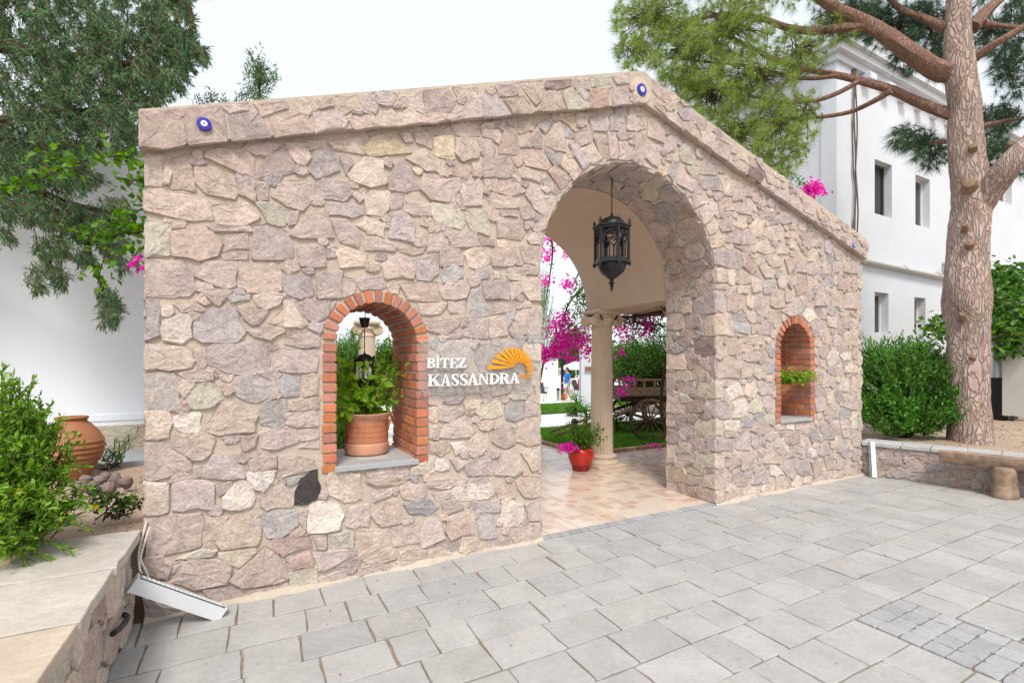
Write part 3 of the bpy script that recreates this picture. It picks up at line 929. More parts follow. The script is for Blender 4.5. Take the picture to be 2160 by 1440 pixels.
def traced(blocks, place):
    res = []
    for ox, oy, k, txt in blocks:
        for ln in txt.strip().splitlines():
            t = ln.split(); poly = []
            for q in t[1:]:
                x, y = q.split(','); poly.append(place(ox+float(x)/k, oy+float(y)/k))
            res.append((t[0], poly))
    return res
# ------------------------------------------------------------------ stone pieces
def area2(p):
    return .5*sum(p[i][0]*p[(i+1) % len(p)][1]-p[(i+1) % len(p)][0]*p[i][1] for i in range(len(p)))
def centroid(p):
    A = area2(p)
    if abs(A) < 1e-9: return (sum(q[0] for q in p)/len(p), sum(q[1] for q in p)/len(p))
    cx = sum((p[i][0]+p[(i+1) % len(p)][0])*(p[i][0]*p[(i+1) % len(p)][1]-p[(i+1) % len(p)][0]*p[i][1]) for i in range(len(p)))
    cy = sum((p[i][1]+p[(i+1) % len(p)][1])*(p[i][0]*p[(i+1) % len(p)][1]-p[(i+1) % len(p)][0]*p[i][1]) for i in range(len(p)))
    return cx/(6*A), cy/(6*A)
def tone(code, R):
    c = TONE[code]; v = R.uniform(.88, 1.14); t = R.uniform(-.02, .02)
    if code == 'p':
        o = TONE[R.choice('pppvcr')]; k = R.uniform(0, .5); c = tuple(a_*(1-k)+b_*k for a_, b_ in zip(c, o))
    return (c[0]*v+t*.5, c[1]*v, c[2]*v-t*.6)
def grow(poly, d):
    n = len(poly); o = []
    for i in range(n):
        p0, p1, p2 = poly[i-1], poly[i], poly[(i+1) % n]
        e0 = Vector((p1[0]-p0[0], p1[1]-p0[1])); e1 = Vector((p2[0]-p1[0], p2[1]-p1[1]))
        if e0.length < 1e-5 or e1.length < 1e-5: o.append(p1); continue
        n0 = Vector((e0.y, -e0.x)).normalized(); n1 = Vector((e1.y, -e1.x)).normalized(); m = n0+n1
        if m.length < .3: o.append(p1); continue
        m.normalize(); k = min(d/max(m.dot(n0), .55), 1.6*d); o.append((p1[0]+m.x*k, p1[1]+m.y*k))
    return o
def stone_geo(poly, h, R, flat=False):
    """irregular rubble face: outline chipped, shoulder rounded, face uneven. returns (a,b,n) list and faces"""
    if area2(poly) < 0: poly = poly[::-1]
    poly = grow(poly, .0105)
    pts = []; n = len(poly)
    for i in range(n):
        a0, b0 = poly[i]; a1, b1 = poly[(i+1) % n]; L = math.hypot(a1-a0, b1-b0)
        k = 3 if L > .10 else 2
        cut = min(.16, .008/max(L, .02))
        ts = [cut, 1-cut] if k == 2 else [cut, .5+R.uniform(-.12, .12), 1-cut]
        for j, t in enumerate(ts):
            off = R.gauss(0, .0035 if (k == 2 or j != 1) else .006)
            nx, ny = (b1-b0)/max(L, 1e-6), -(a1-a0)/max(L, 1e-6)
            pts.append((a0+(a1-a0)*t+nx*off, b0+(b1-b0)*t+ny*off))
    cx, cy = centroid(poly); N = len(pts); rad = math.sqrt(abs(area2(poly))/math.pi)
    tx, ty = R.uniform(-.065, .065), R.uniform(-.08, .05); f1, f2 = R.uniform(8, 16), R.uniform(0, 6)
    def relief(a_, b_):
        return (a_-cx)*tx+(b_-cy)*ty+.003*math.sin(a_*f1*2.3+b_*f1+f2)+R.uniform(-.003, .003)
    V = []
    e = min(.010, rad*.2)
    small = min(1, rad/.05)
    for s0, hh in ((1.0, -.03), (1.0, h*.62), (1-e*.5/rad, h*.96), (max(1-e*3.0/rad, .74), h*1.0), (.48, h*1.03)):
        for (a_, b_) in pts:
            s = s0 if s0 > .95 else s0*R.uniform(.86, 1.10) if s0 > .6 else s0*R.uniform(.55, 1.30)
            aa = cx+(a_-cx)*s; bb = cy+(b_-cy)*s
            z = hh if hh < 0 else hh+(relief(aa, bb)*small if s < .995 else R.uniform(-.003, .002)*small)
            V.append((aa, bb, z))
    V.append((cx, cy, h*1.06+relief(cx, cy)))
    F = []
    for r_ in range(4):
        for i in range(N):
            F.append((r_*N+i, r_*N+(i+1) % N, (r_+1)*N+(i+1) % N, (r_+1)*N+i))
    for i in range(N): F.append((4*N+i, 4*N+(i+1) % N, 5*N))
    return V, F, [False]*len(F)
class StoneBank:
    def __init__(s): s.items = []
    def add(s, poly, h, mapf, col, flip, R, vis=True):
        V, F, SM = stone_geo(poly, h, R)
        W = [mapf(*v) for v in V]
        if flip: F = [tuple(reversed(f)) for f in F]
        pr = [project(p) for p in W[::3]]
        A = 0
        if vis and all(q[2] > .1 for q in pr):
            xs = [min(max(q[0], 0), 2160) for q in pr]; ys = [min(max(q[1], 0), 1440) for q in pr]
            A = (max(xs)-min(xs))*(max(ys)-min(ys))
        s.items.append((A, W, F, col, SM))
    def flush(s, parent, name, limit, matl):
        s.items.sort(key=lambda t: -t[0])
        for A, W, F, c, SM in s.items[:limit]:
            me = mesh(name, W, F, matl, False, c); me.polygons.foreach_set('use_smooth', SM); put(name, me, parent)
        rest = s.items[limit:]
        if rest:
            V = []; FF = []; C = []; SS = []
            for A, W, F, c, SM in rest:
                k = len(V); V += W; FF += [tuple(i+k for i in f) for f in F]; C += [c]*len(W); SS += SM
            me = mesh('small_'+name, V, FF, matl, False, np.array(C)); me.polygons.foreach_set('use_smooth', SS); o = put('small_'+name, me, parent); o['kind'] = 'stuff'
class Grid:
    """1 cm occupancy grid of a wall face, used to wedge small stones into what is left between the large ones"""
    def __init__(s, a0, a1, b0, b1, inside, res=.01):
        s.a0, s.b0, s.res = a0, b0, res
        s.na, s.nb = int((a1-a0)/res)+1, int((b1-b0)/res)+1
        A, B = np.meshgrid(a0+(np.arange(s.na)+.5)*res, b0+(np.arange(s.nb)+.5)*res, indexing='ij')
        s.A, s.B = A, B; s.occ = ~inside(A, B)
    def fill(s, poly):
        xs = [p[0] for p in poly]; ys = [p[1] for p in poly]; r = s.res
        i0 = max(0, int((min(xs)-s.a0)/r)-1); i1 = min(s.na, int((max(xs)-s.a0)/r)+2)
        j0 = max(0, int((min(ys)-s.b0)/r)-1); j1 = min(s.nb, int((max(ys)-s.b0)/r)+2)
        if i1 <= i0 or j1 <= j0: return
        A = s.A[i0:i1, j0:j1]; B = s.B[i0:i1, j0:j1]; ins = np.zeros(A.shape, bool); n = len(poly)
        for i in range(n):
            x0, y0 = poly[i]; x1, y1 = poly[(i+1) % n]
            if y0 == y1: continue
            c = ((y0 > B) != (y1 > B)) & (A < (x1-x0)*(B-y0)/(y1-y0)+x0); ins ^= c
        s.occ[i0:i1, j0:j1] |= ins
    def taken(s, a_, b_):
        i = int((a_-s.a0)/s.res); j = int((b_-s.b0)/s.res)
        return i < 0 or j < 0 or i >= s.na or j >= s.nb or s.occ[i, j]
    def pack(s, R, sizes, tries, gap=.012, amin=.0007, rmin=.016):
        out_ = []; da = s.na*s.res; db = s.nb*s.res
        for ra, rb, cnt in sizes:
            for _ in range(cnt):
                a_ = s.a0+R.random()*da; b_ = s.b0+R.random()*db
                if s.taken(a_, b_): continue
                A_, B_ = ra*R.uniform(.75, 1.25), rb*R.uniform(.75, 1.25); ph = R.uniform(0, 6.28); poly = []; ok = True; K = 9
                for k in range(K):
                    an = ph+2*math.pi*k/K; c, sn = math.cos(an), math.sin(an)
                    cap = (abs(c/A_)**3+abs(sn/B_)**3)**(-1/3)*R.uniform(.9, 1.06); r = 0
                    while r < cap and not s.taken(a_+c*r, b_+sn*r): r += .006
                    r -= gap if r < cap else 0
                    if r < rmin: ok = False; break
                    poly.append((a_+c*r, b_+sn*r))
                if not ok or abs(area2(poly)) < amin: continue
                ca, cb = centroid(poly)
                s.fill([(ca+(p[0]-ca)*(1+gap/.07), cb+(p[1]-cb)*(1+gap/.07)) for p in poly]); out_.append(poly)
        return out_

# ------------------------------------------------------------------ the gate
GX0, GX1, GT = -.58, 7.41, .72             # ends and thickness
AX0, AX1, ASP = 2.20, 4.46, 2.38; ACX, AR = (AX0+AX1)/2, (AX1-AX0)/2   # arch
APX, APZ, EL, ER = 3.36, 4.10, 2.83, 2.99   # underside of the coping: apex and both eaves
N1 = (.493, 1.097, .81, 1.70); N2 = (5.58, 6.21, .855, 1.73)           # niches: x0, x1, sill, spring
def roofz(x): return EL+(APZ-EL)*(x-GX0)/(APX-GX0) if x < APX else APZ+(ER-APZ)*(x-APX)/(GX1-APX)
def arc(cx, z, r, n, a0=0, a1=180): return [(cx+r*math.cos(math.radians(a0+(a1-a0)*i/n)), z+r*math.sin(math.radians(a0+(a1-a0)*i/n))) for i in range(n+1)]
gate = thing('stone_gate', 'gabled rubble stone gateway with a tall round arch and two brick niches', 'gate', (3.33, .36, 0))
def fm(x, z, d): return (x, d, z)
outline = [(GX0, -.05), (AX0, -.05)]+[(AX0, ASP)]+arc(ACX, ASP, AR, 28, 180, 0)[1:]+[(AX1, -.05), (GX1, -.05), (GX1, ER+.06), (APX, APZ+.06), (GX0, EL+.06)]
def niche_loop(nc, grow=0.0):
    x0, x1, s, sp = nc; r = (x1-x0)/2
    return [(x0-grow, s), (x1+grow, s)]+arc((x0+x1)/2, sp, r+grow, 16)
core = holed(outline, [niche_loop(N1), niche_loop(N2)], fm, GT).build('mortar_core', M['mortar'], gate)
R = random.Random(3)
bank = StoneBank()
polys = traced(FACE, lambda x, y: (lambda p: (p.x, p.z))(on_y(x, y, -.012)))
vou = traced(VOUSSOIR, lambda x, y: (lambda p: (p.x, p.z))(on_y(x, y, -.012)))
def inside_face(A, B):
    rz = np.where(A < APX, EL+(APZ-EL)*(A-GX0)/(APX-GX0), APZ+(ER-APZ)*(A-APX)/(GX1-APX))
    ok = (A > GX0-.012) & (A < GX1+.01) & (B > 0.0) & (B < rz-.01)
    ar = (A > AX0-.0) & (A < AX1+.0) & (B < ASP) | ((A-ACX)**2+(B-ASP)**2 < AR**2)
    ok &= ~ar
    for (x0, x1, s_, sp) in (N1, N2):
        g_ = .095; r = (x1-x0)/2+g_
        ok &= ~((A > x0-g_) & (A < x1+g_) & (B > s_-.03) & (B < sp) | ((A-(x0+x1)/2)**2+(B-sp)**2 < r*r))
    return ok
gr = Grid(GX0-.02, GX1+.02, 0, 4.2, inside_face)
def clipped(poly, g, keep=.55):
    """pull corners that fall into an opening back towards the stone's middle"""
    cx, cy = centroid(poly)
    if gr.A is None: return poly
    o = []
    for (a_, b_) in poly:
        t = 1.0
        while t > .2 and (lambda x, z: not bool(inside_face(np.array(x), np.array(z))))(cx+(a_-cx)*t, cy+(b_-cy)*t): t -= .06
        o.append((cx+(a_-cx)*t, cy+(b_-cy)*t))
    return o
all_face = []
for code, p in polys+vou:
    p = clipped(p, gr)
    if abs(area2(p)) < .0006: continue
    all_face.append((code, p))
for code, p in all_face:
    cx, cy = centroid(p); gr.fill([(cx+(q[0]-cx)*1.06, cy+(q[1]-cy)*1.06) for q in p])
for code, p in all_face:
    bank.add(p, R.uniform(.009, .021), lambda a_, b_, n: (a_, -n, b_), tone(code, R), False, R)
for p in gr.pack(R, [(.11, .085, 500), (.07, .05, 1500), (.045, .03, 3500), (.028, .02, 4500)], 0, gap=.011, amin=.0005, rmin=.010):
    bank.add(p, R.uniform(.008, .02), lambda a_, b_, n: (a_, -n, b_), tone(R.choice('ppppvcb'), R), False, R)
# right jamb (traced below the springing), intrados and left jamb
jam = traced(JAMB, lambda x, y: (lambda p: (p.y, p.z))(on_x(x, y, AX1-.012)))
LJ = ASP
def arch_map(s, d, n):
    """s runs up the right jamb, round the vault and down the left jamb; d = depth; n = proud of the surface"""
    if s < LJ: return (AX1-n, d, s)
    t = (s-LJ)/AR
    if t < math.pi: return (ACX+(AR-n)*math.cos(t), d, ASP+(AR-n)*math.sin(t))
    return (AX0+n, d, ASP-(s-LJ-AR*math.pi))
LT = 2*LJ+AR*math.pi
gj = Grid(0, LT, 0, GT, lambda A, B: (B > .012) & (B < GT-.01) & (A > .02) & (A < LT-.02))
for code, p in jam:
    p = [(z, min(max(y, .0), GT-.01)) for y, z in p]
    p = [(max(a_, .01), b_) for a_, b_ in p]
    if abs(area2(p)) < .0008: continue
    cx, cy = centroid(p); gj.fill([(cx+(q[0]-cx)*1.06, cy+(q[1]-cy)*1.06) for q in p])
    bank.add(p, R.uniform(.009, .021), arch_map, tone(code, R), False, R)
for p in gj.pack(R, [(.10, .15, 700), (.07, .09, 1500), (.04, .05, 2500), (.025, .03, 2500)], 0, gap=.012, amin=.0007, rmin=.012):
    bank.add(p, R.uniform(.010, .026), arch_map, tone(R.choice('ppppvvcbrg'), R), False, R)
# outer ends of the wall
for X, sg in ((GX0, -1), (GX1, 1)):
    ge = Grid(0, GT, 0, 3.0, lambda A, B: (A > .01) & (A < GT-.01) & (B > .02) & (B < 2.78))
    for p in ge.pack(R, [(.15, .10, 300), (.08, .06, 900), (.04, .03, 900)], 0, gap=.012):
        bank.add(p, R.uniform(.012, .026), lambda a_, b_, n, X=X, sg=sg: (X+sg*n, a_, b_), tone(R.choice('ppppvcb'), R), sg > 0, R, vis=False)

# coping: two sloping masonry beams meeting at the apex
CP = .065                                   # how far the coping stands proud
def top_of(px, py): q = on_y(px, py, -CP); return q.z
ct = [(GX0-.03, EL-.008), (APX, APZ-.008), (GX1+.03, ER-.012)]
cz = [(GX0-.03, 3.045), (APX-.10, 4.375), (APX, 4.40), (APX+.08, 4.36), (GX1+.03, 3.24)]
cap_out = [ct[0], ct[1], ct[2]]+cz[::-1]
def cap_map(x, z, d): return (x, -CP+d, z)
mbc = MB(); n_ = len(cap_out)
capc = holed(cap_out, [], cap_map, GT+2*CP).build('coping', M['mortar'], gate)
gc = Grid(GX0-.05, GX1+.05, 2.75, 4.5, lambda A, B: (A > GX0-.03) & (A < GX1+.03) &
          (B > np.where(A < APX, EL+(APZ-EL)*(A-GX0)/(APX-GX0), APZ+(ER-APZ)*(A-APX)/(GX1-APX))-.005) &
          (B < np.where(A < APX, 3.045+(4.385-3.045)*(A-GX0)/(APX-GX0), 4.385+(3.24-4.385)*(A-APX)/(GX1-APX))-.004) & ((A-3.36)**2+(B-4.245)**2 > .155**2))
def cap_clip(p):
    o = []
    for (a_, b_) in p:
        a_ = min(max(a_, GX0-.026), GX1+.026); a_ = GX0-.026 if a_ < GX0+.02 else a_; lo = roofz(a_)-.002; hi = (3.045+(4.385-3.045)*(a_-GX0)/(APX-GX0) if a_ < APX else 4.385+(3.24-4.385)*(a_-APX)/(GX1-APX))-.014
        if b_ < lo+.03: b_ = lo
        if b_ > hi-.03: b_ = hi
        o.append((a_, b_))
    return o
for code, p in traced(CAP, lambda x, y: (lambda q: (q.x, q.z))(on_y(x, y, -CP-.012))):
    p = cap_clip(p)
    if abs(area2(p)) < .0006: continue
    cx, cy = centroid(p); gc.fill([(cx+(q[0]-cx)*1.06, cy+(q[1]-cy)*1.06) for q in p])
    bank.add(p, R.uniform(.006, .013), lambda a_, b_, n: (a_, -CP-n, b_), tone(code, R), False, R)
for p in gc.pack(R, [(.07, .05, 700), (.04, .03, 1500), (.025, .02, 1200)], 0, gap=.011, amin=.0005, rmin=.010):
    bank.add(p, R.uniform(.008, .02), lambda a_, b_, n: (a_, -CP-n, b_), tone(R.choice('ppppvc'), R), False, R)
bank.flush(gate, 'stone', 300, M['stone'])

# brick rings and linings of the niches
BR = [(.50, .175, .095), (.46, .16, .09), (.54, .20, .085), (.42, .18, .13), (.50, .21, .14), (.45, .20, .15)]
def bcol(R): c = R.choice(BR); v = R.uniform(.8, 1.1); return tuple(x*v for x in c)
def brick(parent, P8, R, name='brick'):
    """a brick from 8 corners, edges knocked off"""
    c = sum((Vector(p) for p in P8), Vector())/8
    V = []; 
    for p in P8:
        p = Vector(p); V.append(c+(p-c)*.965+Vector((R.uniform(-.0015, .0015), R.uniform(-.0015, .0015), R.uniform(-.0015, .0015))))
    Fq = [(0, 3, 2, 1), (4, 5, 6, 7), (0, 1, 5, 4), (1, 2, 6, 5), (2, 3, 7, 6), (3, 0, 4, 7)]
    bm = bmesh.new(); vs = [bm.verts.new(v) for v in V]
    for f in Fq: bm.faces.new([vs[i] for i in f])
    bmesh.ops.recalc_face_normals(bm, faces=bm.faces)
    bmesh.ops.bevel(bm, geom=list(bm.edges), offset=.004, segments=1, affect='EDGES', clamp_overlap=True)
    me = bpy.data.meshes.new(name); bm.to_mesh(me); bm.free(); me.materials.append(M['brick'])
    at = me.attributes.new('Col', 'FLOAT_COLOR', 'POINT'); col = bcol(R)
    at.data.foreach_set('color', list((*col, 1))*len(me.vertices))
    return put(name, me, parent)
def niche(nc, depth, blind):
    x0, x1, s, sp = nc; W = .082; r = (x1-x0)/2; cx = (x0+x1)/2
    pitch = .0665; j = .011; P = -.018
    z = s-.035; k = 0
    nrow = int((sp-z)/pitch)
    pitch = (sp-z)/nrow
    for i in range(nrow):
        za, zb = z+i*pitch, z+(i+1)*pitch-j
        for sg in (-1, 1):
            xi = x0 if sg < 0 else x1; xo = xi+sg*W
            xa, xb = sorted((xi-sg*(.012+R.uniform(0, .003)), xo))
            # lining bricks run back into the wall
            y = P+R.uniform(-.004, .004); first = True
            while y < depth-.02:
                L = (.20 if (i % 2) else .105) if first else .205
                y1 = min(y+L, depth+(.0 if blind else .012)); 
                if depth-y1 < .05: y1 = depth+(0 if blind else .012)
                xj = R.uniform(-.004, .004)
                brick(gate, [(xa+xj, y, za), (xb, y, za), (xb, y1-j, za), (xa+xj, y1-j, za), (xa+xj, y, zb), (xb, y, zb), (xb, y1-j, zb), (xa+xj, y1-j, zb)], R)
                y = y1; first = False
    nv = 15; 
    for i in range(nv):
        a0 = math.pi*i/nv+.006/r; a1 = math.pi*(i+1)/nv-.012/r
        y = P+R.uniform(-.004, .004); first = True
        while y < depth-.02:
            L = (.20 if (i % 2) else .105) if first else .205
            y1 = min(y+L, depth+(0 if blind else .012))
            if depth-y1 < .05: y1 = depth+(0 if blind else .012)
            ri, ro = r-.012+R.uniform(-.003, .003), r+W; q = []
            for yy in (y, y1-j):
                q.append([(cx+ri*math.cos(a0), yy, sp+ri*math.sin(a0)), (cx+ro*math.cos(a0), yy, sp+ro*math.sin(a0)), (cx+ro*math.cos(a1), yy, sp+ro*math.sin(a1)), (cx+ri*math.cos(a1), yy, sp+ri*math.sin(a1))])
            brick(gate, [q[0][0], q[0][1], q[1][1], q[1][0], q[0][3], q[0][2], q[1][2], q[1][3]], R)
            y = y1; first = False
    if blind:
        zz = s+.012; i = 0
        while zz < sp+r-.02:
            zb = min(zz+pitch-j, sp+r); hw = r if zb < sp else math.sqrt(max(r*r-(zb-sp)**2, 0))
            x = cx-hw+(0 if i % 2 else -.10)
            while x < cx+hw:
                xa, xb = max(x, cx-hw), min(x+.20, cx+hw)
                if xb-xa > .03:
                    yj = R.uniform(-.004, .004)
                    brick(gate, [(xa, depth-.06+yj, zz), (xb, depth-.06+yj, zz), (xb, depth, zz), (xa, depth, zz), (xa, depth-.06+yj, zb), (xb, depth-.06+yj, zb), (xb, depth, zb), (xa, depth, zb)], R)
                x += .20+j
            zz += pitch; i += 1
        b = MB(); b.box((x0-.005, depth-.02, s-.03), (x1+.005, depth+.05, sp+r+.02)); b.build('niche_back', M['mortar'], gate)
niche(N1, GT, False); niche(N2, .42, True)
def slab_piece(parent, name, poly, z0, z1, col, matl, R, rough=.004):
    """a flat stone: chipped outline, softened top arris"""
    if area2(poly) < 0: poly = poly[::-1]
    pts = []; n = len(poly)
    for i in range(n):
        a0, b0 = poly[i]; a1, b1 = poly[(i+1) % n]; L = math.hypot(a1-a0, b1-b0)
        c = min(.10, .007/max(L, .01)); K = 3 if L < .5 else 6
        for t in [c]+[j/K for j in range(1, K)]+[1-c]:
            o = R.gauss(0, rough); pts.append((a0+(a1-a0)*t+(b1-b0)/L*o, b0+(b1-b0)*t-(a1-a0)/L*o))
    cx, cy = centroid(poly); N = len(pts); rad = math.sqrt(abs(area2(poly))/math.pi); V = []; F = []
    for s, z in ((1, z0), (1, z1-.0045), (1-.004/rad, z1-.0005)):
        V += [(cx+(a_-cx)*s, cy+(b_-cy)*s, z) for a_, b_ in pts]
    V.append((cx, cy, z1))
    for r_ in range(2):
        F += [(r_*N+i, r_*N+(i+1) % N, (r_+1)*N+(i+1) % N, (r_+1)*N+i) for i in range(N)]
    F += [(2*N+i, 2*N+(i+1) % N, 3*N) for i in range(N)]
    F.append(tuple(reversed(range(N))))
    return V, F, col
def put_slab(parent, name, poly, z0, z1, col, matl, R, rough=.004):
    V, F, c = slab_piece(parent, name, poly, z0, z1, col, matl, R, rough); return put(name, mesh(name, V, F, matl, False, c), parent)
for (x0, x1, s, sp), d in ((N1, GT), (N2, .36)):
    xs = [x0-.0, x0+.19, x0+.42, x1+.0] if d > .5 else [x0, x1]
    put_slab(gate, 'sill', [(x0-.002, -.035), (x1+.002, -.035), (x1+.002, .13), (x0-.002, .13)], s-.03, s+.006, (.36, .37, .38), M['sill'], R, .002)
    for i in range(len(xs)-1):
        put_slab(gate, 'sill', [(xs[i]+.003, .136), (xs[i+1]-.003, .136), (xs[i+1]-.003, d), (xs[i]+.003, d)], s-.03, s+.004, (.46, .45, .42) if i % 2 else (.40, .40, .39), M['sill'], R, .002)

# evil-eye discs set into the coping
def eye(px, py, r, tilt_backing, label, y=-CP-.035):
    p = on_y(px, py, y); t = thing('evil_eye_disc', label, 'disc', p, None)
    def disc(name, rr, d0, d1, matl, dx=0, dz=0):
        b = MB(); prof = [(rr, -d0), (rr*.97, -d1+.001), (rr*.7, -d1-.001)]
        V = []; N = 28
        for q, dd in prof: V += [(p.x+dx+q*math.cos(2*math.pi*k/N), p.y+dd, p.z+dz+q*math.sin(2*math.pi*k/N)) for k in range(N)]
        F = [(r_*N+i, r_*N+(i+1) % N, (r_+1)*N+(i+1) % N, (r_+1)*N+i) for r_ in range(2) for i in range(N)]
        F += [tuple(2*N+i for i in range(N)), tuple(reversed(range(N)))]
        return b.add(V, F).build(name, matl, t, True)
    if tilt_backing: disc('backing_disc', r*2.15, -.05, .0, M['disc_cream'])
    disc('glass_disc', r, -.04 if not tilt_backing else -.005, .014, M['blue_glass'])
    disc('white_ring', r*.46, .010, .018, M['eye_white']); disc('iris', r*.20, .014, .0205, M['eye_blue']); disc('pupil', r*.08, .016, .023, M['eye_black'])
    return t
M['disc_cream'] = mat_plain('cream clay disc', (.52, .43, .34), .7, .3, var=.14, scale=7, bmp=.2)
e1 = on_y(431, 263, -CP-.03); eye(431, 263, .040, False, 'blue glass evil eye set bare into the coping end beside the cypress', -CP-.010)
eye(1353, 190, .058, True, 'blue glass evil eye on a round cream disc at the gable peak', -CP-.012)
eye(1800, 518, .032, False, 'blue glass evil eye at the low coping end beside the pine', -CP-.010)

# rough mortar fillet along the foot of the wall
for (xa, xb) in ((GX0-.01, AX0+.02), (AX1-.02, GX1)):
    fb = MB(); K = int((xb-xa)/.05); V = []
    for i in range(K+1):
        x = xa+(xb-xa)*i/K; d = .045+.02*math.sin(x*7)+R.uniform(-.012, .012); h = .035+.015*math.sin(x*5+1)+R.uniform(-.01, .01)
        V += [(x, -d, -.012), (x, -d*.55, h*.55), (x, .02, h)]
    fb.add(V, [(3*i+j, 3*i+3+j, 3*i+4+j, 3*i+1+j) for i in range(K) for j in range(2)])
    fb.build('mortar_fillet', M['mortar'], gate, True)
# ------------------------------------------------------------------ ground, paving, floor, lawn
b = MB(); b.add([(-60, -60, -.06), (120, -60, -.06), (120, 1.2, -.06), (-60, 1.2, -.06)], [(0, 1, 2, 3)])
b.add([(-60, 1.2, -.06), (120, 1.2, -.06), (120, 8.7, -.06), (-60, 8.7, -.06)], [(0, 1, 2, 3)])
b.add([(-60, 8.7, -.06), (120, 8.7, -.06), (120, 15.1, -.42), (-60, 15.1, -.42)], [(0, 1, 2, 3)])
b.add([(-60, 15.1, -.42), (120, 15.1, -.42), (120, 400, -.42), (-60, 400, -.42)], [(0, 1, 2, 3)])
structure(b.build('ground', M['soil'], None, recalc=False))
R = random.Random(21)
# paving in rows parallel to the gate
b = MB(); b.box((-.75, -6.5, -.055), (9.4, .02, -.014)); paving = structure(b.build('paving', M['sand_joint']))
LWD = Vector((.287, -.958, 0)); LW0 = Vector((7.43, 0, 0))          # the low wall on the right
def lw_x(y): return LW0.x+LWD.x*(-y/.958)
PV = [(.365, .362, .354), (.375, .368, .357), (.352, .351, .349), (.382, .375, .364), (.368, .359, .345)]
pieces = []; SETY = -99
y = -.012; rows = [.30, .285, .275, .275]+[.28]*20
for ri, rw in enumerate(rows):
    if y < -6.3: break
    y1 = y-rw+R.uniform(-.006, .006); x = -.66-R.uniform(0, .3); xe = min(lw_x((y+y1)/2)+.04, 9.3)
    while x < xe:
        L = R.choice([.22, .30, .34, .40, .45, .28, .36])+R.uniform(-.02, .02); xb = min(x+L, xe)
        if xe-xb < .12: xb = xe
        xa_, xb_ = max(x, -.66), xb
        segs = [(xa_, xb_)]
        if y1 < -2.2:
            SETY = max(SETY, y)
        if y1 < -2.2:                                               # the strip of small blue-grey setts
            segs = []
            if xa_ < 3.20: segs.append((xa_, min(xb_, 3.20)))
            if xb_ > 3.75: segs.append((max(xa_, 3.75), xb_))
        for (p, q) in segs:
            if q-p > .05:
                g = .0045; jx = [R.uniform(-.006, .006) for _ in range(4)]
                poly = [(p+g+jx[0], y1+g), (q-g+jx[1], y1+g), (q-g+jx[2], y-g), (p+g+jx[3], y-g)]
                c = R.choice(PV); v = R.uniform(.925, 1.04); pieces.append((poly, tuple(t*v for t in c), R.uniform(-.003, .003)))
        x = xb
    y = y1
yy = SETY-.004
while yy > -4.2:
    for k in range(4):
        p = 3.215+k*.1325; g = .0022; v = R.uniform(.86, 1.06)
        pieces.append(([(p+g, yy-.105+g), (p+.1325-g, yy-.105+g), (p+.1325-g, yy-g), (p+g, yy-g)], (.338*v, .338*v, .348*v), R.uniform(-.002, .002)))
    yy -= .1065
def scr(poly):
    a_ = [project((p[0], p[1], 0)) for p in poly]
    if min(q[2] for q in a_) < .15: return 0
    xs = [min(max(q[0], 0), 2160) for q in a_]; ys = [min(max(q[1], 0), 1440) for q in a_]
    return (max(xs)-min(xs))*(max(ys)-min(ys))
pieces.sort(key=lambda t: -scr(t[0]))
for poly, c, dz in pieces[:300]: put_slab(paving, 'paving_slab', poly, -.04, dz, c, M['paver'], R, .0028)
V = []; F = []; C = []
for poly, c, dz in pieces[300:]:
    v_, f_, _ = slab_piece(None, '', poly, -.04, dz, c, None, R, .0028); k = len(V); V += v_; F += [tuple(i+k for i in f) for f in f_]; C += [c]*len(v_)
if V:
    o = put('far_paving_slab', mesh('far_paving_slab', V, F, M['paver'], False, np.array(C)), paving); o['kind'] = 'stuff'
# row of dark setts across the threshold, then the glazed tile floor
x = AX0-.02
while x < AX1:
    L = R.uniform(.085, .14); v = R.uniform(.85, 1.1)
    put_slab(paving, 'threshold_sett', [(x+.003, -.005), (x+L-.003, -.005), (x+L-.003, .078), (x+.003, .078)], -.03, .004, (.33*v, .335*v, .35*v), M['paver'], R, .0015); x += L
def mat_tile():
    m, nt, b, g = basemat('glazed floor tile', .24, .5)
    mp = nt.nodes.new('ShaderNodeMapping'); mp.inputs['Scale'].default_value = (8.8, 8.8, 8.8); mp.inputs['Location'].default_value = (.13, .37, 0); nt.links.new(g.outputs['Position'], mp.inputs[0])
    sn = nt.nodes.new('ShaderNodeVectorMath'); sn.operation = 'FLOOR'; nt.links.new(mp.outputs[0], sn.inputs[0])
    wn = nt.nodes.new('ShaderNodeTexWhiteNoise'); wn.noise_dimensions = '2D'; nt.links.new(sn.outputs[0], wn.inputs['Vector'])
    c = ramp(nt, wn.outputs['Value'], [(0, (.64, .54, .45)), (.45, (.67, .58, .49)), (.66, (.60, .46, .37)), (.82, (.50, .31, .22)), (1, (.56, .39, .30))])
    fr = nt.nodes.new('ShaderNodeVectorMath'); fr.operation = 'FRACTION'; nt.links.new(mp.outputs[0], fr.inputs[0])
    sp = nt.nodes.new('ShaderNodeSeparateXYZ'); nt.links.new(fr.outputs[0], sp.inputs[0])
    mn = nt.nodes.new('ShaderNodeMath'); mn.operation = 'MINIMUM'; nt.links.new(sp.outputs[0], mn.inputs[0]); nt.links.new(sp.outputs[1], mn.inputs[1])
    c = mixc(nt, ramp(nt, mn.outputs[0], [(.03, (1, 1, 1)), (.07, (0, 0, 0))]), c, (.66, .56, .46))
    c = mixc(nt, .35, c, ramp(nt, noise(nt, g.outputs['Position'], 30, 5, .7), [(.3, (.52, .38, .28)), (.7, (.68, .58, .48))]))
    nt.links.new(c, b.inputs['Base Color']); b.inputs['Coat Weight'].default_value = .25; b.inputs['Coat Roughness'].default_value = .12
    bump(nt, b, noise(nt, g.outputs['Position'], 5, 3), .06, .01); return m
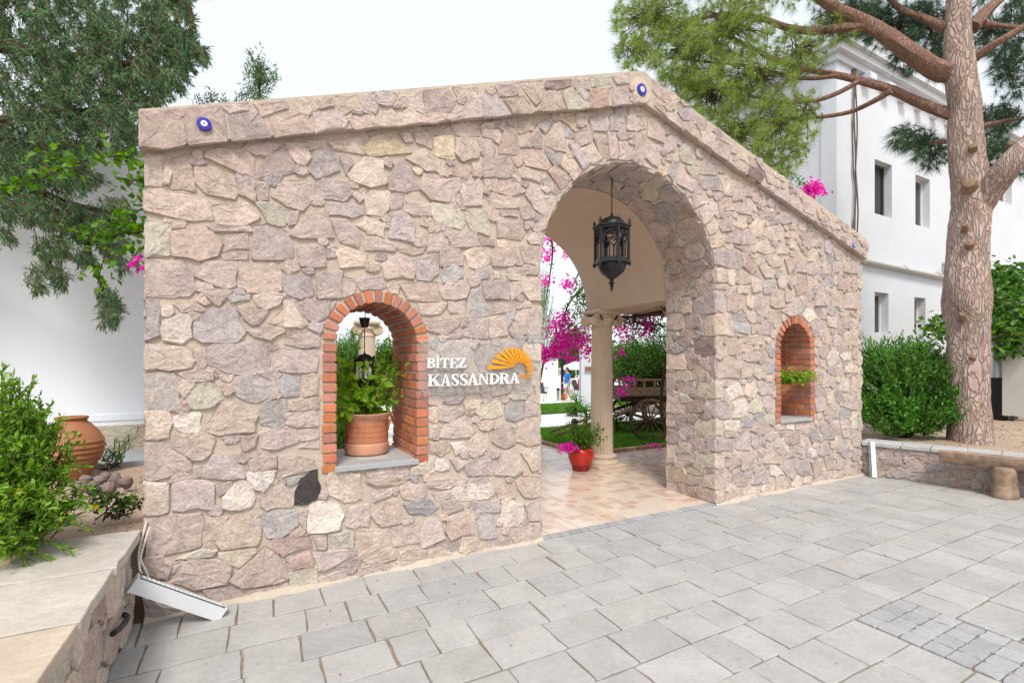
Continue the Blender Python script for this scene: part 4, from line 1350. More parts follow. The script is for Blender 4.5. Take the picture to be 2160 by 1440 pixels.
M['tile'] = mat_tile()
b = MB(); b.box((-.3, .08, -.055), (4.85, 6.0, -.006)); b.box((4.8505, .7205, -.055), (7.7, 2.88, -.006)); floor = structure(b.build('tiled_floor', M['grout']))
tl = []; T = .34
for i in range(-2, 22):
    for j in range(0, 18):
        p, q = 2.0+(i-4)*T, .082+j*T
        if p < -.28 or q+T > 6.05 or (p+T > 4.87 and (q+T > 2.93 or p+T > 7.7 or q < .70)): continue
        if q < .70 and (p+T < 2.05 or p > 4.5): continue
        tl.append([(p+.0035, q+.0035), (p+T-.0035, q+.0035), (p+T-.0035, q+T-.0035), (p+.0035, q+T-.0035)])
tm = MB(); tm.box((0, 0, -.02), (T-.007, T-.007, 0), bev=.0015)
tile_me = None
for k, pl in enumerate(tl):
    if tile_me is None:
        tm_o = tm.build('floor_tile', M['tile'], floor); tile_me = tm_o.data; o = tm_o
    else: o = put('floor_tile', tile_me, floor)
    o.location = (pl[0][0], pl[0][1], .002+R.uniform(-.0006, .0006))
# the pale path beyond, lawns, terrace
b = MB(); b.box((-8, 5.97, -.055), (40, 8.7, -.008)); path = structure(b.build('path', M['path']))
b = MB(); b.box((4.87, 2.97, -.055), (24, 5.95, .03)); lawn = structure(b.build('lawn', M['grass_base']))
b = MB(); b.add([(5, 8.78, .03), (40, 8.78, .03), (40, 15.05, -.33), (5, 15.05, -.33), (5, 8.78, -.1), (40, 8.78, -.1), (40, 15.05, -.4), (5, 15.05, -.4)],
                [(0, 1, 2, 3), (4, 5, 1, 0), (5, 6, 2, 1), (6, 7, 3, 2), (7, 4, 0, 3)])
b.build('lawn', M['grass_base']); structure(bpy.data.objects[[o.name for o in COL.objects if o.name.startswith('lawn')][-1]])
b = MB(); b.box((2, 15.1, -.5), (60, 60, -.345)); structure(b.build('terrace', M['path']))
def blades(name, x0, x1, y0, y1, zf, n, h, label):
    P = np.stack([RNG.uniform(x0, x1, n), RNG.uniform(y0, y1, n)], 1); Z = zf(P[:, 1]); H = h*RNG.uniform(.5, 1.2, n); an = RNG.uniform(0, 6.28, n)
    w_ = .004*RNG.uniform(.8, 1.6, n)*(h/.05); lx, ly = RNG.normal(0, .4, n)*H, RNG.normal(0, .4, n)*H
    V = np.zeros((n, 3, 3)); V[:, 0] = np.stack([P[:, 0]-np.cos(an)*w_, P[:, 1]-np.sin(an)*w_, Z], 1); V[:, 1] = np.stack([P[:, 0]+np.cos(an)*w_, P[:, 1]+np.sin(an)*w_, Z], 1)
    V[:, 2] = np.stack([P[:, 0]+lx, P[:, 1]+ly, Z+H], 1)
    o = put(name, np_mesh(name, V, np.arange(n*3), M['grass'])); o['kind'] = 'stuff'; o['label'] = label; o['category'] = 'grass'; return o
blades('grass', 4.9, 11, 2.99, 5.94, lambda y: 0*y+.028, 60000, .055, 'short green lawn grass under the old wooden cart')
blades('grass', 5.0, 16, 8.8, 15.0, lambda y: .03-(y-8.78)*.0574, 30000, .07, 'short green lawn grass between the pale path and the terrace')
# brick kerb round the near lawn
kerb = structure(thing('kerb', '', '')); del kerb['label']; del kerb['category']
def kerb_run(p, q):
    p, q = Vector((*p, 0)), Vector((*q, 0)); d = (q-p); L = d.length; d.normalize(); nrm = Vector((-d.y, d.x, 0)); s = 0
    while s < L-.05:
        l = min(.21, L-s); a_ = p+d*(s+.004); c_ = p+d*(s+l-.004); v = R.uniform(.8, 1.1); k = (.36*v, .19*v, .125*v) if R.random() < .75 else (.42*v, .30*v, .22*v)
        put_slab(kerb, 'kerb_brick', [(a_.x-nrm.x*.05, a_.y-nrm.y*.05), (c_.x-nrm.x*.05, c_.y-nrm.y*.05), (c_.x+nrm.x*.05, c_.y+nrm.y*.05), (a_.x+nrm.x*.05, a_.y+nrm.y*.05)], -.04, .055, k, M['kerb'], R, .002); s += .215
kerb_run((4.87, 5.95), (4.87, 3.2)); kerb_run((4.89, 3.12), (5.05, 2.95)); kerb_run((5.12, 2.93), (8.6, 2.93))

# ------------------------------------------------------------------ planting beds and the low walls
b = MB(); N = 26
def bed(name, x0, x1, y0, y1, z, k=22, keep=None):
    V = []; F = []
    for i in range(k+1):
        for j in range(k+1):
            x, y_ = x0+(x1-x0)*i/k, y0+(y1-y0)*j/k
            V.append((x, y_, z+.02*math.sin(x*3.1+y_*2)+.015*math.sin(y_*5.3-x*1.7)+R.uniform(-.006, .006)))
    for i in range(k):
        for j in range(k): F.append((i*(k+1)+j, (i+1)*(k+1)+j, (i+1)*(k+1)+j+1, i*(k+1)+j+1))
    return structure(put(name, mesh(name, V, F, M['soil'], True)))
bed('planting_bed', -9, -.66, -6, 3.75, .46)
bed('planting_bed', 7.75, 22, -7, 6.4, .40)
lowl = thing('low_wall', 'low rubble planter wall with pale slab top, under the leaning lamp and hose', 'wall', (-.82, -1.9, 0))
b = MB(); b.box((-1.02, -3.9, -.05), (-.655, -.02, .50)); b.build('mortar_core', M['mortar'], lowl)
bk = StoneBank(); g2 = Grid(-3.9, -.03, 0, .5, lambda A, B: (B > .01) & (B < .49) & (A > -3.88) & (A < -.05))
for p in g2.pack(R, [(.15, .10, 400), (.09, .07, 900), (.05, .035, 1500), (.03, .022, 1500)], 0, gap=.012):
    bk.add(p, R.uniform(.012, .03), lambda a_, b_, n: (-.655+n, a_, b_), tone(R.choice('ppvcbcg'), R), False, R)
bk.flush(lowl, 'stone', 120, M['stone'])
SLC = [(.44, .405, .36), (.46, .42, .365), (.47, .395, .31), (.45, .42, .38)]
yy = -.02
for k, L in enumerate([.62, .55, .75, .8, .7, .5]):
    put_slab(lowl, 'cap_slab', [(-1.09+R.uniform(-.03, .02), yy-L+.006), (-.60+R.uniform(-.012, .006), yy-L+.006), (-.60+R.uniform(-.012, .006), yy-.006), (-1.09+R.uniform(-.03, .02), yy-.006)], .505, .555+R.uniform(-.004, .004), SLC[k % 4], M['flag'], R, .0035); yy -= L
# right low wall, slightly splayed
lowr = thing('low_wall', 'low rubble wall with slate capping behind the log bench', 'wall', (7.75, -1.2, 0))
NV = Vector((-.958, -.287, 0))                                  # its face normal, towards the court
def lr(s, z, n): q = LW0+LWD*s+NV*n; return (q.x, q.y, z)
def on_lr(px, py):
    d = ray(px, py); o = CAM-LW0; den = d.dot(NV); t = -o.dot(NV)/den; q = CAM+d*t; return ((q-LW0).dot(LWD), q.z)
LH = .415
b = MB()
b.add([lr(s, z, n) for z in (-.05, LH) for n in (0, -.34) for s in (0, 4.6)], [(0, 1, 3, 2), (4, 6, 7, 5), (0, 4, 5, 1), (2, 3, 7, 6), (0, 2, 6, 4), (1, 5, 7, 3)])
b.build('mortar_core', M['mortar'], lowr)
bk = StoneBank(); g2 = Grid(0, 4.6, 0, LH, lambda A, B: (B > .01) & (B < LH-.01) & (A > .02) & (A < 4.55))
for code, p in traced(LOWR, on_lr):
    p = [(max(.02, q[0]), min(max(q[1], .01), LH-.01)) for q in p]
    if abs(area2(p)) < .001: continue
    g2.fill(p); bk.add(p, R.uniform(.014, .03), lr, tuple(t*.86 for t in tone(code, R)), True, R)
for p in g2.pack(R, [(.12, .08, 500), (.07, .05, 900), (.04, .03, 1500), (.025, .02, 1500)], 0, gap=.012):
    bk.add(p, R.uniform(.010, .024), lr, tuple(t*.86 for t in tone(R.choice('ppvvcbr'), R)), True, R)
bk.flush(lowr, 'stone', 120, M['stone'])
s = 0.0
for L in [.42, .30, .34, .30, .45, .4, .5, .45, .5, .5]:
    q = [lr(s+.004, 0, .045+R.uniform(-.008, .01)), lr(s+L-.004, 0, .045+R.uniform(-.008, .01)), lr(s+L-.004, 0, -.38), lr(s+.004, 0, -.38)]
    v = R.uniform(.88, 1.08); put_slab(lowr, 'cap_slab', [(t[0], t[1]) for t in q], LH+.002, LH+.045+R.uniform(-.003, .003), (.40*v, .40*v, .395*v), M['flag'], R, .005); s += L

# ------------------------------------------------------------------ vaulted porch and columns behind the gate
porch = thing('vaulted_porch', 'beige plastered barrel vault carried on fluted columns behind the arch', 'porch', (3.33, 1.5, 2.3))
VR, VS, VY0, VY1 = 1.16, 2.33, GT+.004, 2.38
prof = [(1.80, VS), (ACX-VR, VS)]+arc(ACX, VS, VR, 30, 180, 0)[1:]+[(6.35, VS), (6.35, VS+.30), (ACX+1.36, VS+.30)]+arc(ACX, VS+.02, 1.36, 22, 12, 168)+[(ACX-1.36, VS+.30), (1.80, VS+.30)]
holed(prof, [], lambda x, z, d: (x, VY0+d, z), VY1-VY0).build('vault', M['plaster_beige'], porch, True)
def ionic(x, y, h, label, rot=0, rs=.165, group='fluted ionic columns'):
    t = thing('column', label, 'column', (x, y, 0), group)
    b = MB(); b.box((x-.25, y-.25, 0.0), (x+.25, y+.25, .05), bev=.006)
    b.lathe([(.245, .05), (.25, .075), (.235, .10), (.215, .11), (.205, .135), (.222, .15), (.222, .17), (.20, .185), (rs+.012, .20)], 32, (x, y, 0)); b.build('base', M['column'], t, True)
    nfl = 20; n = nfl*6
    def flute(an, z): return 1-.055*max(0, math.sin(an*nfl))**.6
    b = MB(); H0, H1 = .195, h-.27
    b.lathe([(rs*1.02, H0), (rs, H0+.2), (rs*.97, H0+(H1-H0)*.6), (rs*.91, H1)], n, (x, y, 0), flute); b.build('shaft', M['column'], t, True)
    c, s_ = math.cos(rot), math.sin(rot)
    def loc(u, v, z): return (x+c*u-s_*v, y+s_*u+c*v, z)
    b = MB(); b.lathe([(rs*.94, h-.275), (rs*.98, h-.262), (rs*.93, h-.25), (rs*.92, h-.19), (rs*1.18, h-.13), (rs*1.1, h-.09)], 32, (x, y, 0))
    # cushion between the volutes
    for sv in (-1, 1):
        b.add([loc(u, sv*(.135+o_), z) for o_ in (0, .03) for (u, z) in ((-.17, h-.15), (.17, h-.15), (.17, h-.06), (-.17, h-.06))], [(0, 1, 2, 3), (4, 7, 6, 5), (0, 4, 5, 1), (1, 5, 6, 2), (2, 6, 7, 3), (3, 7, 4, 0)])
    cap = b.build('capital', M['column'], t, True)
    for su in (-1, 1):
        b = MB(); cu, cz_ = su*.188, h-.155
        # scroll body
        V = []; n2 = 26; L = [(-.165, .088), (-.13, .094), (-.07, .066), (0, .058), (.07, .066), (.13, .094), (.165, .088)]
        for v, r in L: V += [loc(cu+r*math.cos(2*math.pi*k/n2), v, cz_+r*math.sin(2*math.pi*k/n2)) for k in range(n2)]
        F = [(i*n2+k, i*n2+(k+1) % n2, (i+1)*n2+(k+1) % n2, (i+1)*n2+k) for i in range(len(L)-1) for k in range(n2)]+[tuple(range(n2)), tuple((len(L)-1)*n2+k for k in range(n2))]
        b.add(V, F)
        for sv in (-1, 1):
            pts = [loc(cu-su*r*math.cos(a_), sv*.167, cz_+r*math.sin(a_)) for a_, r in ((math.pi*.5+q*.33, .084*(1-q/44)) for q in range(40))]
            b.tube(pts, [.0085*(1-k/60) for k in range(len(pts))], 6)
            b.tube([loc(cu, sv*.16, cz_), loc(cu, sv*.182, cz_)], .016, 10)
        b.build('volute', M['column'], t, True)
    b = MB(); 
    for (hw, z0, z1) in ((.20, h-.062, h-.04), (.225, h-.04, h)):
        b.add([loc(u, v, z) for z in (z0, z1) for (u, v) in ((-hw, -hw), (hw, -hw), (hw, hw), (-hw, hw))], [(3, 2, 1, 0), (4, 5, 6, 7), (0, 1, 5, 4), (1, 2, 6, 5), (2, 3, 7, 6), (3, 0, 4, 7)])
    b.build('abacus', M['column'], t); return t
ionic(4.6, 2.15, VS, 'fluted beige ionic column beside the red pot under the vault corner', 0)
ionic(2.02, 2.15, VS, 'fluted beige ionic column under the vault, opposite the red pot', 0)
ionic(1.80, 5.45, 2.30, 'freestanding beige ionic column in the shrubs seen through the brick niche', -.1)
# ------------------------------------------------------------------ white buildings
def window(parent, x0, x1, z0, z1, y, depth, fm_, gm, split=True, ax='x'):
    def bx(b, a0, a1, d0, d1, c0, c1):
        b.box((a0, y+d0, c0), (a1, y+d1, c1))
    f = MB(); w_ = .05; d = depth-.10
    bx(f, x0, x0+w_, d, d+.06, z0, z1); bx(f, x1-w_, x1, d, d+.06, z0, z1); bx(f, x0+w_, x1-w_, d+.002, d+.058, z0, z0+w_); bx(f, x0+w_, x1-w_, d+.002, d+.058, z1-w_, z1)
    if split: m_ = (x0+x1)/2; bx(f, m_-.025, m_+.025, d+.004, d+.056, z0+w_, z1-w_)
    o = f.build('window', fm_, parent)
    p = MB(); bx(p, x0+w_, x1-w_, d+.025, d+.032, z0+w_, z1-w_); p.build('pane', M['pane'], o)
    p = MB(); n = 14; V = []
    for i in range(n+1):
        xx = x0+.02+(x1-x0-.04)*i/n
        for zz in (z0+.02, z1-.02): V.append((xx, y+depth+.05+.025*math.sin(i*2.1), zz))
    p.add(V, [(2*i, 2*i+2, 2*i+3, 2*i+1) for i in range(n)]); p.build('curtain_or_room_shade', gm, o); return o
left_b = thing('white_building', 'plain white rendered building with stone plinth behind the terracotta urn', 'building', (-4, 4.5, 0))
b = MB(); b.box((-12, 3.75, .05), (.30, 9, 4.15)); b.build('wall', M['plaster_cool'], left_b)
g3 = MB(); g3.box((-12, 3.70, .3), (.32, 3.755, .80)); g3.build('plinth_core', M['mortar'], left_b)
b = MB(); b.box((-12, 3.735, .86), (.31, 3.752, .93)); b.build('string_course', M['plaster_cool'], left_b)
bk = StoneBank(); g4 = Grid(-7, .3, .42, .80, lambda A, B: (B > .43) & (B < .795) & (A > -6.9) & (A < .28))
for p in g4.pack(R, [(.22, .13, 500), (.10, .08, 700), (.05, .04, 900)], 0, gap=.01):
    bk.add(p, R.uniform(.006, .014), lambda a_, b_, n: (a_, 3.70-n, b_), tone(R.choice('cycggp'), R), False, R)
bk.flush(left_b, 'plinth_stone', 60, M['stone'])
FY = 2.45; BX = 11.4
rb = thing('white_building', 'tall white rendered house with recessed windows behind the pine tree', 'building', (15, 5, 0))
wins = [(13.05, 13.86, 5.12, 6.42), (15.05, 15.84, 5.12, 6.42), (13.05, 13.7, 2.25, 3.25), (15.0, 15.6, 2.25, 3.25), (20.4, 21.4, 6.6, 7.5), (22.5, 23.3, 3.0, 4.2)]
hl = [[(a_, c_), (b_, c_), (b_, d_), (a_, d_)] for a_, b_, c_, d_ in wins]
holed([(BX+.004, .1), (34, .1), (34, 8.75), (BX+.004, 8.75)], hl, lambda x, z, d: (x, FY+d, z), .38).build('wall', M['plaster_white'], rb)
lw = [[(5.3, 4.9), (6.3, 4.9), (6.3, 6.3), (5.3, 6.3)]]
holed([(FY+.003, .1), (6.6, .1), (6.6, 8.75), (FY+.003, 8.75)], lw, lambda y_, z, d: (BX+d, y_, z), .36).build('wall', M['plaster_white'], rb)
b = MB(); b.box((BX-.03, FY-.035, .1), (BX+.55, FY+.3, 8.3), bev=.01); b.build('corner_pilaster', M['plaster_white'], rb)
for i, (a_, b_, c_, d_) in enumerate(wins): window(rb, a_, b_, c_, d_, FY, .27, M['frame_dark'] if i == 0 else M['window_frame'], M['curtain_or_room_shade'] if i else M['room_dark'], i != 0)  # first window: backing sheet painted dark as the room's shade, not cloth
f = MB()
for (y0_, y1_, z0_, z1_) in ((5.3, 5.36, 4.9, 6.3), (6.24, 6.3, 4.9, 6.3), (5.36, 6.24, 4.9, 4.96), (5.36, 6.24, 6.24, 6.3), (5.77, 5.83, 4.96, 6.24)): f.box((BX+.2, y0_, z0_), (BX+.26, y1_, z1_))
o = f.build('window', M['frame_dark'], rb); f = MB(); f.box((BX+.225, 5.36, 4.96), (BX+.232, 6.24, 6.24)); f.build('pane', M['pane'], o)
f = MB(); f.box((BX+.34, 5.2, 4.8), (BX+.40, 6.4, 6.4)); f.build('curtain_or_room_shade', M['room_dark'], o)  # dark sheet painted as the shaded interior behind this pane
b = MB(); 
for (d, z0_, z1_) in ((.10, 8.25, 8.40), (.22, 8.40, 8.55), (.32, 8.55, 8.80)): b.box((BX-d, FY-d, z0_), (34.2, 6.6, z1_))
b.build('cornice', M['plaster_white'], rb)
for k in range(26):
    b = MB(); xx = BX+1.0+k*.85; b.box((xx, FY-.22, 8.05), (xx+.28, FY+.02, 8.25), bev=.03); b.build('corbel', M['plaster_white'], rb)
b = MB(); b.tube(catmull([(BX+.4, FY-.09, 3.92), (13.2, FY-.09, 3.90), (16.2, FY-.09, 3.86), (18.3, FY-.09, 3.84)], 5), .062, 12)
for xx in (12.3, 14.2, 16.0): b.tube([(xx, FY-.09, 3.9), (xx+.09, FY-.09, 3.9)], .075, 12)
b.tube([(16.5, FY-.09, 3.86), (16.55, FY-.09, 4.2), (16.6, FY, 4.3)], .05, 10); b.build('drain_pipe', M['pipe_grey'], rb, True)
for k in range(3):
    b = MB(); P = [(BX+.62+.05*k, FY-.05, 8.3)]
    for q in range(1, 14): P.append((BX+.62+.04*k+.035*math.sin(q*1.3+k*2)+(.05 if 5 < q < 8 else 0), FY-.05-.012*k, 8.3-q*.47))
    b.tube(catmull(P, 4), .017, 6); b.build('cable', M['cable_brown'], rb)
# ------------------------------------------------------------------ the sign on the gate
SY = -.055                                                     # face of the clear panel, stood off the wall
def sgn(tx, ty): q = on_y(880+tx/8, 700+ty/8, SY-.012); return q.x, q.z
sp0 = on_y(884, 833, SY); sp1 = on_y(1136, 717, SY); sx0, sx1 = sp0.x, sp1.x; sz0, sz1 = 1.305, 1.735
sign = thing('sign_board', 'clear acrylic sign with white letters and an orange shell beside the brick niche', 'sign', ((sx0+sx1)/2, SY, sz0))
b = MB(); b.box((sx0, SY, sz0), (sx1, SY+.008, sz1)); b.build('panel', M['acrylic'], sign)
def half(cx, cy, rx, ry, n=10): return [(cx+rx*math.sin(math.pi*i/n), cy-ry*math.cos(math.pi*i/n)) for i in range(n+1)]
def glyph(ch, w):
    """serif capital as polygons in a box w wide and 1 high"""
    P = []; sf = .055; st = min(.23, w*.30); hl = .07
    def rect(x0, x1, y0, y1): P.append([(x0, y0), (x1, y0), (x1, y1), (x0, y1)])
    def ser(x0, x1, y): rect(x0, x1, y, y+sf)
    def bowl(x, cy, rx, ry, tx, ty):
        o = half(x, cy, rx, ry); i = half(x, cy, rx-tx, ry-ty); P.append(o+i[::-1])
    def line(x0, y0, x1, y1, wd): P.append([(x0-wd/2, y0), (x0+wd/2, y0), (x1+wd/2, y1), (x1-wd/2, y1)])
    if ch == 'B':
        rect(.12*w, .12*w+st, 0, 1); ser(0, .5*w, 0); ser(0, .5*w, 1-sf)
        bowl(.12*w+st*.8, .27, w-.12*w-st*.8, .27, st*.95, hl); bowl(.12*w+st*.8, .755, w*.93-.12*w-st*.8, .245, st*.9, hl); rect(.12*w+st, .5*w, 0, hl); rect(.12*w+st, .5*w, 1-hl, 1); rect(.12*w+st, .5*w, .48, .54)
    elif ch in 'Iİ':
        rect(w*.5-st*.75, w*.5+st*.75, 0, 1); ser(.0, w, 0); ser(0, w, 1-sf)
        if ch == 'İ': P.append([(w*.5+.10*math.cos(a_), 1.20+.10*math.sin(a_)) for a_ in [2*math.pi*k/16 for k in range(16)]])
    elif ch == 'T':
        rect(w*.5-st*.5, w*.5+st*.5, 0, 1); ser(.22*w, .78*w, 0); rect(.02*w, .98*w, 1-hl, 1); P.append([(0, .70), (.05*w, .70), (.16*w, 1-hl), (.02*w, 1-hl)]); P.append([(w, .70), (.95*w, .70), (.84*w, 1-hl), (.98*w, 1-hl)])
    elif ch == 'E':
        rect(.12*w, .12*w+st, 0, 1); ser(0, .9*w, 0); ser(0, .88*w, 1-sf); rect(.12*w+st, .62*w, .48, .54); rect(.58*w, .66*w, .38, .64)
        P.append([(w, .32), (.95*w, .32), (.78*w, sf), (.9*w, 0)]); P.append([(.95*w, .72), (.90*w, .72), (.74*w, 1-sf), (.88*w, 1)])
    elif ch == 'Z':
        P.append([(.02*w, 0), (.02*w+st*1.2, 0), (.95*w, 1), (.95*w-st*1.2, 1)]); rect(.02*w, .96*w, 0, hl); rect(.06*w, .95*w, 1-hl, 1)
        P.append([(w, .32), (.95*w, .32), (.80*w, hl), (.96*w, 0)]); P.append([(.04*w, .70), (.09*w, .70), (.22*w, 1-hl), (.06*w, 1)])
    elif ch == 'K':
        rect(.10*w, .10*w+st, 0, 1); ser(0, .48*w, 0); ser(0, .48*w, 1-sf); P.append([(.10*w+st, .38), (.10*w+st, .46), (.74*w, .97), (.82*w, .97)])
        P.append([(.62*w, 0), (.96*w, 0), (.52*w, .66), (.36*w, .54)]); ser(.56*w, w, 0); ser(.60*w, .94*w, 1-sf)
    elif ch == 'A':
        P.append([(.46*w, 1), (.56*w, 1), (.94*w, 0), (.64*w, 0)]); P.append([(.46*w, 1), (.50*w, .92), (.18*w, 0), (.10*w, 0)]); rect(.24*w, .70*w, .27, .33); ser(0, .32*w, 0); ser(.54*w, w, 0)
    elif ch == 'N':
        rect(.14*w, .20*w, 0, 1); rect(.80*w, .86*w, 0, 1); P.append([(.06*w, 1), (.32*w, 1), (.86*w, .0), (.78*w, 0)]); ser(.02*w, .34*w, 0); ser(.66*w, w, 1-sf); ser(0, .3*w, 1-sf)
    elif ch == 'D':
        rect(.12*w, .12*w+st, 0, 1); ser(0, .4*w, 0); ser(0, .4*w, 1-sf); bowl(.12*w+st*.7, .5, w-.12*w-st*.7, .5, st*1.0, hl)
    elif ch == 'R':
        rect(.10*w, .10*w+st, 0, 1); ser(0, .44*w, 0); ser(0, .44*w, 1-sf); bowl(.10*w+st*.8, .74, w*.84-.10*w-st*.8, .26, st*.9, hl); rect(.1*w+st, .42*w, .48, .54); P.append([(.66*w, 0), (w, 0), (.62*w, .52), (.38*w, .52)]); ser(.62*w, w, 0)
    elif ch == 'S':
        C = [(.82, .74, .03), (.80, .86, .05), (.66, .955, .06), (.46, .965, .075), (.25, .88, .15), (.20, .72, .20), (.34, .59, .22), (.58, .47, .23), (.78, .34, .21), (.78, .16, .16), (.62, .045, .08), (.40, .03, .06), (.22, .10, .05), (.14, .26, .03)]
        pts = catmull([(c[0]*w, c[1], 0) for c in C], 4); wd = catmull([(c[2], 0, 0) for c in C], 4); L = []; Rr = []
        for i, p in enumerate(pts):
            t = (pts[min(i+1, len(pts)-1)]-pts[max(i-1, 0)]).normalized(); q = max(wd[i].x, .03)*.5*min(1, w/.75); L.append((p.x-t.y*q, p.y+t.x*q)); Rr.append((p.x+t.y*q, p.y-t.x*q))
        for i in range(len(pts)-1): P.append([L[i], L[i+1], Rr[i+1], Rr[i]])
        P.append([(.76*w, .70), (.86*w, .70), (.86*w, .97), (.80*w, .97)]); P.append([(.10*w, .30), (.19*w, .30), (.15*w, .03), (.10*w, .03)])
    return P
def letter(ch, x0, x1, yt, yb):
    a0, za = sgn(x0, yb); a1, _ = sgn(x1, yb); _, zb = sgn(x0, yt); h = zb-za; w = (a1-a0)/h; b = MB()
    for k, poly in enumerate(glyph(ch, w)):
        b.prism([(a0+p[0]*h, za+p[1]*h) for p in poly], lambda a_, c_, d: (a_, d, c_), SY-.0005, SY-.016-.00025*(k % 9))
    b.build('letter', M['white_paint'], sign)
for a_ in [('B', 160, 305, 440, 605), ('İ', 312, 382, 440, 605), ('T', 388, 545, 440, 605), ('E', 550, 690, 440, 605), ('Z', 692, 825, 437, 600),
           ('K', 175, 400, 715, 912), ('A', 400, 565, 713, 910), ('S', 575, 708, 710, 906), ('S', 715, 858, 706, 902), ('A', 852, 1030, 704, 897), ('N', 1030, 1210, 699, 888),
           ('D', 1215, 1385, 695, 881), ('R', 1388, 1562, 690, 874), ('A', 1568, 1722, 685, 864)]: letter(*a_)
TIP = [(1200, 600), (1265, 485), (1325, 400), (1410, 340), (1495, 295), (1575, 270), (1650, 268), (1720, 280), (1785, 310), (1832, 350), (1877, 398), (1912, 440), (1940, 492), (1952, 550), (1960, 600), (1957, 640), (1947, 680), (1930, 715), (1910, 745), (1885, 770), (1855, 785), (1820, 795), (1785, 785), (1757, 765), (1738, 730), (1730, 690)]
INN = [(1650, 575), (1650, 560), (1660, 540), (1672, 530), (1692, 522), (1718, 520), (1746, 520), (1775, 522), (1800, 532), (1818, 548), (1832, 565), (1845, 582), (1855, 602), (1852, 630), (1852, 650), (1860, 670), (1865, 690), (1860, 705), (1850, 720), (1840, 730), (1825, 735), (1810, 735), (1795, 730), (1780, 720), (1770, 710), (1765, 695)]
for k, (t, i) in enumerate(zip(TIP, INN)):
    d = Vector((t[0]-i[0], t[1]-i[1])); n = Vector((-d.y, d.x)).normalized(); wo = [34, 30, 29, 28, 27, 26, 25, 22, 20][k] if k < 9 else max(5, 15-(k-9)*.8); wi = 4 if k < 9 else 2.5
    m_ = Vector(((t[0]+i[0])/2, (t[1]+i[1])/2))-n*wo*.28*(1 if k < 8 else .3)
    poly = [(t[0]+n.x*wo, t[1]+n.y*wo), (m_.x+n.x*wo*.72, m_.y+n.y*wo*.72), (i[0]+n.x*wi, i[1]+n.y*wi), (i[0]-n.x*wi, i[1]-n.y*wi), (m_.x-n.x*wo*.72, m_.y-n.y*wo*.72), (t[0]-n.x*wo*.9, t[1]-n.y*wo*.9)]
    b = MB(); b.prism([sgn(*q) for q in poly], lambda a_, c_, d_: (a_, d_, c_), SY-.0005, SY-.012); b.build('shell_rib', M['orange_paint'], sign)
for (tx, ty) in ((95, 1000), (1075, 190), (2005, 185), (2010, 925), (1110, 960), (80, 175)):
    x, z = sgn(tx, ty); b = MB(); b.tube([(x, SY+.05, z), (x, SY-.008, z)], .0075, 10); b.build('stand_off', M['steel'], sign, True)

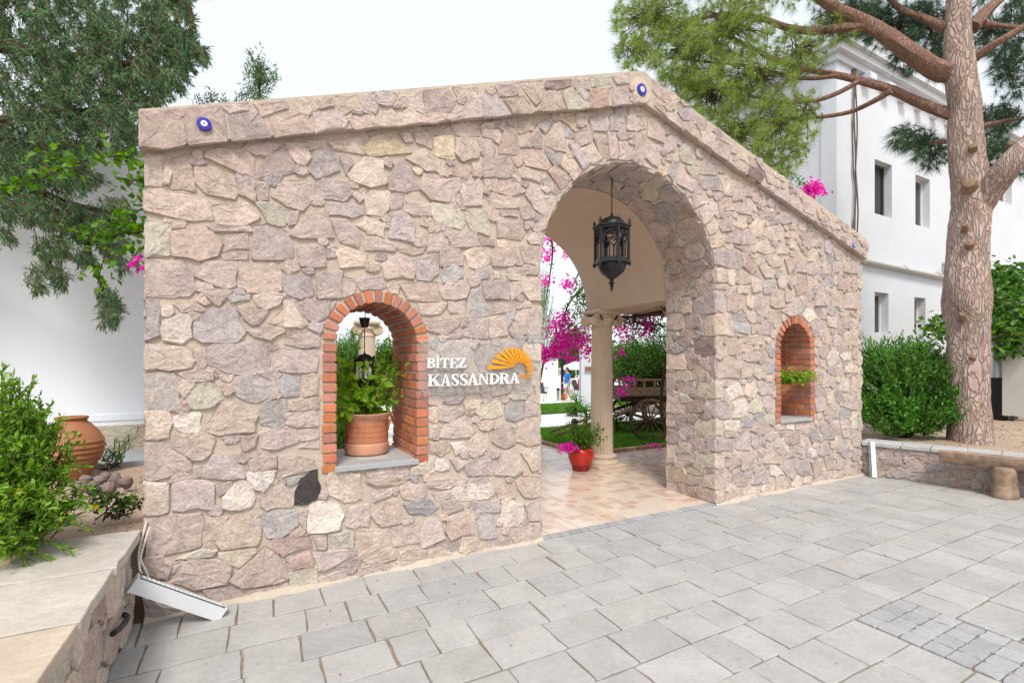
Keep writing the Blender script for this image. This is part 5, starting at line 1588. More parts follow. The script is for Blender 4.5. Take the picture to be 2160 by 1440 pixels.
# ------------------------------------------------------------------ lanterns
def lantern(x, y, ztop, s, label, hook, matl, ropem, glass=False, light=True):
    """hexagonal moorish lantern; ztop = underside of dome finial, s = overall scale (1 = 0.42 m wide)"""
    t = thing('hanging_lantern', label, 'lantern', (x, y, ztop-.82*s)); N = 6; off = math.radians(12)
    def ring(r, z, k): a_ = off+2*math.pi*k/N; return Vector((x+r*math.cos(a_), y+r*math.sin(a_), z))
    R0 = .185*s; zt = ztop-.13*s; zb = ztop-.50*s
    b = MB()
    b.lathe([(.0, 0), (.03*s, -.004*s), (.10*s, -.035*s), (.145*s, -.085*s), (.155*s, -.13*s)], 24, (x, y, ztop), lambda a_, z: 1-.03*abs(math.sin(a_*6)), False)
    b.lathe([(.008*s, .035*s), (.016*s, .03*s), (.008*s, .02*s), (.016*s, .008*s), (.02*s, -.005*s)], 12, (x, y, ztop)); b.build('dome', matl, t, True)
    def plate(name, r, z0, z1):
        b = MB(); V = [ring(r, z, k) for z in (z0, z1) for k in range(N)]; b.add(V, [tuple(reversed(range(N))), tuple(range(N, 2*N))]+[(k, (k+1) % N, N+(k+1) % N, N+k) for k in range(N)]); b.build(name, matl, t)
    plate('cornice', R0*1.12, zt, zt+.018*s); plate('collar', R0*1.03, zt-.022*s, zt-.001*s); plate('floor_plate', R0*1.12, zb-.018*s, zb); plate('apron', R0*1.0, zb+.001*s, zb+.035*s)
    for k in range(N):
        p = ring(R0*1.02, zt+.018*s, k); b = MB(); b.lathe([(.017*s, 0), (.017*s, .012*s), (.009*s, .02*s), (.015*s, .036*s), (.014*s, .05*s), (.006*s, .066*s), (.002*s, .082*s)], 10, p); b.build('finial', matl, t, True)
        b = MB(); b.tube([ring(R0*.98, zb, k), ring(R0*.98, zt, k)], .0135*s, 8); b.build('post', matl, t, True)
        q = ring(R0*1.02, zb-.018*s, k); b = MB(); b.lathe([(.003*s, -.03*s), (.016*s, -.022*s), (.02*s, -.008*s), (.017*s, 0)], 8, q); b.build('foot', matl, t, True)
        # tracery: two pointed lights under one big arch
        A, B = ring(R0*.96, 0, k), ring(R0*.96, 0, (k+1) % N)
        def pt(u, v): c = A.lerp(B, u); c.z = zb+.035*s+(zt-.022*s-zb-.035*s)*v; return c
        b = MB(); g = .0068*s
        b.tube([pt(.5, 0), pt(.5, .52)], g, 6)
        b.tube([pt(.12, 0), pt(.12, .52)], g*.8, 6); b.tube([pt(.88, 0), pt(.88, .52)], g*.8, 6)
        for u0, u1 in ((.12, .5), (.5, .88)):
            m_ = (u0+u1)/2; b.tube([pt(u0, .52), pt(u0+.03, .60), pt(m_, .72), pt(u1-.03, .60), pt(u1, .52)], g, 6)
        b.tube([pt(.10, .52), pt(.13, .66), pt(.27, .82), pt(.5, .92), pt(.73, .82), pt(.87, .66), pt(.90, .52)], g*1.25, 6)
        for u, v, r in ((.17, .86, .016), (.83, .86, .016), (.5, .80, .013)):
            c = pt(u, v); e1 = (B-A).normalized(); b.tube([c+(e1*math.cos(a_)+Vector((0, 0, 1))*math.sin(a_))*r*s for a_ in [2*math.pi*j/10 for j in range(11)]], g*.7, 5)
        for u in (.06, .94): b.tube([pt(u, .60), pt(u+.05*(1 if u < .5 else -1), .74), pt(u, .96)], g*.7, 5)
        b.build('tracery', matl, t, True)
        if glass:
            b = MB(); b.add([pt(.12, .02), pt(.88, .02), pt(.88, .70), pt(.12, .70)], [(0, 1, 2, 3)]); b.build('glass', M['eye_white'], t)
    b = MB(); b.lathe([(.155*s, -.002*s), (.15*s, -.05*s), (.125*s, -.095*s), (.075*s, -.135*s), (.028*s, -.165*s), (.016*s, -.19*s)], 30, (x, y, zb-.018*s), lambda a_, z: 1-.035*abs(math.sin(a_*9)))
    b.lathe([(.014*s, -.19*s), (.034*s, -.20*s), (.034*s, -.212*s), (.014*s, -.222*s), (.026*s, -.236*s), (.012*s, -.25*s), (.02*s, -.262*s), (.008*s, -.285*s), (.002*s, -.31*s)], 14, (x, y, zb-.018*s)); b.build('bowl', matl, t, True)
    b = MB(); b.tube([(x, y, hook+.02), (x+.004, y, hook-.05), (x+.012, y, hook-.075), (x+.002, y, hook-.085)], .007*s, 6); b.build('hook', matl, t, True)
    b = MB(); L = hook-.07-ztop
    for ph in (0, 2.5): b.tube([(x+.007*s*math.cos(ph+q*1.9), y+.007*s*math.sin(ph+q*1.9), ztop+.03*s+(L-.03*s)*q/14) for q in range(15)], .0042*s+.0008, 5)
    b.build('chain', ropem, t, True); return t
lantern(3.30, .36, 3.09, .97, 'large black moorish lantern hanging in the stone arch', ASP+AR-.0, M['iron'], M['rope'])
nl = on_y(769, 745, .40)
lantern(nl.x, .40, nl.z, .44, 'small dark lantern hanging over the potted plant in the brick niche', N1[3]+.29, M['iron_brown'], M['iron_brown'], True)
b = MB(); hk = bpy.data.objects['hanging_lantern.001']; b.lathe([(.025, -.075), (.045, 0), (.043, .004), (.0, .006)], 16, (nl.x, .40, N1[3]+.21)); b.build('ceiling_cup', M['iron_brown'], hk, True)

# ------------------------------------------------------------------ leaves
def unit(V): return V/np.maximum(np.linalg.norm(V, axis=1, keepdims=True), 1e-9)
def leaf_mesh(name, P, D, L, Wd, matl, parent=None, fold=.18, up=None, droop=.0, wide=.42):
    """P base points, D directions; each leaf is two triangles folded on the midrib plus a blunt tip"""
    n = len(P); D = unit(np.asarray(D, float)); up = RNG.normal(0, .55, (n, 3))+np.array([0, 0, 1.0]) if up is None else up
    S = unit(np.cross(D, up)); N_ = np.cross(S, D); L = np.broadcast_to(L, n)[:, None]; Wd = np.broadcast_to(Wd, n)[:, None]
    b0 = P; tip = P+D*L-np.array([0, 0, 1])*L*droop; l = P+D*L*wide+S*Wd*.5+N_*Wd*fold; r = P+D*L*wide-S*Wd*.5+N_*Wd*fold
    V = np.stack([b0, r, tip, l], 1).reshape(-1, 3); i = np.arange(n)[:, None]*4
    T = np.concatenate([i+np.array([[0, 1, 2]]), i+np.array([[0, 2, 3]])], 1).reshape(-1, 3)
    o = put(name, np_mesh(name, V, T, matl), parent)
    if name == 'flowers': o['kind'] = 'stuff'
    return o
def sphere_dirs(n): return unit(RNG.normal(0, 1, (n, 3)))
def shrub_points(n_tw, base, crown, r, leaf_n, jitter=.3):
    pass
def twiggy(n_twigs, origin_fn, tip_fn, leaves_per, pos_jit=.01):
    """twigs from origin to tip; leaves in pairs along the outer part. returns twig polylines, leaf points, dirs"""
    tw = []; P = []; D = []
    for _ in range(n_twigs):
        o, t = origin_fn(), tip_fn(); o = np.array(o); t = np.array(t); m = (o+t)/2+RNG.normal(0, .05, 3)*np.linalg.norm(t-o)+np.array([0, 0, .08*np.linalg.norm(t-o)])
        tw.append((o, m, t)); ax = (t-m)/max(np.linalg.norm(t-m), 1e-6)
        for s in np.linspace(.25, 1.0, leaves_per):
            p = (1-s)**2*o+2*s*(1-s)*m+s*s*t+RNG.normal(0, pos_jit, 3); d = ax*.6+RNG.normal(0, .6, 3); P.append(p); D.append(d)
    return tw, np.array(P), np.array(D)
def twig_mesh(name, tw, r0, r1, matl, parent, n=5):
    b = MB()
    for (o, m, t) in tw: b.tube(catmull([o, m, t], 3), [r0+(r1-r0)*k/6 for k in range(7)], n, False)
    o = b.build(name, matl, parent, True, recalc=False)
    o['kind'] = 'stuff'; return o
# ------------------------------------------------------------------ niche pot with its leafy plant
def pot_plant(px, py):
    t = thing('potted_plant', 'lime green leafy plant in a brick-patterned terracotta pot on the niche sill', 'plant', (px, py, N1[2]+.005)); z = N1[2]+.005
    b = MB(); b.lathe([(q_[0]*1.1, q_[1]) for q_ in [(.140, 0), (.155, .012), (.160, .05), (.158, .085), (.152, .09), (.150, .10), (.152, .25), (.150, .27), (.158, .29), (.178, .315), (.182, .328), (.172, .332), (.158, .318), (.145, .28), (.0, .27)]], 40, (px, py, z), None, True); pot = b.build('pot', M['terracotta_pot'], t, True)
    # raised brick panels on the pot
    for r_ in range(4):
        z0 = z+.105+r_*.042; nb = 11
        for k in range(nb):
            a0 = 2*math.pi*(k+(r_ % 2)*.5)/nb; a1 = a0+2*math.pi/nb-.035; b = MB(); V = []; K = 4
            for rr in (.1655, .1702):
                for zz in (z0, z0+.0375): V += [(px+rr*math.cos(a0+(a1-a0)*i/K), py+rr*math.sin(a0+(a1-a0)*i/K), zz) for i in range(K+1)]
            F = []
            for i in range(K): F += [(10+i, 10+i+1, 15+i+1, 15+i), (5+i, 5+i+1, 15+i+1, 15+i), (i, i+1, 10+i+1, 10+i)]
            F += [(0, 10, 15, 5), (4, 9, 19, 14)]
            b.add(V, F).build('pot_brick', M['terracotta'], pot)
    tops = [np.array([px+RNG.normal(-.01, .135), py+RNG.normal(-.04, .10), z+.38+RNG.uniform(0, .36)]) for _ in range(46)]
    tw, P, D = twiggy(60, lambda: (px+RNG.normal(0, .03), py+RNG.normal(0, .03), z+.28), lambda: tops[RNG.integers(46)]+RNG.normal(0, .03, 3), 13, .02)
    side = [np.array([px-.17-RNG.uniform(0, .08), py-.14-RNG.uniform(0, .06), z+.36+RNG.uniform(-.05, .06)]) for _ in range(7)]
    tw2, P2, D2 = twiggy(7, lambda: (px-.05, py-.03, z+.29), lambda: side[RNG.integers(7)], 8, .02)
    twig_mesh('stems', tw+tw2, .006, .002, M['stem_tan'], t)
    P = np.concatenate([P, P2]); D = np.concatenate([D, D2]); keep = P[:, 2] > z+.30
    P, D = P[keep], D[keep]; D[:, 2] -= .15
    leaf_mesh('foliage', P, D, RNG.uniform(.055, .095, len(P)), RNG.uniform(.042, .068, len(P)), M['leaf_lime'], t, .12, None, .12)
M['stem_tan'] = mat_plain('tan stem', (.28, .19, .11), .8, .2, var=.2, scale=20); M['terracotta_pot'] = mat_plain('pale terracotta', (.56, .30, .20), .85, .15, var=.2, scale=9, bmp=.2)
pot_plant(.80, .42)
# wall pot in the blind niche
wp = Vector((5.90, .22, 1.27))
t = thing('wall_planter', 'terracotta half-bowl planter with light green plant in the blind brick niche', 'planter', (wp.x, .24, 1.13))
b = MB(); b.lathe([(.03, -.14), (.08, -.12), (.13, -.05), (.15, .0), (.16, .008), (.145, .01), (.0, .0)], 24, (wp.x-.02, .22, 1.27)); b.build('bowl', M['terracotta'], t, True)
tops = [np.array([wp.x-.02+RNG.normal(0, .12), .14+RNG.normal(0, .09), 1.34+RNG.uniform(-.03, .13)]) for _ in range(26)]
tops += [np.array([wp.x+.12+RNG.uniform(-.05, .16), -.05+RNG.uniform(-.12, .06), 1.34+RNG.uniform(-.02, .10)]) for _ in range(16)]+[np.array([wp.x-.26, .10, 1.24+RNG.uniform(-.04, .05)]) for _ in range(5)]
tw, P, D = twiggy(80, lambda: (wp.x-.02+RNG.normal(0, .03), .20, 1.27), lambda: tops[RNG.integers(len(tops))], 12, .018)
twig_mesh('stems', tw, .004, .0015, M['stem_tan'], t); leaf_mesh('foliage', P, D, RNG.uniform(.03, .055, len(P)), RNG.uniform(.02, .035, len(P)), M['leaf_lime'], t, .12, None, .1)

# ------------------------------------------------------------------ leaning flood-light bars and loose cable
def light_bar(p0, p1, face, w_, d_, label, slots=18):
    p0, p1 = Vector(p0), Vector(p1); ax = (p1-p0).normalized(); L = (p1-p0).length; f = Vector(face); f = (f-ax*f.dot(ax)).normalized(); s_ = ax.cross(f)
    t = thing('flood_light_bar', label, 'light', (p0+p1)/2)
    def bx(name, a0, a1, u0, u1, v0, v1, matl, tp=0):
        b = MB(); V = []
        for a_ in (a0, a1): V += [p0+ax*a_+s_*u0+f*v0, p0+ax*a_+s_*u1+f*v0, p0+ax*a_+s_*(u1-tp)+f*v1, p0+ax*a_+s_*(u0+tp)+f*v1]
        b.add(V, [(0, 1, 2, 3), (7, 6, 5, 4), (0, 4, 5, 1), (1, 5, 6, 2), (2, 6, 7, 3), (3, 7, 4, 0)]); return b.build(name, matl, t)
    h = w_/2
    bx('housing', .008, L-.008, -h, h, -d_, 0, M['alu'], -.004); bx('trim', .010, L-.010, -h+.002, h-.002, .0005, .004, M['alu_dark'])
    bx('lens', .014, L-.014, -h+.010, h-.010, .0042, .006, M['led'])
    for k in range(slots): 
        a0 = .022+(L-.044)*k/slots; bx('reflector', a0, a0+(L-.044)/slots*.72, -h+.014, h-.014, .0062, .009, M['alu'], .003)
    bx('end_cap', -.002, .0078, -h-.004, h+.004, -d_-.003, .006, M['alu']); bx('end_cap', L-.0078, L+.002, -h-.004, h+.004, -d_-.003, .006, M['alu']); return t
light_bar((-.585, -.235, .355), (-.165, -.155, .045), (.17, .06, .96), .066, .078, 'white flood light bar leaning against the gate foot beside the planter wall')
light_bar((7.41, -.10, .47), (7.335, -.16, .012), (-.72, .69, .0), .06, .055, 'white flood light bar standing upright by the low slate-capped wall', 20)
def cable(pts, r, matl, label):
    b = MB(); b.tube(catmull(pts, 6), r, 7); return tag(b.build('cable', matl, None, True), label, 'cable')
cable([(-.58, -.02, .60), (-.60, -.035, .50), (-.612, -.05, .42), (-.60, -.09, .34), (-.585, -.12, .33)], .006, M['cable'], 'white cable hanging down into the top of the leaning lamp')
cable([(-.56, -.045, .57), (-.59, -.055, .46), (-.60, -.065, .39), (-.575, -.07, .32), (-.55, -.065, .22), (-.52, -.085, .12), (-.44, -.08, .075), (-.36, -.075, .085), (-.31, -.09, .12)], .006, M['cable'], 'white cable looping down behind the leaning lamp')
b = MB(); b.tube(catmull([(-.68, -.33, .20), (-.62, -.36, .205), (-.59, -.46, .225), (-.585, -.60, .25), (-.59, -.74, .285)], 5), .014, 10); tag(b.build('hose', M['rubber'], None, True), 'black hose end sticking out of the planter wall', 'hose')

# ------------------------------------------------------------------ log bench
bench = thing('log_bench', 'split log bench on stump legs against the low wall', 'bench', (7.7, -1.7, 0))
bs = Vector(on_lr(2000, 970)[0:1]+(0, 0)) if False else None
def log_mesh(p0, p1, r0, r1, name, flat=None, n=18):
    p0, p1 = Vector(p0), Vector(p1); ax = (p1-p0).normalized(); up = Vector((0, 0, 1)) if abs(ax.z) < .8 else Vector((1, 0, 0)); s_ = ax.cross(up).normalized(); u = s_.cross(ax); V = []; K = 12; b = MB()
    for i in range(K+1):
        t = i/K; c = p0.lerp(p1, t); r = (r0+(r1-r0)*t)*(1+.04*math.sin(t*9)+.02*math.sin(t*23)); r *= (.93 if i in (0, K) else 1)
        for k in range(n):
            a_ = 2*math.pi*k/n; q = r*(1+.05*math.sin(3*a_+t*2)+.03*math.sin(5*a_)); z = q*math.sin(a_)
            if flat is not None: z = min(z, flat*r)
            V.append(c+s_*q*math.cos(a_)+u*z)
    F = [(i*n+k, i*n+(k+1) % n, (i+1)*n+(k+1) % n, (i+1)*n+k) for i in range(K) for k in range(n)]+[tuple(reversed(range(n))), tuple(K*n+k for k in range(n))]
    return b.add(V, F).build(name, M['log'], bench, True)
sA, sB = .82, 2.9
A = Vector(lr(sA, .43, .21)); B = Vector(lr(sB, .43, .23)); log_mesh(A, B, .105, .115, 'seat', .35)
for sg in (1.38, 2.55):
    q = Vector(lr(sg, 0, .24)); log_mesh((q.x, q.y, -.01), (q.x, q.y, .36), .115, .10, 'leg')

# ------------------------------------------------------------------ left bed: urn, stones, little plants
ub = on_z(160, 1002, .49); UX, UY = -1.52, 2.30
urn = thing('terracotta_urn', 'ribbed round terracotta urn in front of the white wall', 'urn', (UX, UY, .47))
pf = [(.14, 0), (.16, .02), (.205, .10)]
for k in range(6): z = .10+k*.045; r = [.205, .235, .255, .268, .272, .268, .255][k]; pf += [(r+.004, z+.008), (r+.014, z+.022), (r+.004, z+.036)]
pf += [(.258, .385), (.225, .44), (.175, .495), (.135, .53), (.125, .545), (.138, .555), (.145, .57), (.135, .58), (.115, .57), (.108, .53), (.12, .45)]
b = MB(); b.lathe([(r*.86, z) for r, z in pf], 48, (UX, UY, .47), None, False); b.build('body', M['terracotta_urn'], urn, True)
b = MB(); b.lathe([(.0, 0), (.14*.86, 0)], 32, (UX, UY, .472), None, False); b.build('bottom', M['terracotta_urn'], urn)
step = thing('stone_slab', 'flat grey slate slabs on the bed between urn and white wall', 'slab', (-1.0, 3.0, .46))
for (x0, x1, y0, y1) in ((-2.9, -1.75, 2.75, 3.6), (-1.73, -.9, 2.72, 3.62), (-.88, -.1, 2.7, 3.6)): put_slab(step, 'slab', [(x0, y0), (x1, y0+.04), (x1, y1), (x0, y1)], .40, .515, (.36, .38, .40), M['flag'], R, .01)
rk = mat_plain('river rock', (.20, .155, .145), .7, .3, var=.2, scale=7, bmp=.4, bs=30, bd=.01)
def rock(px, py, w_px, h_px, label, seed, z=.485):
    c = on_z(px, py+h_px*.5, z); Zc = project(c)[2]; rx = w_px*Zc/FPX*.5*.8; rz = h_px*Zc/FPX*.55; R_ = random.Random(seed)
    bm = bmesh.new(); bmesh.ops.create_icosphere(bm, subdivisions=2, radius=1); ph = [R_.uniform(0, 6) for _ in range(6)]
    for v in bm.verts:
        d = v.co.copy(); k = 1+.17*math.sin(d.x*2.6+ph[0])+.15*math.sin(d.y*2.9+ph[1])+.13*math.sin(d.z*3.4+ph[2])+.06*math.sin(d.x*7+d.y*6+ph[3]); k = min(k, 1.08)
        v.co = Vector((d.x*rx*k, d.y*rx*.9*k, d.z*rz*k))+Vector((c.x, c.y+rx*.6, z+rz*.8))
    me = bpy.data.meshes.new('rock'); bm.to_mesh(me); bm.free(); me.materials.append(rk); return tag(put('rock', me), label, 'rock')
ROCKL = ['flat-topped pale brown rock on top of the pile by the urn', 'broad rounded brown rock at the front of the pile by the urn', 'large grey-brown rock at the gate end of the rock pile', 'brown rock between the top rock and the gate-end rock', 'small dark rock at the back of the pile by the urn', 'dark rock at the shrub end of the rock pile', 'low dark rock half under the shrub by the urn', 'small brown rock wedged in the middle of the rock pile']
for i, a_ in enumerate([(205, 1012, 38, 26), (225, 1031, 43, 24), (262, 1018, 34, 30), (243, 1010, 30, 26), (220, 1003, 26, 14), (180, 1015, 34, 30), (163, 1030, 36, 26), (195, 1026, 26, 22)]): rock(*a_, ROCKL[i], i)

# shrub spilling over the planter wall, light green
def leafy_shrub(name, label, blobs, base, n_tw, lp, L, W_, matl, twm, flowers=None, cat='shrub', stemr=(.006, .0015), fold=.15, pos_jit=.012, up_bias=.2, trunk_r=.02, sprigs=None):
    t = thing(name, label, cat, base)
    w_ = np.array([bl[3]*bl[4]*bl[5] for bl in blobs]); w_ = w_/w_.sum(); base = np.array(base)
    def tip():
        bl = blobs[RNG.choice(len(blobs), p=w_)]; d = RNG.normal(0, 1, 3); d /= np.linalg.norm(d); r = RNG.uniform(.35, 1)**.45
        return np.array(bl[:3])+d*np.array(bl[3:6])*r
    tips = [tip() for _ in range(n_tw)]; tw = []; P = []; D = []
    for tp in tips:
        o = tp+(base-tp)*RNG.uniform(.18, .34)+RNG.normal(0, .03, 3); o[2] = max(o[2], base[2]+.02); m = (o+tp)/2+RNG.normal(0, .02, 3)+np.array([0, 0, up_bias*.12]); tw.append((o, m, tp)); ax = tp-o; ln = np.linalg.norm(ax); ax = ax/max(ln, 1e-6)+np.array([0, 0, up_bias])
        for s in np.linspace(.15, 1.0, lp):
            p = (1-s)**2*o+2*s*(1-s)*m+s*s*tp+RNG.normal(0, pos_jit, 3); P.append(p); D.append(ax*.75+RNG.normal(0, .55, 3))
    for (s0, s1, nl) in (sprigs or []):
        o, tp = np.array(s0), np.array(s1); m = (o+tp)/2+RNG.normal(0, .01, 3)+np.array([0, 0, .02]); tw.append((o, m, tp)); tips.append(tp); ax = tp-o; ax = ax/np.linalg.norm(ax)
        for s in np.linspace(.1, 1.0, nl):
            p = (1-s)**2*o+2*s*(1-s)*m+s*s*tp
            for _ in range(2): P.append(p+RNG.normal(0, .003, 3)); D.append(ax*.9+RNG.normal(0, .55, 3))
    main = []
    for bl in blobs:
        for _ in range(3): e_ = base+(np.array(bl[:3])-base)*RNG.uniform(.5, .85); e_[2] = max(e_[2], base[2]+.05); main.append((base+RNG.normal(0, .03, 3)*np.array([1, 1, 0]), (base+e_)/2+RNG.normal(0, .02, 3), e_))
    b = MB()
    for (o, m, e_) in main: b.tube(catmull([o, m, e_], 3), [trunk_r*(1-.12*k) for k in range(7)], 6, False)
    b.build('stem', M['bark_dark'], t, True, recalc=False)
    twig_mesh('twigs', tw, *stemr, twm, t, 4)
    P, D = np.array(P), np.array(D); n = len(P)
    leaf_mesh('foliage', P, D, L*RNG.uniform(.65, 1.2, n), W_*RNG.uniform(.7, 1.15, n), matl, t, fold)
    if flowers:
        for (fm_, cnt, fs) in flowers:
            idx = RNG.choice(len(tips), cnt); FP = []; FD = []
            for i in idx:
                for k in range(5): FP.append(tips[i]+RNG.normal(0, .004, 3)); FD.append(RNG.normal(0, 1, 3)+np.array([0, -.5, .3]))
            leaf_mesh('flowers', np.array(FP), np.array(FD), fs, fs*.8, fm_, t, .1)
    return t
def blob(px, py, Z, rp, rq=None, dz=None):
    c = at_depth(px, py, Z); r = rp*Z/FPX; return (c.x, c.y, c.z, r*.85, (dz or r*.8), (rq or rp)*Z/FPX)
M['twig_green'] = mat_plain('green twig', (.12, .15, .04), .7, .3, var=.2, scale=20, bmp=0); M['yellow_leaf'] = mat_leaf('yellow leaf', [(.55, .32, .02), (.6, .42, .05)])
b0 = on_z(60, 1130, .47)
leafy_shrub('shrub', 'bright green small-leaved shrub spilling over the planter wall', [blob(15, 850, 2.75, 55), blob(45, 900, 2.7, 60), blob(90, 930, 2.75, 45, 40), blob(20, 990, 2.5, 75), blob(95, 1040, 2.6, 62), blob(40, 1090, 2.35, 80), blob(130, 1085, 2.6, 36), blob(-60, 1000, 2.5, 100), blob(20, 1150, 2.3, 45), blob(150, 925, 2.85, 18, 14), blob(70, 850, 2.8, 22, 26), blob(165, 1060, 2.7, 30, 26), blob(140, 975, 2.8, 24, 20), blob(120, 905, 2.85, 22, 16)],
            (b0.x-.1, b0.y+.12, .47), 800, 13, .044, .0165, M['leaf_olea'], M['twig_green'], [(M['bract_pink'], 5, .02), (M['yellow_leaf'], 8, .025)], pos_jit=.008,
            sprigs=[(at_depth(a0, b0_, Z), at_depth(a1, b1, Z-.05), 16) for (a0, b0_, a1, b1, Z) in ((40, 880, 70, 800, 2.75), (10, 860, 6, 775, 2.75), (60, 900, 110, 855, 2.8), (70, 920, 160, 912, 2.8), (80, 960, 178, 935, 2.75), (100, 960, 130, 880, 2.8), (120, 1010, 190, 1030, 2.7), (110, 1060, 205, 1070, 2.65), (90, 1100, 190, 1115, 2.6), (60, 1120, 150, 1160, 2.5), (40, 1130, 110, 1185, 2.45), (0, 860, 30, 790, 2.7), (30, 900, 95, 875, 2.8), (90, 1000, 185, 985, 2.75), (0, 1120, 60, 1190, 2.4))])
sp_ = on_z(240, 1090, .49)
leafy_shrub('small_plant', 'low dark glossy-leaved plant on the bed beside the wall top', [blob(225, 1062, project(sp_)[2], 20, 14), blob(260, 1060, project(sp_)[2], 22, 16), blob(288, 1060, project(sp_)[2], 10, 20), blob(200, 1040, project(sp_)[2], 14, 10)], (sp_.x, sp_.y, .48), 26, 6, .055, .026, M['leaf_deep'], M['bark_dark'], cat='plant', trunk_r=.006)
sp_ = on_z(235, 985, .49)
leafy_shrub('small_plant', 'thin wispy green plant growing between urn and rocks', [blob(225, 965, project(sp_)[2], 20, 22), blob(255, 945, project(sp_)[2], 16, 26), blob(275, 925, project(sp_)[2], 14, 14), blob(170, 985, project(sp_)[2], 20, 16)], (sp_.x, sp_.y, .48), 60, 7, .035, .010, M['leaf_myrtle'], M['twig_green'], cat='plant', trunk_r=.006)
# big rounded shrub on the right
c0 = at_depth(1905, 925, 7.5)
leafy_shrub('shrub', 'large rounded dark green shrub between gate end and pine trunk', [blob(1840, 800, 7.3, 58, 90), blob(1900, 770, 7.4, 72, 72), blob(1960, 790, 7.4, 66, 78), blob(1870, 870, 7.0, 70, 48), blob(1960, 870, 7.1, 66, 48), blob(2012, 850, 6.9, 38, 46), blob(2000, 780, 7.0, 30, 40), blob(1820, 730, 7.5, 22, 40), blob(1905, 860, 7.6, 80, 60), blob(1950, 735, 7.5, 36, 38)],
            (c0.x, c0.y, .40), 1700, 15, .066, .027, M['leaf_myrtle'], M['twig_green'], [(M['bract_pink'], 14, .022)], trunk_r=.03, pos_jit=.016)
# ------------------------------------------------------------------ the pine
def depth_pine(px): return 6.95+(2040-px)*.00125
pine = thing('pine_tree', 'tall pine with scaly pinkish trunk and long-needled boughs over the gate', 'tree', (9.12, -.58, .38))
TR = [(2046, 945, 56), (2046, 925, 52), (2043, 860, 47), (2040, 780, 47), (2043, 690, 48), (2040, 640, 56), (2036, 580, 50), (2042, 520, 47), (2048, 460, 46), (2050, 410, 46), (2040, 340, 41), (2036, 280, 39), (2036, 220, 37), (2024, 150, 35), (2020, 80, 31), (2024, 0, 28), (2026, -90, 24), (2030, -260, 16), (2034, -420, 7)]
def trunk_mesh(name, pts, rad, matl, parent, n=22, rough=.06):
    P = catmull(pts, 5); rr = catmull([(r, 0, 0) for r in rad], 5); b = MB(); V = []; K = len(P); u = Vector((1, 0, 0)); ph = [R.uniform(0, 6) for _ in range(4)]
    for i, p in enumerate(P):
        t = (P[min(i+1, K-1)]-P[max(i-1, 0)]).normalized(); u = (u-t*u.dot(t)).normalized(); v = t.cross(u)
        for k in range(n):
            a_ = 2*math.pi*k/n; q = rr[i].x*(1+rough*math.sin(3*a_+i*.35+ph[0])+rough*.6*math.sin(5*a_-i*.5+ph[1])+rough*.5*R.uniform(-1, 1)); V.append(p+(u*math.cos(a_)+v*math.sin(a_))*q)
    F = [(i*n+k, i*n+(k+1) % n, (i+1)*n+(k+1) % n, (i+1)*n+k) for i in range(K-1) for k in range(n)]+[tuple(reversed(range(n))), tuple((K-1)*n+k for k in range(n))]
    return b.add(V, F).build(name, matl, parent, True)
ST = 1.35
trunk_mesh('trunk', [at_depth(x, y, 6.95) for x, y, r in TR], [r*6.95/FPX/ST*.98 for x, y, r in TR], M['bark_pine'], pine, 26, .045)
LIMB = [([(2035, 150), (1985, 150), (1920, 110), (1860, 70), (1810, 40), (1750, 10), (1680, -40), (1600, -90)], 27, 8, 0), ([(2030, 250), (1985, 235), (1930, 212), (1880, 190), (1820, 172), (1770, 160), (1700, 145), (1640, 128), (1570, 95), (1500, 60)], 15, 4, .2),
        ([(1880, 192), (1840, 215), (1790, 237), (1720, 248), (1640, 252), (1560, 262)], 8, 3, .3), ([(1812, 172), (1770, 195), (1720, 212), (1660, 216), (1590, 205), (1500, 190)], 7, 3, .1), ([(1830, 55), (1780, 58), (1720, 66), (1660, 58), (1600, 38), (1520, 30), (1420, 60)], 14, 4, .1),
        ([(1770, 160), (1690, 165), (1580, 140), (1480, 130), (1390, 120)], 6, 3, .5), ([(1700, 146), (1640, 190), (1560, 300), (1520, 330)], 6, 2, .4), ([(1640, 252), (1600, 310), (1610, 370)], 5, 2, .4),
        ([(2065, 430), (2095, 390), (2130, 345), (2175, 300), (2260, 230), (2330, 120)], 36, 14, -.3), ([(2050, 60), (2080, 25), (2120, -10), (2200, -80)], 17, 7, .2), ([(2045, 130), (2080, 105), (2130, 75), (2190, 40), (2260, 20)], 12, 5, -.2), ([(2075, 50), (2110, 55), (2170, 60)], 8, 4, .1),
        ([(2050, 270), (2090, 262), (2150, 250), (2220, 240)], 8, 4, .5), ([(2020, 300), (1970, 300), (1930, 310), (1890, 300)], 6, 3, .5), ([(2000, 60), (1950, 40), (1900, 20), (1850, -30)], 13, 5, .6)]
for path, r0, r1, dz in LIMB:
    P = [at_depth(x, y, depth_pine(x)+dz*min(1, k/2.0)) for k, (x, y) in enumerate(path)]; n = len(P)
    trunk_mesh('limb', P, [(r0+(r1-r0)*k/(n-1))*6.95/FPX/1.25 for k in range(n)], M['bark_pine'] if r0 > 30 else M['bark_branch'], pine, 12, .05)
for (x, y, r, dx, dy) in ((2052, 308, 9, -.02, 0), (2045, 385, 15, -.05, 0), (2035, 475, 7, 0, 0), (2045, 512, 10, 0, .0), (2030, 662, 8, 0, 0), (2133, 302, 8, 0, 0), (2052, 752, 7, 0, 0)):
    c = at_depth(x, y, 6.95-.235 if x < 2100 else 6.7); d = (CAM-c).normalized()+Vector((0, 0, .5)); d.normalize(); rr = r*.72*6.9/FPX; b = MB()
    b.tube([c-d*.14, c+d*.004, c+d*.012], [rr*1.35, rr*.95, rr*.75], 14); b.build('cut_knot', M['cut_wood'], pine, True)
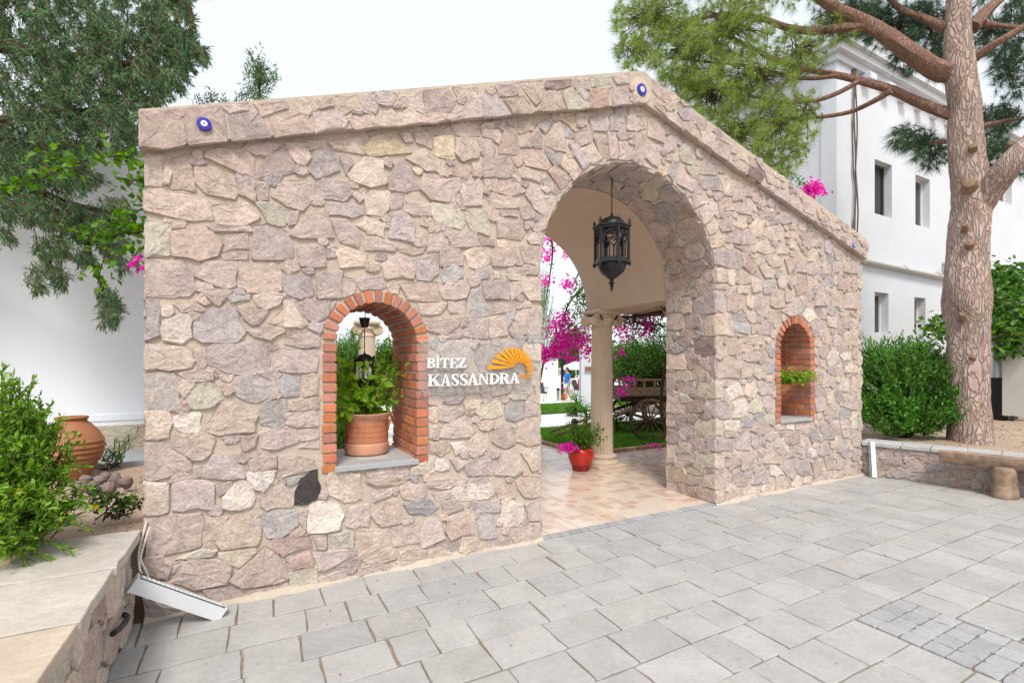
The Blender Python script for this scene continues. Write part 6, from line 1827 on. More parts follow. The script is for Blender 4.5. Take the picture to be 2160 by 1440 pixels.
def needles(name, P, D, n_per, L, wd, matl, parent, spread=.55):
    n = len(P); Pn = np.repeat(P, n_per, 0); Dn = unit(np.repeat(unit(D), n_per, 0)+RNG.normal(0, spread, (n*n_per, 3))); Ln = L*RNG.uniform(.7, 1.15, n*n_per)[:, None]
    S = unit(np.cross(Dn, RNG.normal(0, 1, Dn.shape)))*wd*.5; Pn = Pn+Dn*RNG.uniform(-.03, .02, n*n_per)[:, None]; g = np.zeros_like(Dn); g[:, 2] = -.18
    V = np.stack([Pn-S, Pn+S, Pn+(Dn+g)*Ln], 1).reshape(-1, 3); return put(name, np_mesh(name, V, np.arange(len(V)), matl), parent)
PB = [(1375, 40, 85, 60, 0, 230), (1340, 110, 42, 40, .1, 70), (1450, 110, 85, 75, .0, 260), (1540, 60, 95, 65, .1, 240), (1500, 200, 75, 55, .1, 190), (1600, 160, 85, 65, 0, 190), (1560, 285, 62, 42, .2, 130), (1640, 265, 60, 55, .1, 130), (1625, 350, 45, 40, .2, 80), (1690, 110, 60, 60, .2, 100), (1700, 240, 38, 55, .1, 50), (1420, -60, 160, 60, .1, 200), (1620, -40, 140, 60, .3, 160), (1680, 320, 28, 26, .2, 26), (1440, 180, 50, 40, .3, 70), (1760, 60, 50, 35, .4, 50)]
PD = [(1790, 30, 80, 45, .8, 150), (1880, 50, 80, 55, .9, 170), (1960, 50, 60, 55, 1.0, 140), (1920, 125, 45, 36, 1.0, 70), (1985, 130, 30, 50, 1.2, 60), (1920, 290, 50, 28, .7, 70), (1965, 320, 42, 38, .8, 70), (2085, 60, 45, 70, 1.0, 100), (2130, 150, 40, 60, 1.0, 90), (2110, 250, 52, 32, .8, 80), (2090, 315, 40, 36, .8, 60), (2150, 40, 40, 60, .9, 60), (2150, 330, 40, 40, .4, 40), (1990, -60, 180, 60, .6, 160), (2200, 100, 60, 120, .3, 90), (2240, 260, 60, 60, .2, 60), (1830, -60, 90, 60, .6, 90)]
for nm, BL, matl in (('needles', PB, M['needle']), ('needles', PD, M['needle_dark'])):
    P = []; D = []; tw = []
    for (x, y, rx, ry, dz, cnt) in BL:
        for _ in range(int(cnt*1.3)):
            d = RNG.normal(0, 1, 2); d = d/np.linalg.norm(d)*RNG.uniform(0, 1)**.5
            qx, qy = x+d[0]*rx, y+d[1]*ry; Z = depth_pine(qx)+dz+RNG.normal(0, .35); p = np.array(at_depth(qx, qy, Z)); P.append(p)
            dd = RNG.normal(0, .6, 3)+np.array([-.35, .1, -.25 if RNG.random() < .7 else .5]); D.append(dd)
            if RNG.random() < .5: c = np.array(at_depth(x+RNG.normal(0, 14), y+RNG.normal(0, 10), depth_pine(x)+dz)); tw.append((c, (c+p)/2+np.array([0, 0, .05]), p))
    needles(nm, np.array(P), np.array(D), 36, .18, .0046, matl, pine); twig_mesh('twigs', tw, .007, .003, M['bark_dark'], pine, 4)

# ------------------------------------------------------------------ the cypress on the left
cyp = thing('cypress_tree', 'dark drooping cypress hanging in front of the white wall', 'tree', (-3.45, 2.7, .44))
def cyp_pos(px, py, Z): return np.array(at_depth(px, py, Z))
trunk_mesh('trunk', [(-3.45, 2.7, .40), (-3.42, 2.68, 1.5), (-3.3, 2.7, 3.0), (-3.25, 2.75, 5.0), (-3.1, 2.8, 7.2)], [.24, .20, .17, .12, .04], M['bark_dark'], cyp, 16, .06)
CB = [(40, 40, 90, 70, 130, 5.0), (150, 60, 90, 80, 170, 4.9), (260, 70, 80, 80, 170, 4.9), (350, 50, 60, 60, 110, 5.0), (395, 110, 40, 36, 60, 5.0), (350, 150, 55, 50, 90, 4.9), (290, 190, 70, 50, 120, 4.8), (190, 190, 90, 75, 170, 4.7), (80, 180, 90, 85, 170, 4.7), (40, 290, 70, 60, 110, 4.6), (140, 290, 75, 45, 110, 4.6), (245, 250, 50, 40, 70, 4.6), (265, 300, 30, 40, 35, 4.6), (60, 360, 80, 40, 90, 4.5), (150, 370, 60, 30, 55, 4.5), (40, 430, 60, 35, 60, 4.4), (120, 450, 60, 30, 60, 4.4), (190, 480, 45, 30, 50, 4.4), (240, 450, 40, 30, 40, 4.5), (110, 520, 35, 30, 30, 4.3), (95, 575, 26, 16, 14, 4.3), (75, 600, 14, 10, 8, 4.3), (130, 590, 14, 14, 8, 4.3), (235, 520, 26, 26, 20, 4.4), (255, 560, 10, 20, 6, 4.4), (225, 625, 20, 20, 14, 4.3), (230, 665, 16, 18, 14, 4.3), (245, 650, 12, 22, 10, 4.3), (175, 540, 16, 20, 10, 4.3),
      (-90, 100, 120, 140, 220, 4.9), (-120, 300, 110, 120, 160, 4.7), (120, -60, 220, 60, 260, 5.1), (-250, 150, 140, 220, 220, 4.9), (370, -40, 60, 50, 70, 5.1), (10, 500, 20, 16, 8, 4.4), (-400, 60, 150, 190, 260, 4.5), (-380, 260, 130, 120, 150, 4.4), (-330, -160, 200, 120, 200, 4.7)]
P = []; D = []; L = []; tw = []
for (x, y, rx, ry, cnt, Z) in CB:
    for _ in range(int(cnt*1.25)):
        d = RNG.normal(0, 1, 2); d = d/np.linalg.norm(d)*RNG.uniform(0, 1)**.5; qx, qy = x+d[0]*rx, y+d[1]*ry; p = cyp_pos(qx, qy, Z+RNG.normal(0, .28))
        ax = np.array([RNG.normal(.25, .45), RNG.normal(-.05, .45), RNG.normal(-.55, .4)]); ax /= np.linalg.norm(ax); ln = RNG.uniform(.10, .22); tw.append((p-ax*ln*.5, p, p+ax*ln*.5))
        k = 40; s = RNG.uniform(-.5, .5, k); side = RNG.normal(0, 1, (k, 3)); P.append(p+np.outer(s*ln, ax)+side*.010); D.append(ax*1.2+side*.45+np.array([0, 0, -.25])); L.append(RNG.uniform(.036, .078, k)*(1.1-abs(s)))
P, D, L = np.concatenate(P), np.concatenate(D), np.concatenate(L)
leaf_mesh('foliage', P, D, L, L*.20, M['leaf_cypress'], cyp, .1); twig_mesh('twigs', tw, .003, .0015, M['bark_dark'], cyp, 3)
for path, r0 in (([(-200, 60), (-60, 90), (80, 110), (220, 130), (330, 140)], 26), ([(-220, 220), (-80, 260), (60, 250), (180, 235), (270, 230)], 22), ([(-220, 420), (-60, 440), (40, 400), (120, 420), (170, 470), (190, 540), (210, 590), (228, 650)], 14), ([(120, 425), (190, 440), (250, 450), (290, 445)], 8), ([(150, 450), (120, 520), (95, 575)], 5), ([(-150, -40), (60, -40), (240, -30), (380, 0), (410, 60)], 20)):
    P_ = [cyp_pos(x, y, 4.7-.0011*max(0, y-300)) for x, y in path]
    if path[0][0] < -100: P_ = [np.array([-3.34, 2.7, P_[0][2]-.35])]+P_
    n = len(P_); trunk_mesh('limb', P_, [(r0*(1-k/n)+2)*4.6/FPX/1.4 for k in range(n)], M['bark_dark'], cyp, 8, .08)
# slim conifer whose tip shows above the coping
c2 = on_y(545, 200, 2.5)
tt = thing('conifer_tree', 'slim young conifer whose tip rises over the gate coping', 'tree', (c2.x, 2.5, 0))
trunk_mesh('trunk', [(c2.x, 2.5, -.03), (c2.x+.02, 2.5, 2), (c2.x-.01, 2.5, 3.6), (c2.x+.02, 2.5, 4.9)], [.07, .05, .03, .008], M['bark_dark'], tt, 10)
P = []; D = []; L = []
for i in range(330):
    z = RNG.uniform(.9, 4.95); rr = (5.0-z)*.20+.06; a_ = RNG.uniform(0, 6.28); q = RNG.uniform(.1, 1)*rr; p = np.array([c2.x+q*math.cos(a_), 2.5+q*math.sin(a_), z]); ax = np.array([math.cos(a_), math.sin(a_), RNG.normal(.3, .4)]); k = 26; s = RNG.uniform(-.5, .5, k); side = RNG.normal(0, 1, (k, 3))
    P.append(p+np.outer(s*.2, ax)+side*.014); D.append(ax*.8+side*.5); L.append(RNG.uniform(.03, .06, k))
for (x, y) in ((530, 170), (548, 160), (520, 195), (560, 180), (540, 200), (470, 212), (450, 205), (510, 205), (575, 165), (430, 210)):
    for _ in range(5):
        p = np.array(on_y(x+RNG.normal(0, 8), y+RNG.normal(0, 6)+6, 2.5)); ax = np.array([RNG.normal(.3, .4), RNG.normal(0, .4), .5]); k = 26; s = RNG.uniform(-.5, .5, k); side = RNG.normal(0, 1, (k, 3)); P.append(p+np.outer(s*.16, ax)+side*.012); D.append(ax*.8+side*.5); L.append(RNG.uniform(.025, .05, k))
P, D, L = np.concatenate(P), np.concatenate(D), np.concatenate(L); leaf_mesh('foliage', P, D, L, L*.26, M['leaf_cypress'], tt, .1)

# ------------------------------------------------------------------ climbing bougainvillea
def vine(name, label, paths, leafL, flowers, lpm=60, base=None, stem_r=.007, matl=None, spread=.05, blobs=None, leaf_k=1.0, stem_mat=None):
    t = thing(name, label, 'vine' if 'vine' in name else 'bougainvillea', base if base is not None else paths[0][0]); P = []; D = []
    for path in paths:
        pts = catmull(path, 8); b = MB(); n = len(pts); b.tube(pts, [stem_r*(1-.75*k/n)+.0012 for k in range(n)], 6); b.build('stem', stem_mat or M['bark_dark'], t, True)
        Lp = sum((pts[k+1]-pts[k]).length for k in range(n-1))
        for _ in range(int(Lp*lpm)):
            k = RNG.integers(0, n-1); f = RNG.random(); p = np.array(pts[k].lerp(pts[k+1], f)); P.append(p+RNG.normal(0, spread, 3)); D.append(RNG.normal(0, .7, 3)+np.array([0, -.2, -.35]))
    for (c, r, cnt) in (blobs or []):
        for _ in range(cnt): P.append(np.array(c)+RNG.normal(0, .5, 3)*np.array(r)); D.append(RNG.normal(0, .7, 3)+np.array([0, -.2, -.35]))
    if P:
        P = np.array(P); leaf_mesh('foliage', P, np.array(D), leafL*RNG.uniform(.6, 1.15, len(P)), leafL*.72*RNG.uniform(.7, 1.1, len(P)), matl or M['leaf_boug'], t, .12, None, .1, .36)
    FP = []; FD = []
    for (c, r, cnt) in flowers:
        for _ in range(int(cnt*1.5)):
            p = np.array(c)+RNG.normal(0, .5, 3)*np.array(r); ax = RNG.normal(0, 1, 3)
            for k in range(3): FP.append(p+RNG.normal(0, .006, 3)); FD.append(ax+RNG.normal(0, .8, 3))
    if FP:
        FP = np.array(FP); leaf_mesh('flowers', FP, np.array(FD), .050*RNG.uniform(.75, 1.15, len(FP)), .036, M['bract'], t, .16)
    return t
def A_(px, py, Z): return at_depth(px, py, Z)
def sq(px, py, Z, rx, ry=None, dz=None): r = rx*Z/FPX; return (at_depth(px, py, Z), (r, dz or max(r, .15), (ry or rx)*Z/FPX))
def fl(px, py, Z, rx, ry, n): c, r = sq(px, py, Z, rx, ry); return (c, r, n)
vine('bougainvillea', 'bougainvillea branches with broad light green leaves reaching out beside the cypress', [[A_(330, 700, 3.85), A_(325, 420, 3.90), A_(300, 345, 3.85), A_(235, 330, 3.75), A_(160, 345, 3.65), A_(80, 378, 3.65), A_(5, 392, 3.60), A_(-60, 400, 3.55)], [A_(325, 420, 3.90), A_(300, 440, 3.85), A_(250, 465, 3.75), A_(200, 490, 3.75), A_(150, 480, 3.75)], [A_(325, 480, 3.90), A_(295, 490, 3.85), A_(240, 500, 3.80), A_(215, 560, 3.75), A_(205, 600, 3.75)], [A_(325, 360, 3.90), A_(290, 380, 3.85), A_(255, 375, 3.85)], [A_(325, 520, 3.85), A_(297, 525, 3.85), A_(280, 545, 3.80)]],
     .072, [fl(285, 553, 3.80, 16, 9, 5), fl(270, 375, 3.85, 8, 8, 1), fl(296, 560, 3.80, 8, 8, 3)], 85, on_y(330, 1100, 1.4), .006, M['leaf_boug'], .045, [fl(285, 470, 3.85, 34, 46, 60), fl(255, 500, 3.85, 40, 26, 40), fl(290, 385, 3.85, 26, 26, 26), fl(110, 320, 3.75, 40, 18, 20)])
vt = [(4.86, 1.05, 0.0), (4.88, 1.08, .5), (4.80, 1.15, .95), (4.84, 1.1, 1.6), (4.92, 1.05, 2.1), (4.95, 1.3, 2.32)]
vine('bougainvillea', 'bougainvillea with thick dark stem climbing beside the stone pier onto the porch', [vt, [(4.95, 1.3, 2.25), (5.3, 2.2, 2.28), (5.1, 2.75, 2.3), (4.8, 2.9, 2.25)], [(5.3, 2.2, 2.28), (5.8, 2.7, 2.25), (6.4, 2.6, 2.2)]], .055,
     [fl(1320, 690, 8.0, 22, 26, 60), fl(1365, 685, 7.8, 18, 30, 75), fl(1310, 745, 8.0, 8, 8, 6), fl(1295, 752, 7.9, 4, 10, 4), fl(1325, 802, 8.0, 14, 10, 16), fl(1312, 826, 8.0, 14, 10, 18), fl(1378, 940, 8.0, 5, 5, 6)], 20, (4.86, 1.05, 0), .035, M['leaf_deep'], .05,
     [fl(1310, 672, 7.9, 26, 18, 160), fl(1350, 680, 7.9, 40, 26, 320), fl(1388, 690, 7.8, 18, 34, 180), fl(1335, 720, 8.2, 14, 20, 60), fl(1340, 790, 8.0, 14, 30, 70), fl(1296, 690, 7.8, 8, 40, 40)])
vine('bougainvillea', 'magenta bougainvillea in full bloom hanging beyond the arch next to the column', [[(5.22, 3.05, 0), (5.24, 3.05, 1.2), (5.18, 2.95, 2.25), (4.9, 2.8, 2.62), (4.4, 2.7, 2.6)], [A_(1235, 600, 8.0), A_(1200, 640, 8.0), A_(1180, 700, 7.9), A_(1150, 750, 7.9)], [A_(1150, 440, 8.3), A_(1165, 520, 8.3), A_(1160, 580, 8.3), A_(1150, 640, 8.3)], [A_(1220, 520, 8.2), A_(1222, 570, 8.2), A_(1205, 605, 8.2)]], .055,
     [fl(1180, 690, 7.9, 30, 26, 100), fl(1192, 720, 7.9, 32, 24, 150), fl(1165, 740, 7.9, 26, 18, 90), fl(1150, 750, 7.9, 14, 16, 45), fl(1206, 757, 7.9, 11, 10, 26), fl(1225, 710, 7.8, 24, 22, 60), fl(1236, 735, 7.8, 12, 22, 36), fl(1190, 670, 8.0, 16, 14, 36), fl(1200, 600, 8.2, 22, 14, 40), fl(1158, 500, 8.3, 14, 16, 34), fl(1150, 530, 8.3, 14, 14, 20), fl(1155, 545, 8.3, 10, 8, 14), fl(1148, 590, 8.3, 14, 12, 24), fl(1196, 530, 8.2, 10, 12, 16), fl(1170, 480, 8.3, 12, 8, 10)],
     18, (5.22, 3.05, 0), .02, M['leaf_boug'], .05, [fl(1225, 640, 7.6, 24, 40, 260), fl(1210, 690, 7.8, 26, 26, 120), fl(1225, 610, 7.7, 12, 20, 60), fl(1172, 500, 8.3, 16, 22, 26), fl(1160, 560, 8.3, 10, 30, 14), fl(1150, 690, 8.3, 14, 30, 40), fl(1205, 655, 8.0, 18, 18, 40)])
vine('bougainvillea', 'single magenta bougainvillea sprig peeping over the sloping coping', [[on_y(1640, 900, 1.0), on_y(1650, 560, 1.0), on_y(1668, 385, .95), on_y(1690, 385, .85), on_y(1712, 400, .8)]], .05, [fl(1714, 400, project(on_y(1714, 400, .8))[2], 15, 15, 120), fl(1736, 410, project(on_y(1714, 400, .8))[2], 7, 6, 6)], 26, (on_y(1640, 900, 1.0).x, 1.0, 0), .006, M['leaf_boug'], .03)
# ------------------------------------------------------------------ red pot and bollard light by the column
RX, RY = 4.14, 2.05
t = thing('flower_pot', 'glossy red glazed pot with trailing magenta bougainvillea beside the column', 'pot', (RX, RY, 0))
b = MB(); b.lathe([(.115, .0), (.118, .01), (.135, .07), (.138, .085)], 36, (RX, RY, .002)); b.build('foot', M['red_glaze_matt'], t, True)
pr = [(.138, .086)]
for k in range(9): z = .10+k*.02; r = .142+.046*math.sin(min(1, (z-.08)/.15)*math.pi*.5); pr += [(r, z), (r+.0025, z+.008)]
pr += [(.186, .285), (.172, .31), (.176, .322), (.166, .325), (.158, .30), (.0, .295)]
b = MB(); b.lathe(pr, 40, (RX, RY, .002), None, False); b.build('body', M['red_glaze'], t, True)
tops = [np.array([RX+.05+RNG.normal(0, .15), RY+RNG.normal(0, .12), .42+RNG.uniform(-.02, .26)]) for _ in range(40)]
tw, P, D = twiggy(70, lambda: (RX+RNG.normal(0, .04), RY+RNG.normal(0, .04), .30), lambda: tops[RNG.integers(40)], 10, .02)
tw2, P2, D2 = twiggy(8, lambda: (RX-.05, RY-.05, .31), lambda: (RX-.24-RNG.uniform(0, .1), RY-.08+RNG.normal(0, .05), .36+RNG.normal(0, .04)), 5, .02)
twig_mesh('stems', tw+tw2, .003, .0012, M['twig_green'], t, 4)['kind'] = 'stuff'
leaf_mesh('foliage', np.concatenate([P, P2]), np.concatenate([D, D2]), RNG.uniform(.03, .07, len(P)+len(P2)), .03, M['leaf_boug'], t, .12)
FP = []; FD = []
for _ in range(60):
    p = np.array([RX-.29+RNG.normal(0, .06), RY-.09+RNG.normal(0, .05), .37+RNG.normal(0, .03)])
    for k in range(3): FP.append(p+RNG.normal(0, .005, 3)); FD.append(RNG.normal(0, 1, 3))
leaf_mesh('flowers', np.array(FP), np.array(FD), .042, .036, M['bract'], t, .15)
BX_, BY_ = 5.36, 3.92
t = thing('bollard_light', 'black domed bollard lamp with louvres standing in the lawn', 'lamp', (BX_, BY_, .03))
b = MB(); b.lathe([(.062, 0), (.062, .22), (.066, .225), (.066, .235)], 20, (BX_, BY_, .02)); b.build('post', M['iron'], t, True)
b = MB(); b.lathe([(.045, .235), (.045, .39)], 18, (BX_, BY_, .02)); b.build('lamp_glass', M['eye_white'], t, True)
for k in range(6):
    b = MB(); b.lathe([(.064, .243+k*.025), (.066, .249+k*.025), (.050, .258+k*.025)], 20, (BX_, BY_, .02)); b.build('louvre', M['iron'], t, True)
b = MB(); b.lathe([(.066, .39), (.066, .405), (.058, .44), (.035, .465), (.0, .475)], 20, (BX_, BY_, .02), None, False); b.build('dome', M['iron'], t, True)

# ------------------------------------------------------------------ old wooden cart
cart = thing('wooden_cart', 'old dark wooden cart with two big spoked wheels on the lawn', 'cart', (7.1, 4.1, .03))
W0, W1 = Vector((6.86, 3.46, .43)), Vector((7.36, 4.66, .43)); axd = (W1-W0).normalized(); fw = Vector((axd.y, -axd.x, 0)); upv = Vector((0, 0, 1)); WR = .42
for c in (W0, W1):
    wn = bpy.data.objects.new('wheel', None)
    def circ(r, off, n=40): return [c+(fw*math.cos(2*math.pi*k/n)+upv*math.sin(2*math.pi*k/n))*r+axd*off for k in range(n)]
    b = MB(); n = 40; V = circ(WR, -.022)+circ(WR, .022)+circ(WR-.05, .022)+circ(WR-.05, -.022); F = []
    for q in range(4): F += [(q*n+k, q*n+(k+1) % n, ((q+1) % 4)*n+(k+1) % n, ((q+1) % 4)*n+k) for k in range(n)]
    rim = b.add(V, F).build('wheel', M['wood_old'], cart, False)
    b = MB(); V = circ(WR+.008, -.024)+circ(WR+.008, .024)+circ(WR+.0005, .024)+circ(WR+.0005, -.024); b.add(V, F).build('iron_tyre', M['iron_brown'], rim)
    b = MB(); b.tube([c-axd*.10, c-axd*.06, c+axd*.06, c+axd*.10], [.035, .06, .06, .035], 14); b.build('hub', M['wood_old'], rim, True)
    for k in range(12):
        d = fw*math.cos(2*math.pi*k/12+.2)+upv*math.sin(2*math.pi*k/12+.2); b = MB(); b.tube([c+d*.05, c+d*.2, c+d*(WR-.045)], [.019, .015, .017], 7); b.build('spoke', M['wood_old'], rim, True)
b = MB(); b.tube([W0-axd*.1, W1+axd*.1], .03, 10); b.build('axle', M['wood_old'], cart, True)
mc = (W0+W1)/2
def plank(name, a0, a1, f0, f1, z0, z1):
    b = MB(); b.add([mc+axd*a+fw*f+upv*(z-.43) for z in (z0, z1) for a, f in ((a0, f0), (a1, f0), (a1, f1), (a0, f1))], [(3, 2, 1, 0), (4, 5, 6, 7), (0, 1, 5, 4), (1, 2, 6, 5), (2, 3, 7, 6), (3, 0, 4, 7)]); return b.build(name, M['wood_old'], cart)
for k in range(6): plank('floor_board', -.46+k*.155, -.46+k*.155+.148, -.55, 1.25, .86, .89)
for a in (-.48, .47): 
    plank('side_board', a-.015, a+.015, -.55, 1.25, .89, .985); plank('side_board', a-.015, a+.015, -.55, 1.25, .99, 1.06); plank('side_rail', a-.02, a+.02, -.6, 1.3, 1.19, 1.23)
    for k in range(9): plank('stake', a-.014, a+.014, -.5+k*.21, -.5+k*.21+.035, 1.061, 1.189)
plank('chassis_beam', -.35, -.28, -.5, 1.2, .76, .858); plank('chassis_beam', .28, .35, -.5, 1.2, .76, .858); plank('end_board', -.46, .46, -.58, -.552, .80, 1.05)
for a in (-.3, .3): plank('bolster', a-.03, a+.03, -.04, .04, .46, .758)
for a in (-.33, .30):
    p0 = mc+axd*a+fw*.3+upv*(.78-.43); p1 = mc+axd*(a*.9)-fw*1.85; p1.z = .09; b = MB(); b.tube([p0, p0.lerp(p1, .5), p1], [.035, .034, .028], 8); b.build('shaft', M['wood_old'], cart, True)

# ------------------------------------------------------------------ planting round the lawn and behind the niche
def gblob(px, py, Z, rx, ry, dz=None): c = at_depth(px, py, Z); return (c.x, c.y, c.z, rx*Z/FPX*.9, dz or rx*Z/FPX*.8, ry*Z/FPX)
def gshrub(name, label, blobs, base, n, L, W_, matl, lp=10, **k): return leafy_shrub(name, label, blobs, base, n, lp, L, W_, matl, M['twig_green'], trunk_r=k.pop('trunk_r', .03), pos_jit=.03, **k)
gshrub('shrub', 'dense dark green shrub behind the wooden cart', [gblob(1345, 760, 10.6, 60, 44), gblob(1390, 740, 10.4, 40, 60), gblob(1310, 770, 10.9, 36, 44), gblob(1360, 800, 10.8, 60, 34), gblob(1440, 770, 10.5, 60, 60)], (9.0, 4.9, .03), 700, .075, .034, M['leaf_deep'])
gshrub('shrub', 'spiky mid-green shrub with upright tips behind the cart shrub', [gblob(1325, 735, 12.0, 34, 26), gblob(1360, 725, 12.0, 30, 24), gblob(1300, 760, 12.2, 24, 40)], (10.0, 5.7, .03), 320, .10, .026, M['leaf_myrtle'])
def yucca(px, py, Zp, h, spread, label, n=46, zg=0.0):
    c = on_z(px, py, zg); t = thing('yucca_plant', label, 'plant', c); b = MB(); b.tube([c, c+Vector((.02, 0, h*.4)), c+Vector((0, .02, h*.75))], [.035, .03, .022], 8); b.build('stem', M['bark_dark'], t, True)
    P = []; D = []
    for k in range(n): s = RNG.uniform(.35, .8); P.append(np.array(c)+np.array([0, 0, h*s])); a_ = RNG.uniform(0, 6.28); D.append([math.cos(a_), math.sin(a_), RNG.uniform(-.4, 1.2)])
    leaf_mesh('blades', np.array(P), np.array(D), spread*RNG.uniform(.7, 1.15, n), .034, M['leaf_myrtle'], t, .15, None, .12, .3); return t
yucca(1216, 878, 0, .75, .36, 'tall spiky yucca rising beside the pale path')
yucca(1236, 902, 0, .62, .34, 'spiky yucca half hidden by the fluted column')
yucca(1300, 915, 0, .62, .32, 'leafy spear plant standing against the cart shafts')
gshrub('shrub', 'low rounded green shrub at the far lawn edge near the yucca', [gblob(1205, 866, 14.0, 16, 12), gblob(1222, 862, 14, 14, 12)], tuple(on_z(1210, 872, .0)), 90, .07, .03, M['leaf_deep'], 8)
# shrubs seen through the brick niche
gshrub('shrub', 'feathery green shrub beside the freestanding column seen through the niche', [gblob(725, 760, 6.6, 26, 60), gblob(715, 850, 6.4, 24, 60), gblob(740, 720, 7.0, 22, 30), gblob(735, 900, 6.2, 26, 40), gblob(690, 800, 6.6, 30, 100)], (.93, 3.1, 0), 620, .075, .018, M['leaf_myrtle'], 12)
gshrub('shrub', 'yellow-green leafy shrub behind the freestanding column seen through the niche', [gblob(815, 760, 9.4, 24, 50), gblob(850, 800, 9.4, 30, 80), gblob(805, 820, 9.6, 18, 30), gblob(835, 720, 9.6, 20, 24)], (2.55, 5.9, 0), 420, .08, .045, M['leaf_boug'])
gshrub('shrub', 'dark green hedge shrub low behind the potted plant seen through the niche', [gblob(735, 860, 7.4, 30, 50), gblob(780, 870, 7.6, 26, 40), gblob(760, 800, 7.8, 40, 50)], (1.25, 4.0, 0), 420, .07, .03, M['leaf_deep'])
b = MB(); c = on_z(812, 905, .0); t = thing('flower_pot', 'small terracotta pot on a white kerb seen through the niche', 'pot', c)
b.lathe([(.09, 0), (.13, .16), (.15, .22), (.155, .25), (.14, .25), (.0, .22)], 20, (c.x, c.y, 0)); b.build('body', M['terracotta'], t, True)
gshrub('pepper_tree', 'pale weeping pepper tree rising beyond the bougainvillea', [gblob(1150, 640, 15, 30, 46), gblob(1165, 690, 15, 22, 40), gblob(1130, 600, 15.4, 40, 50), gblob(1150, 720, 15, 16, 34)], (7.6, 9.4, 0), 240, .13, .022, M['grey_leaf'], 9, cat='tree', up_bias=-.8, trunk_r=.05)
# tall trees and hedge far behind
for i, (px, Z, h_, w_, lab) in enumerate([(1205, 31, 4.6, 1.6, 'yellow-green tree behind the parasol'), (1290, 33, 3.4, 2.4, 'far dark tree behind the white pillar'), (1370, 30, 3.0, 2.4, 'far leafy tree beyond the cart shrubs'), (1100, 36, 3.0, 2.6, 'far tree behind the white pavilion'), (770, 32, 3.4, 3.0, 'far tree beyond the freestanding column')]):
    c = at_depth(px, 800, Z); leafy_shrub('tree', lab, [(c.x, c.y, .4+h_*.35, w_*.7, w_*.7, h_*.30), (c.x+.6, c.y, .2+h_*.6, w_*.7, w_*.7, h_*.26), (c.x-.7, c.y, .3+h_*.5, w_*.6, w_*.6, h_*.25)], (c.x, c.y, -.36), 420, 9, .20, .11, M['leaf_boug'] if i in (0, 4) else M['leaf_deep'], M['bark_dark'], cat='tree', pos_jit=.08, trunk_r=.10, stemr=(.02, .006))

# ------------------------------------------------------------------ far terrace
TZ = -.345
def ter(px, Z): p = at_depth(px, 765, Z); return Vector((p.x, p.y, TZ))
pav = thing('garden_pavilion', 'white-walled pavilion with slim black steel frame at the terrace', 'pavilion', ter(1140, 25))
A, B = ter(1085, 25.5), ter(1177, 25.0); 
def panel(parent, name, A, B, z0, z1, th, matl):
    d = (B-A).normalized(); n = Vector((-d.y, d.x, 0))*th; b = MB(); V = [Vector((q.x, q.y, z)) for z in (z0, z1) for q in (A, B, B+n, A+n)]; b.add(V, [(3, 2, 1, 0), (4, 5, 6, 7), (0, 1, 5, 4), (1, 2, 6, 5), (2, 3, 7, 6), (3, 0, 4, 7)]); return b.build(name, matl, parent)
panel(pav, 'wall_panel', A, B, TZ, 1.78, .12, M['white_paint']); P0, P1 = ter(1183, 24.9), ter(1189, 24.9); panel(pav, 'post', P0, P1, TZ, 1.92, .12, M['iron'])
panel(pav, 'beam', ter(1085, 25.3), ter(1189, 24.85), 1.80, 1.90, .12, M['iron']); panel(pav, 'base_rail', A-FWD*.05, B-FWD*.05, TZ, TZ+.42, .04, M['white_paint'])
pil = thing('white_pillar', 'white rendered pillar with a small brown board beside the column', 'pillar', ter(1236, 16)); panel(pil, 'shaft', at_depth(1226, 765, 16), at_depth(1262, 765, 16), -.3, 2.25, .5, M['plaster_white']); panel(pil, 'board', at_depth(1234, 765, 15.9), at_depth(1256, 765, 15.9), 1.30, 1.42, .03, M['wood_board'])
ps = thing('parasol', 'white open parasol on a thin pole at the terrace', 'parasol', ter(1215, 28)); c = ter(1215, 28); b = MB(); b.lathe([(1.02, 1.50), (1.03, 1.54), (.6, 1.78), (.05, 1.98), (.0, 2.0)], 8, (c.x, c.y, TZ), None, False); b.build('canopy', M['white_paint'], ps); b = MB(); b.tube([(c.x, c.y, TZ), (c.x, c.y, TZ+1.95)], .028, 8); b.build('pole', M['white_paint'], ps, True); b = MB(); b.lathe([(.25, 0), (.25, .06), (.05, .09)], 16, (c.x, c.y, TZ)); b.build('base', M['window_frame'], ps)
rl = thing('balustrade', 'white baluster railing behind the walking person', 'railing', ter(1212, 30)); A, B = ter(1195, 30), ter(1245, 30); d = (B-A); panel(rl, 'top_rail', A, B, .50, .58, .1, M['white_paint'])
for k in range(12): q = A+d*(k+.5)/12; b = MB(); b.lathe([(.04, 0), (.03, .1), (.055, .3), (.03, .6), (.045, .83)], 8, (q.x, q.y+.05, TZ)); b.build('baluster', M['white_paint'], rl, True)
bn = thing('litter_bin', 'slim grey steel bin by the pavilion post', 'bin', ter(1177, 24)); panel(bn, 'body', ter(1174.5, 24), ter(1180, 24), TZ, .18, .16, M['steel']); panel(bn, 'lid', ter(1174, 24), ter(1180.5, 24), .185, .28, .17, M['iron'])
c = ter(1190, 24.3); po = thing('flower_pot', 'orange clay pot with red flowers beside the pavilion post', 'pot', c); b = MB(); b.lathe([(.12, 0), (.17, .12), (.16, .28), (.17, .32), (.15, .32), (0, .28)], 20, (c.x, c.y, TZ)); b.build('body', M['orange_clay'], po, True)
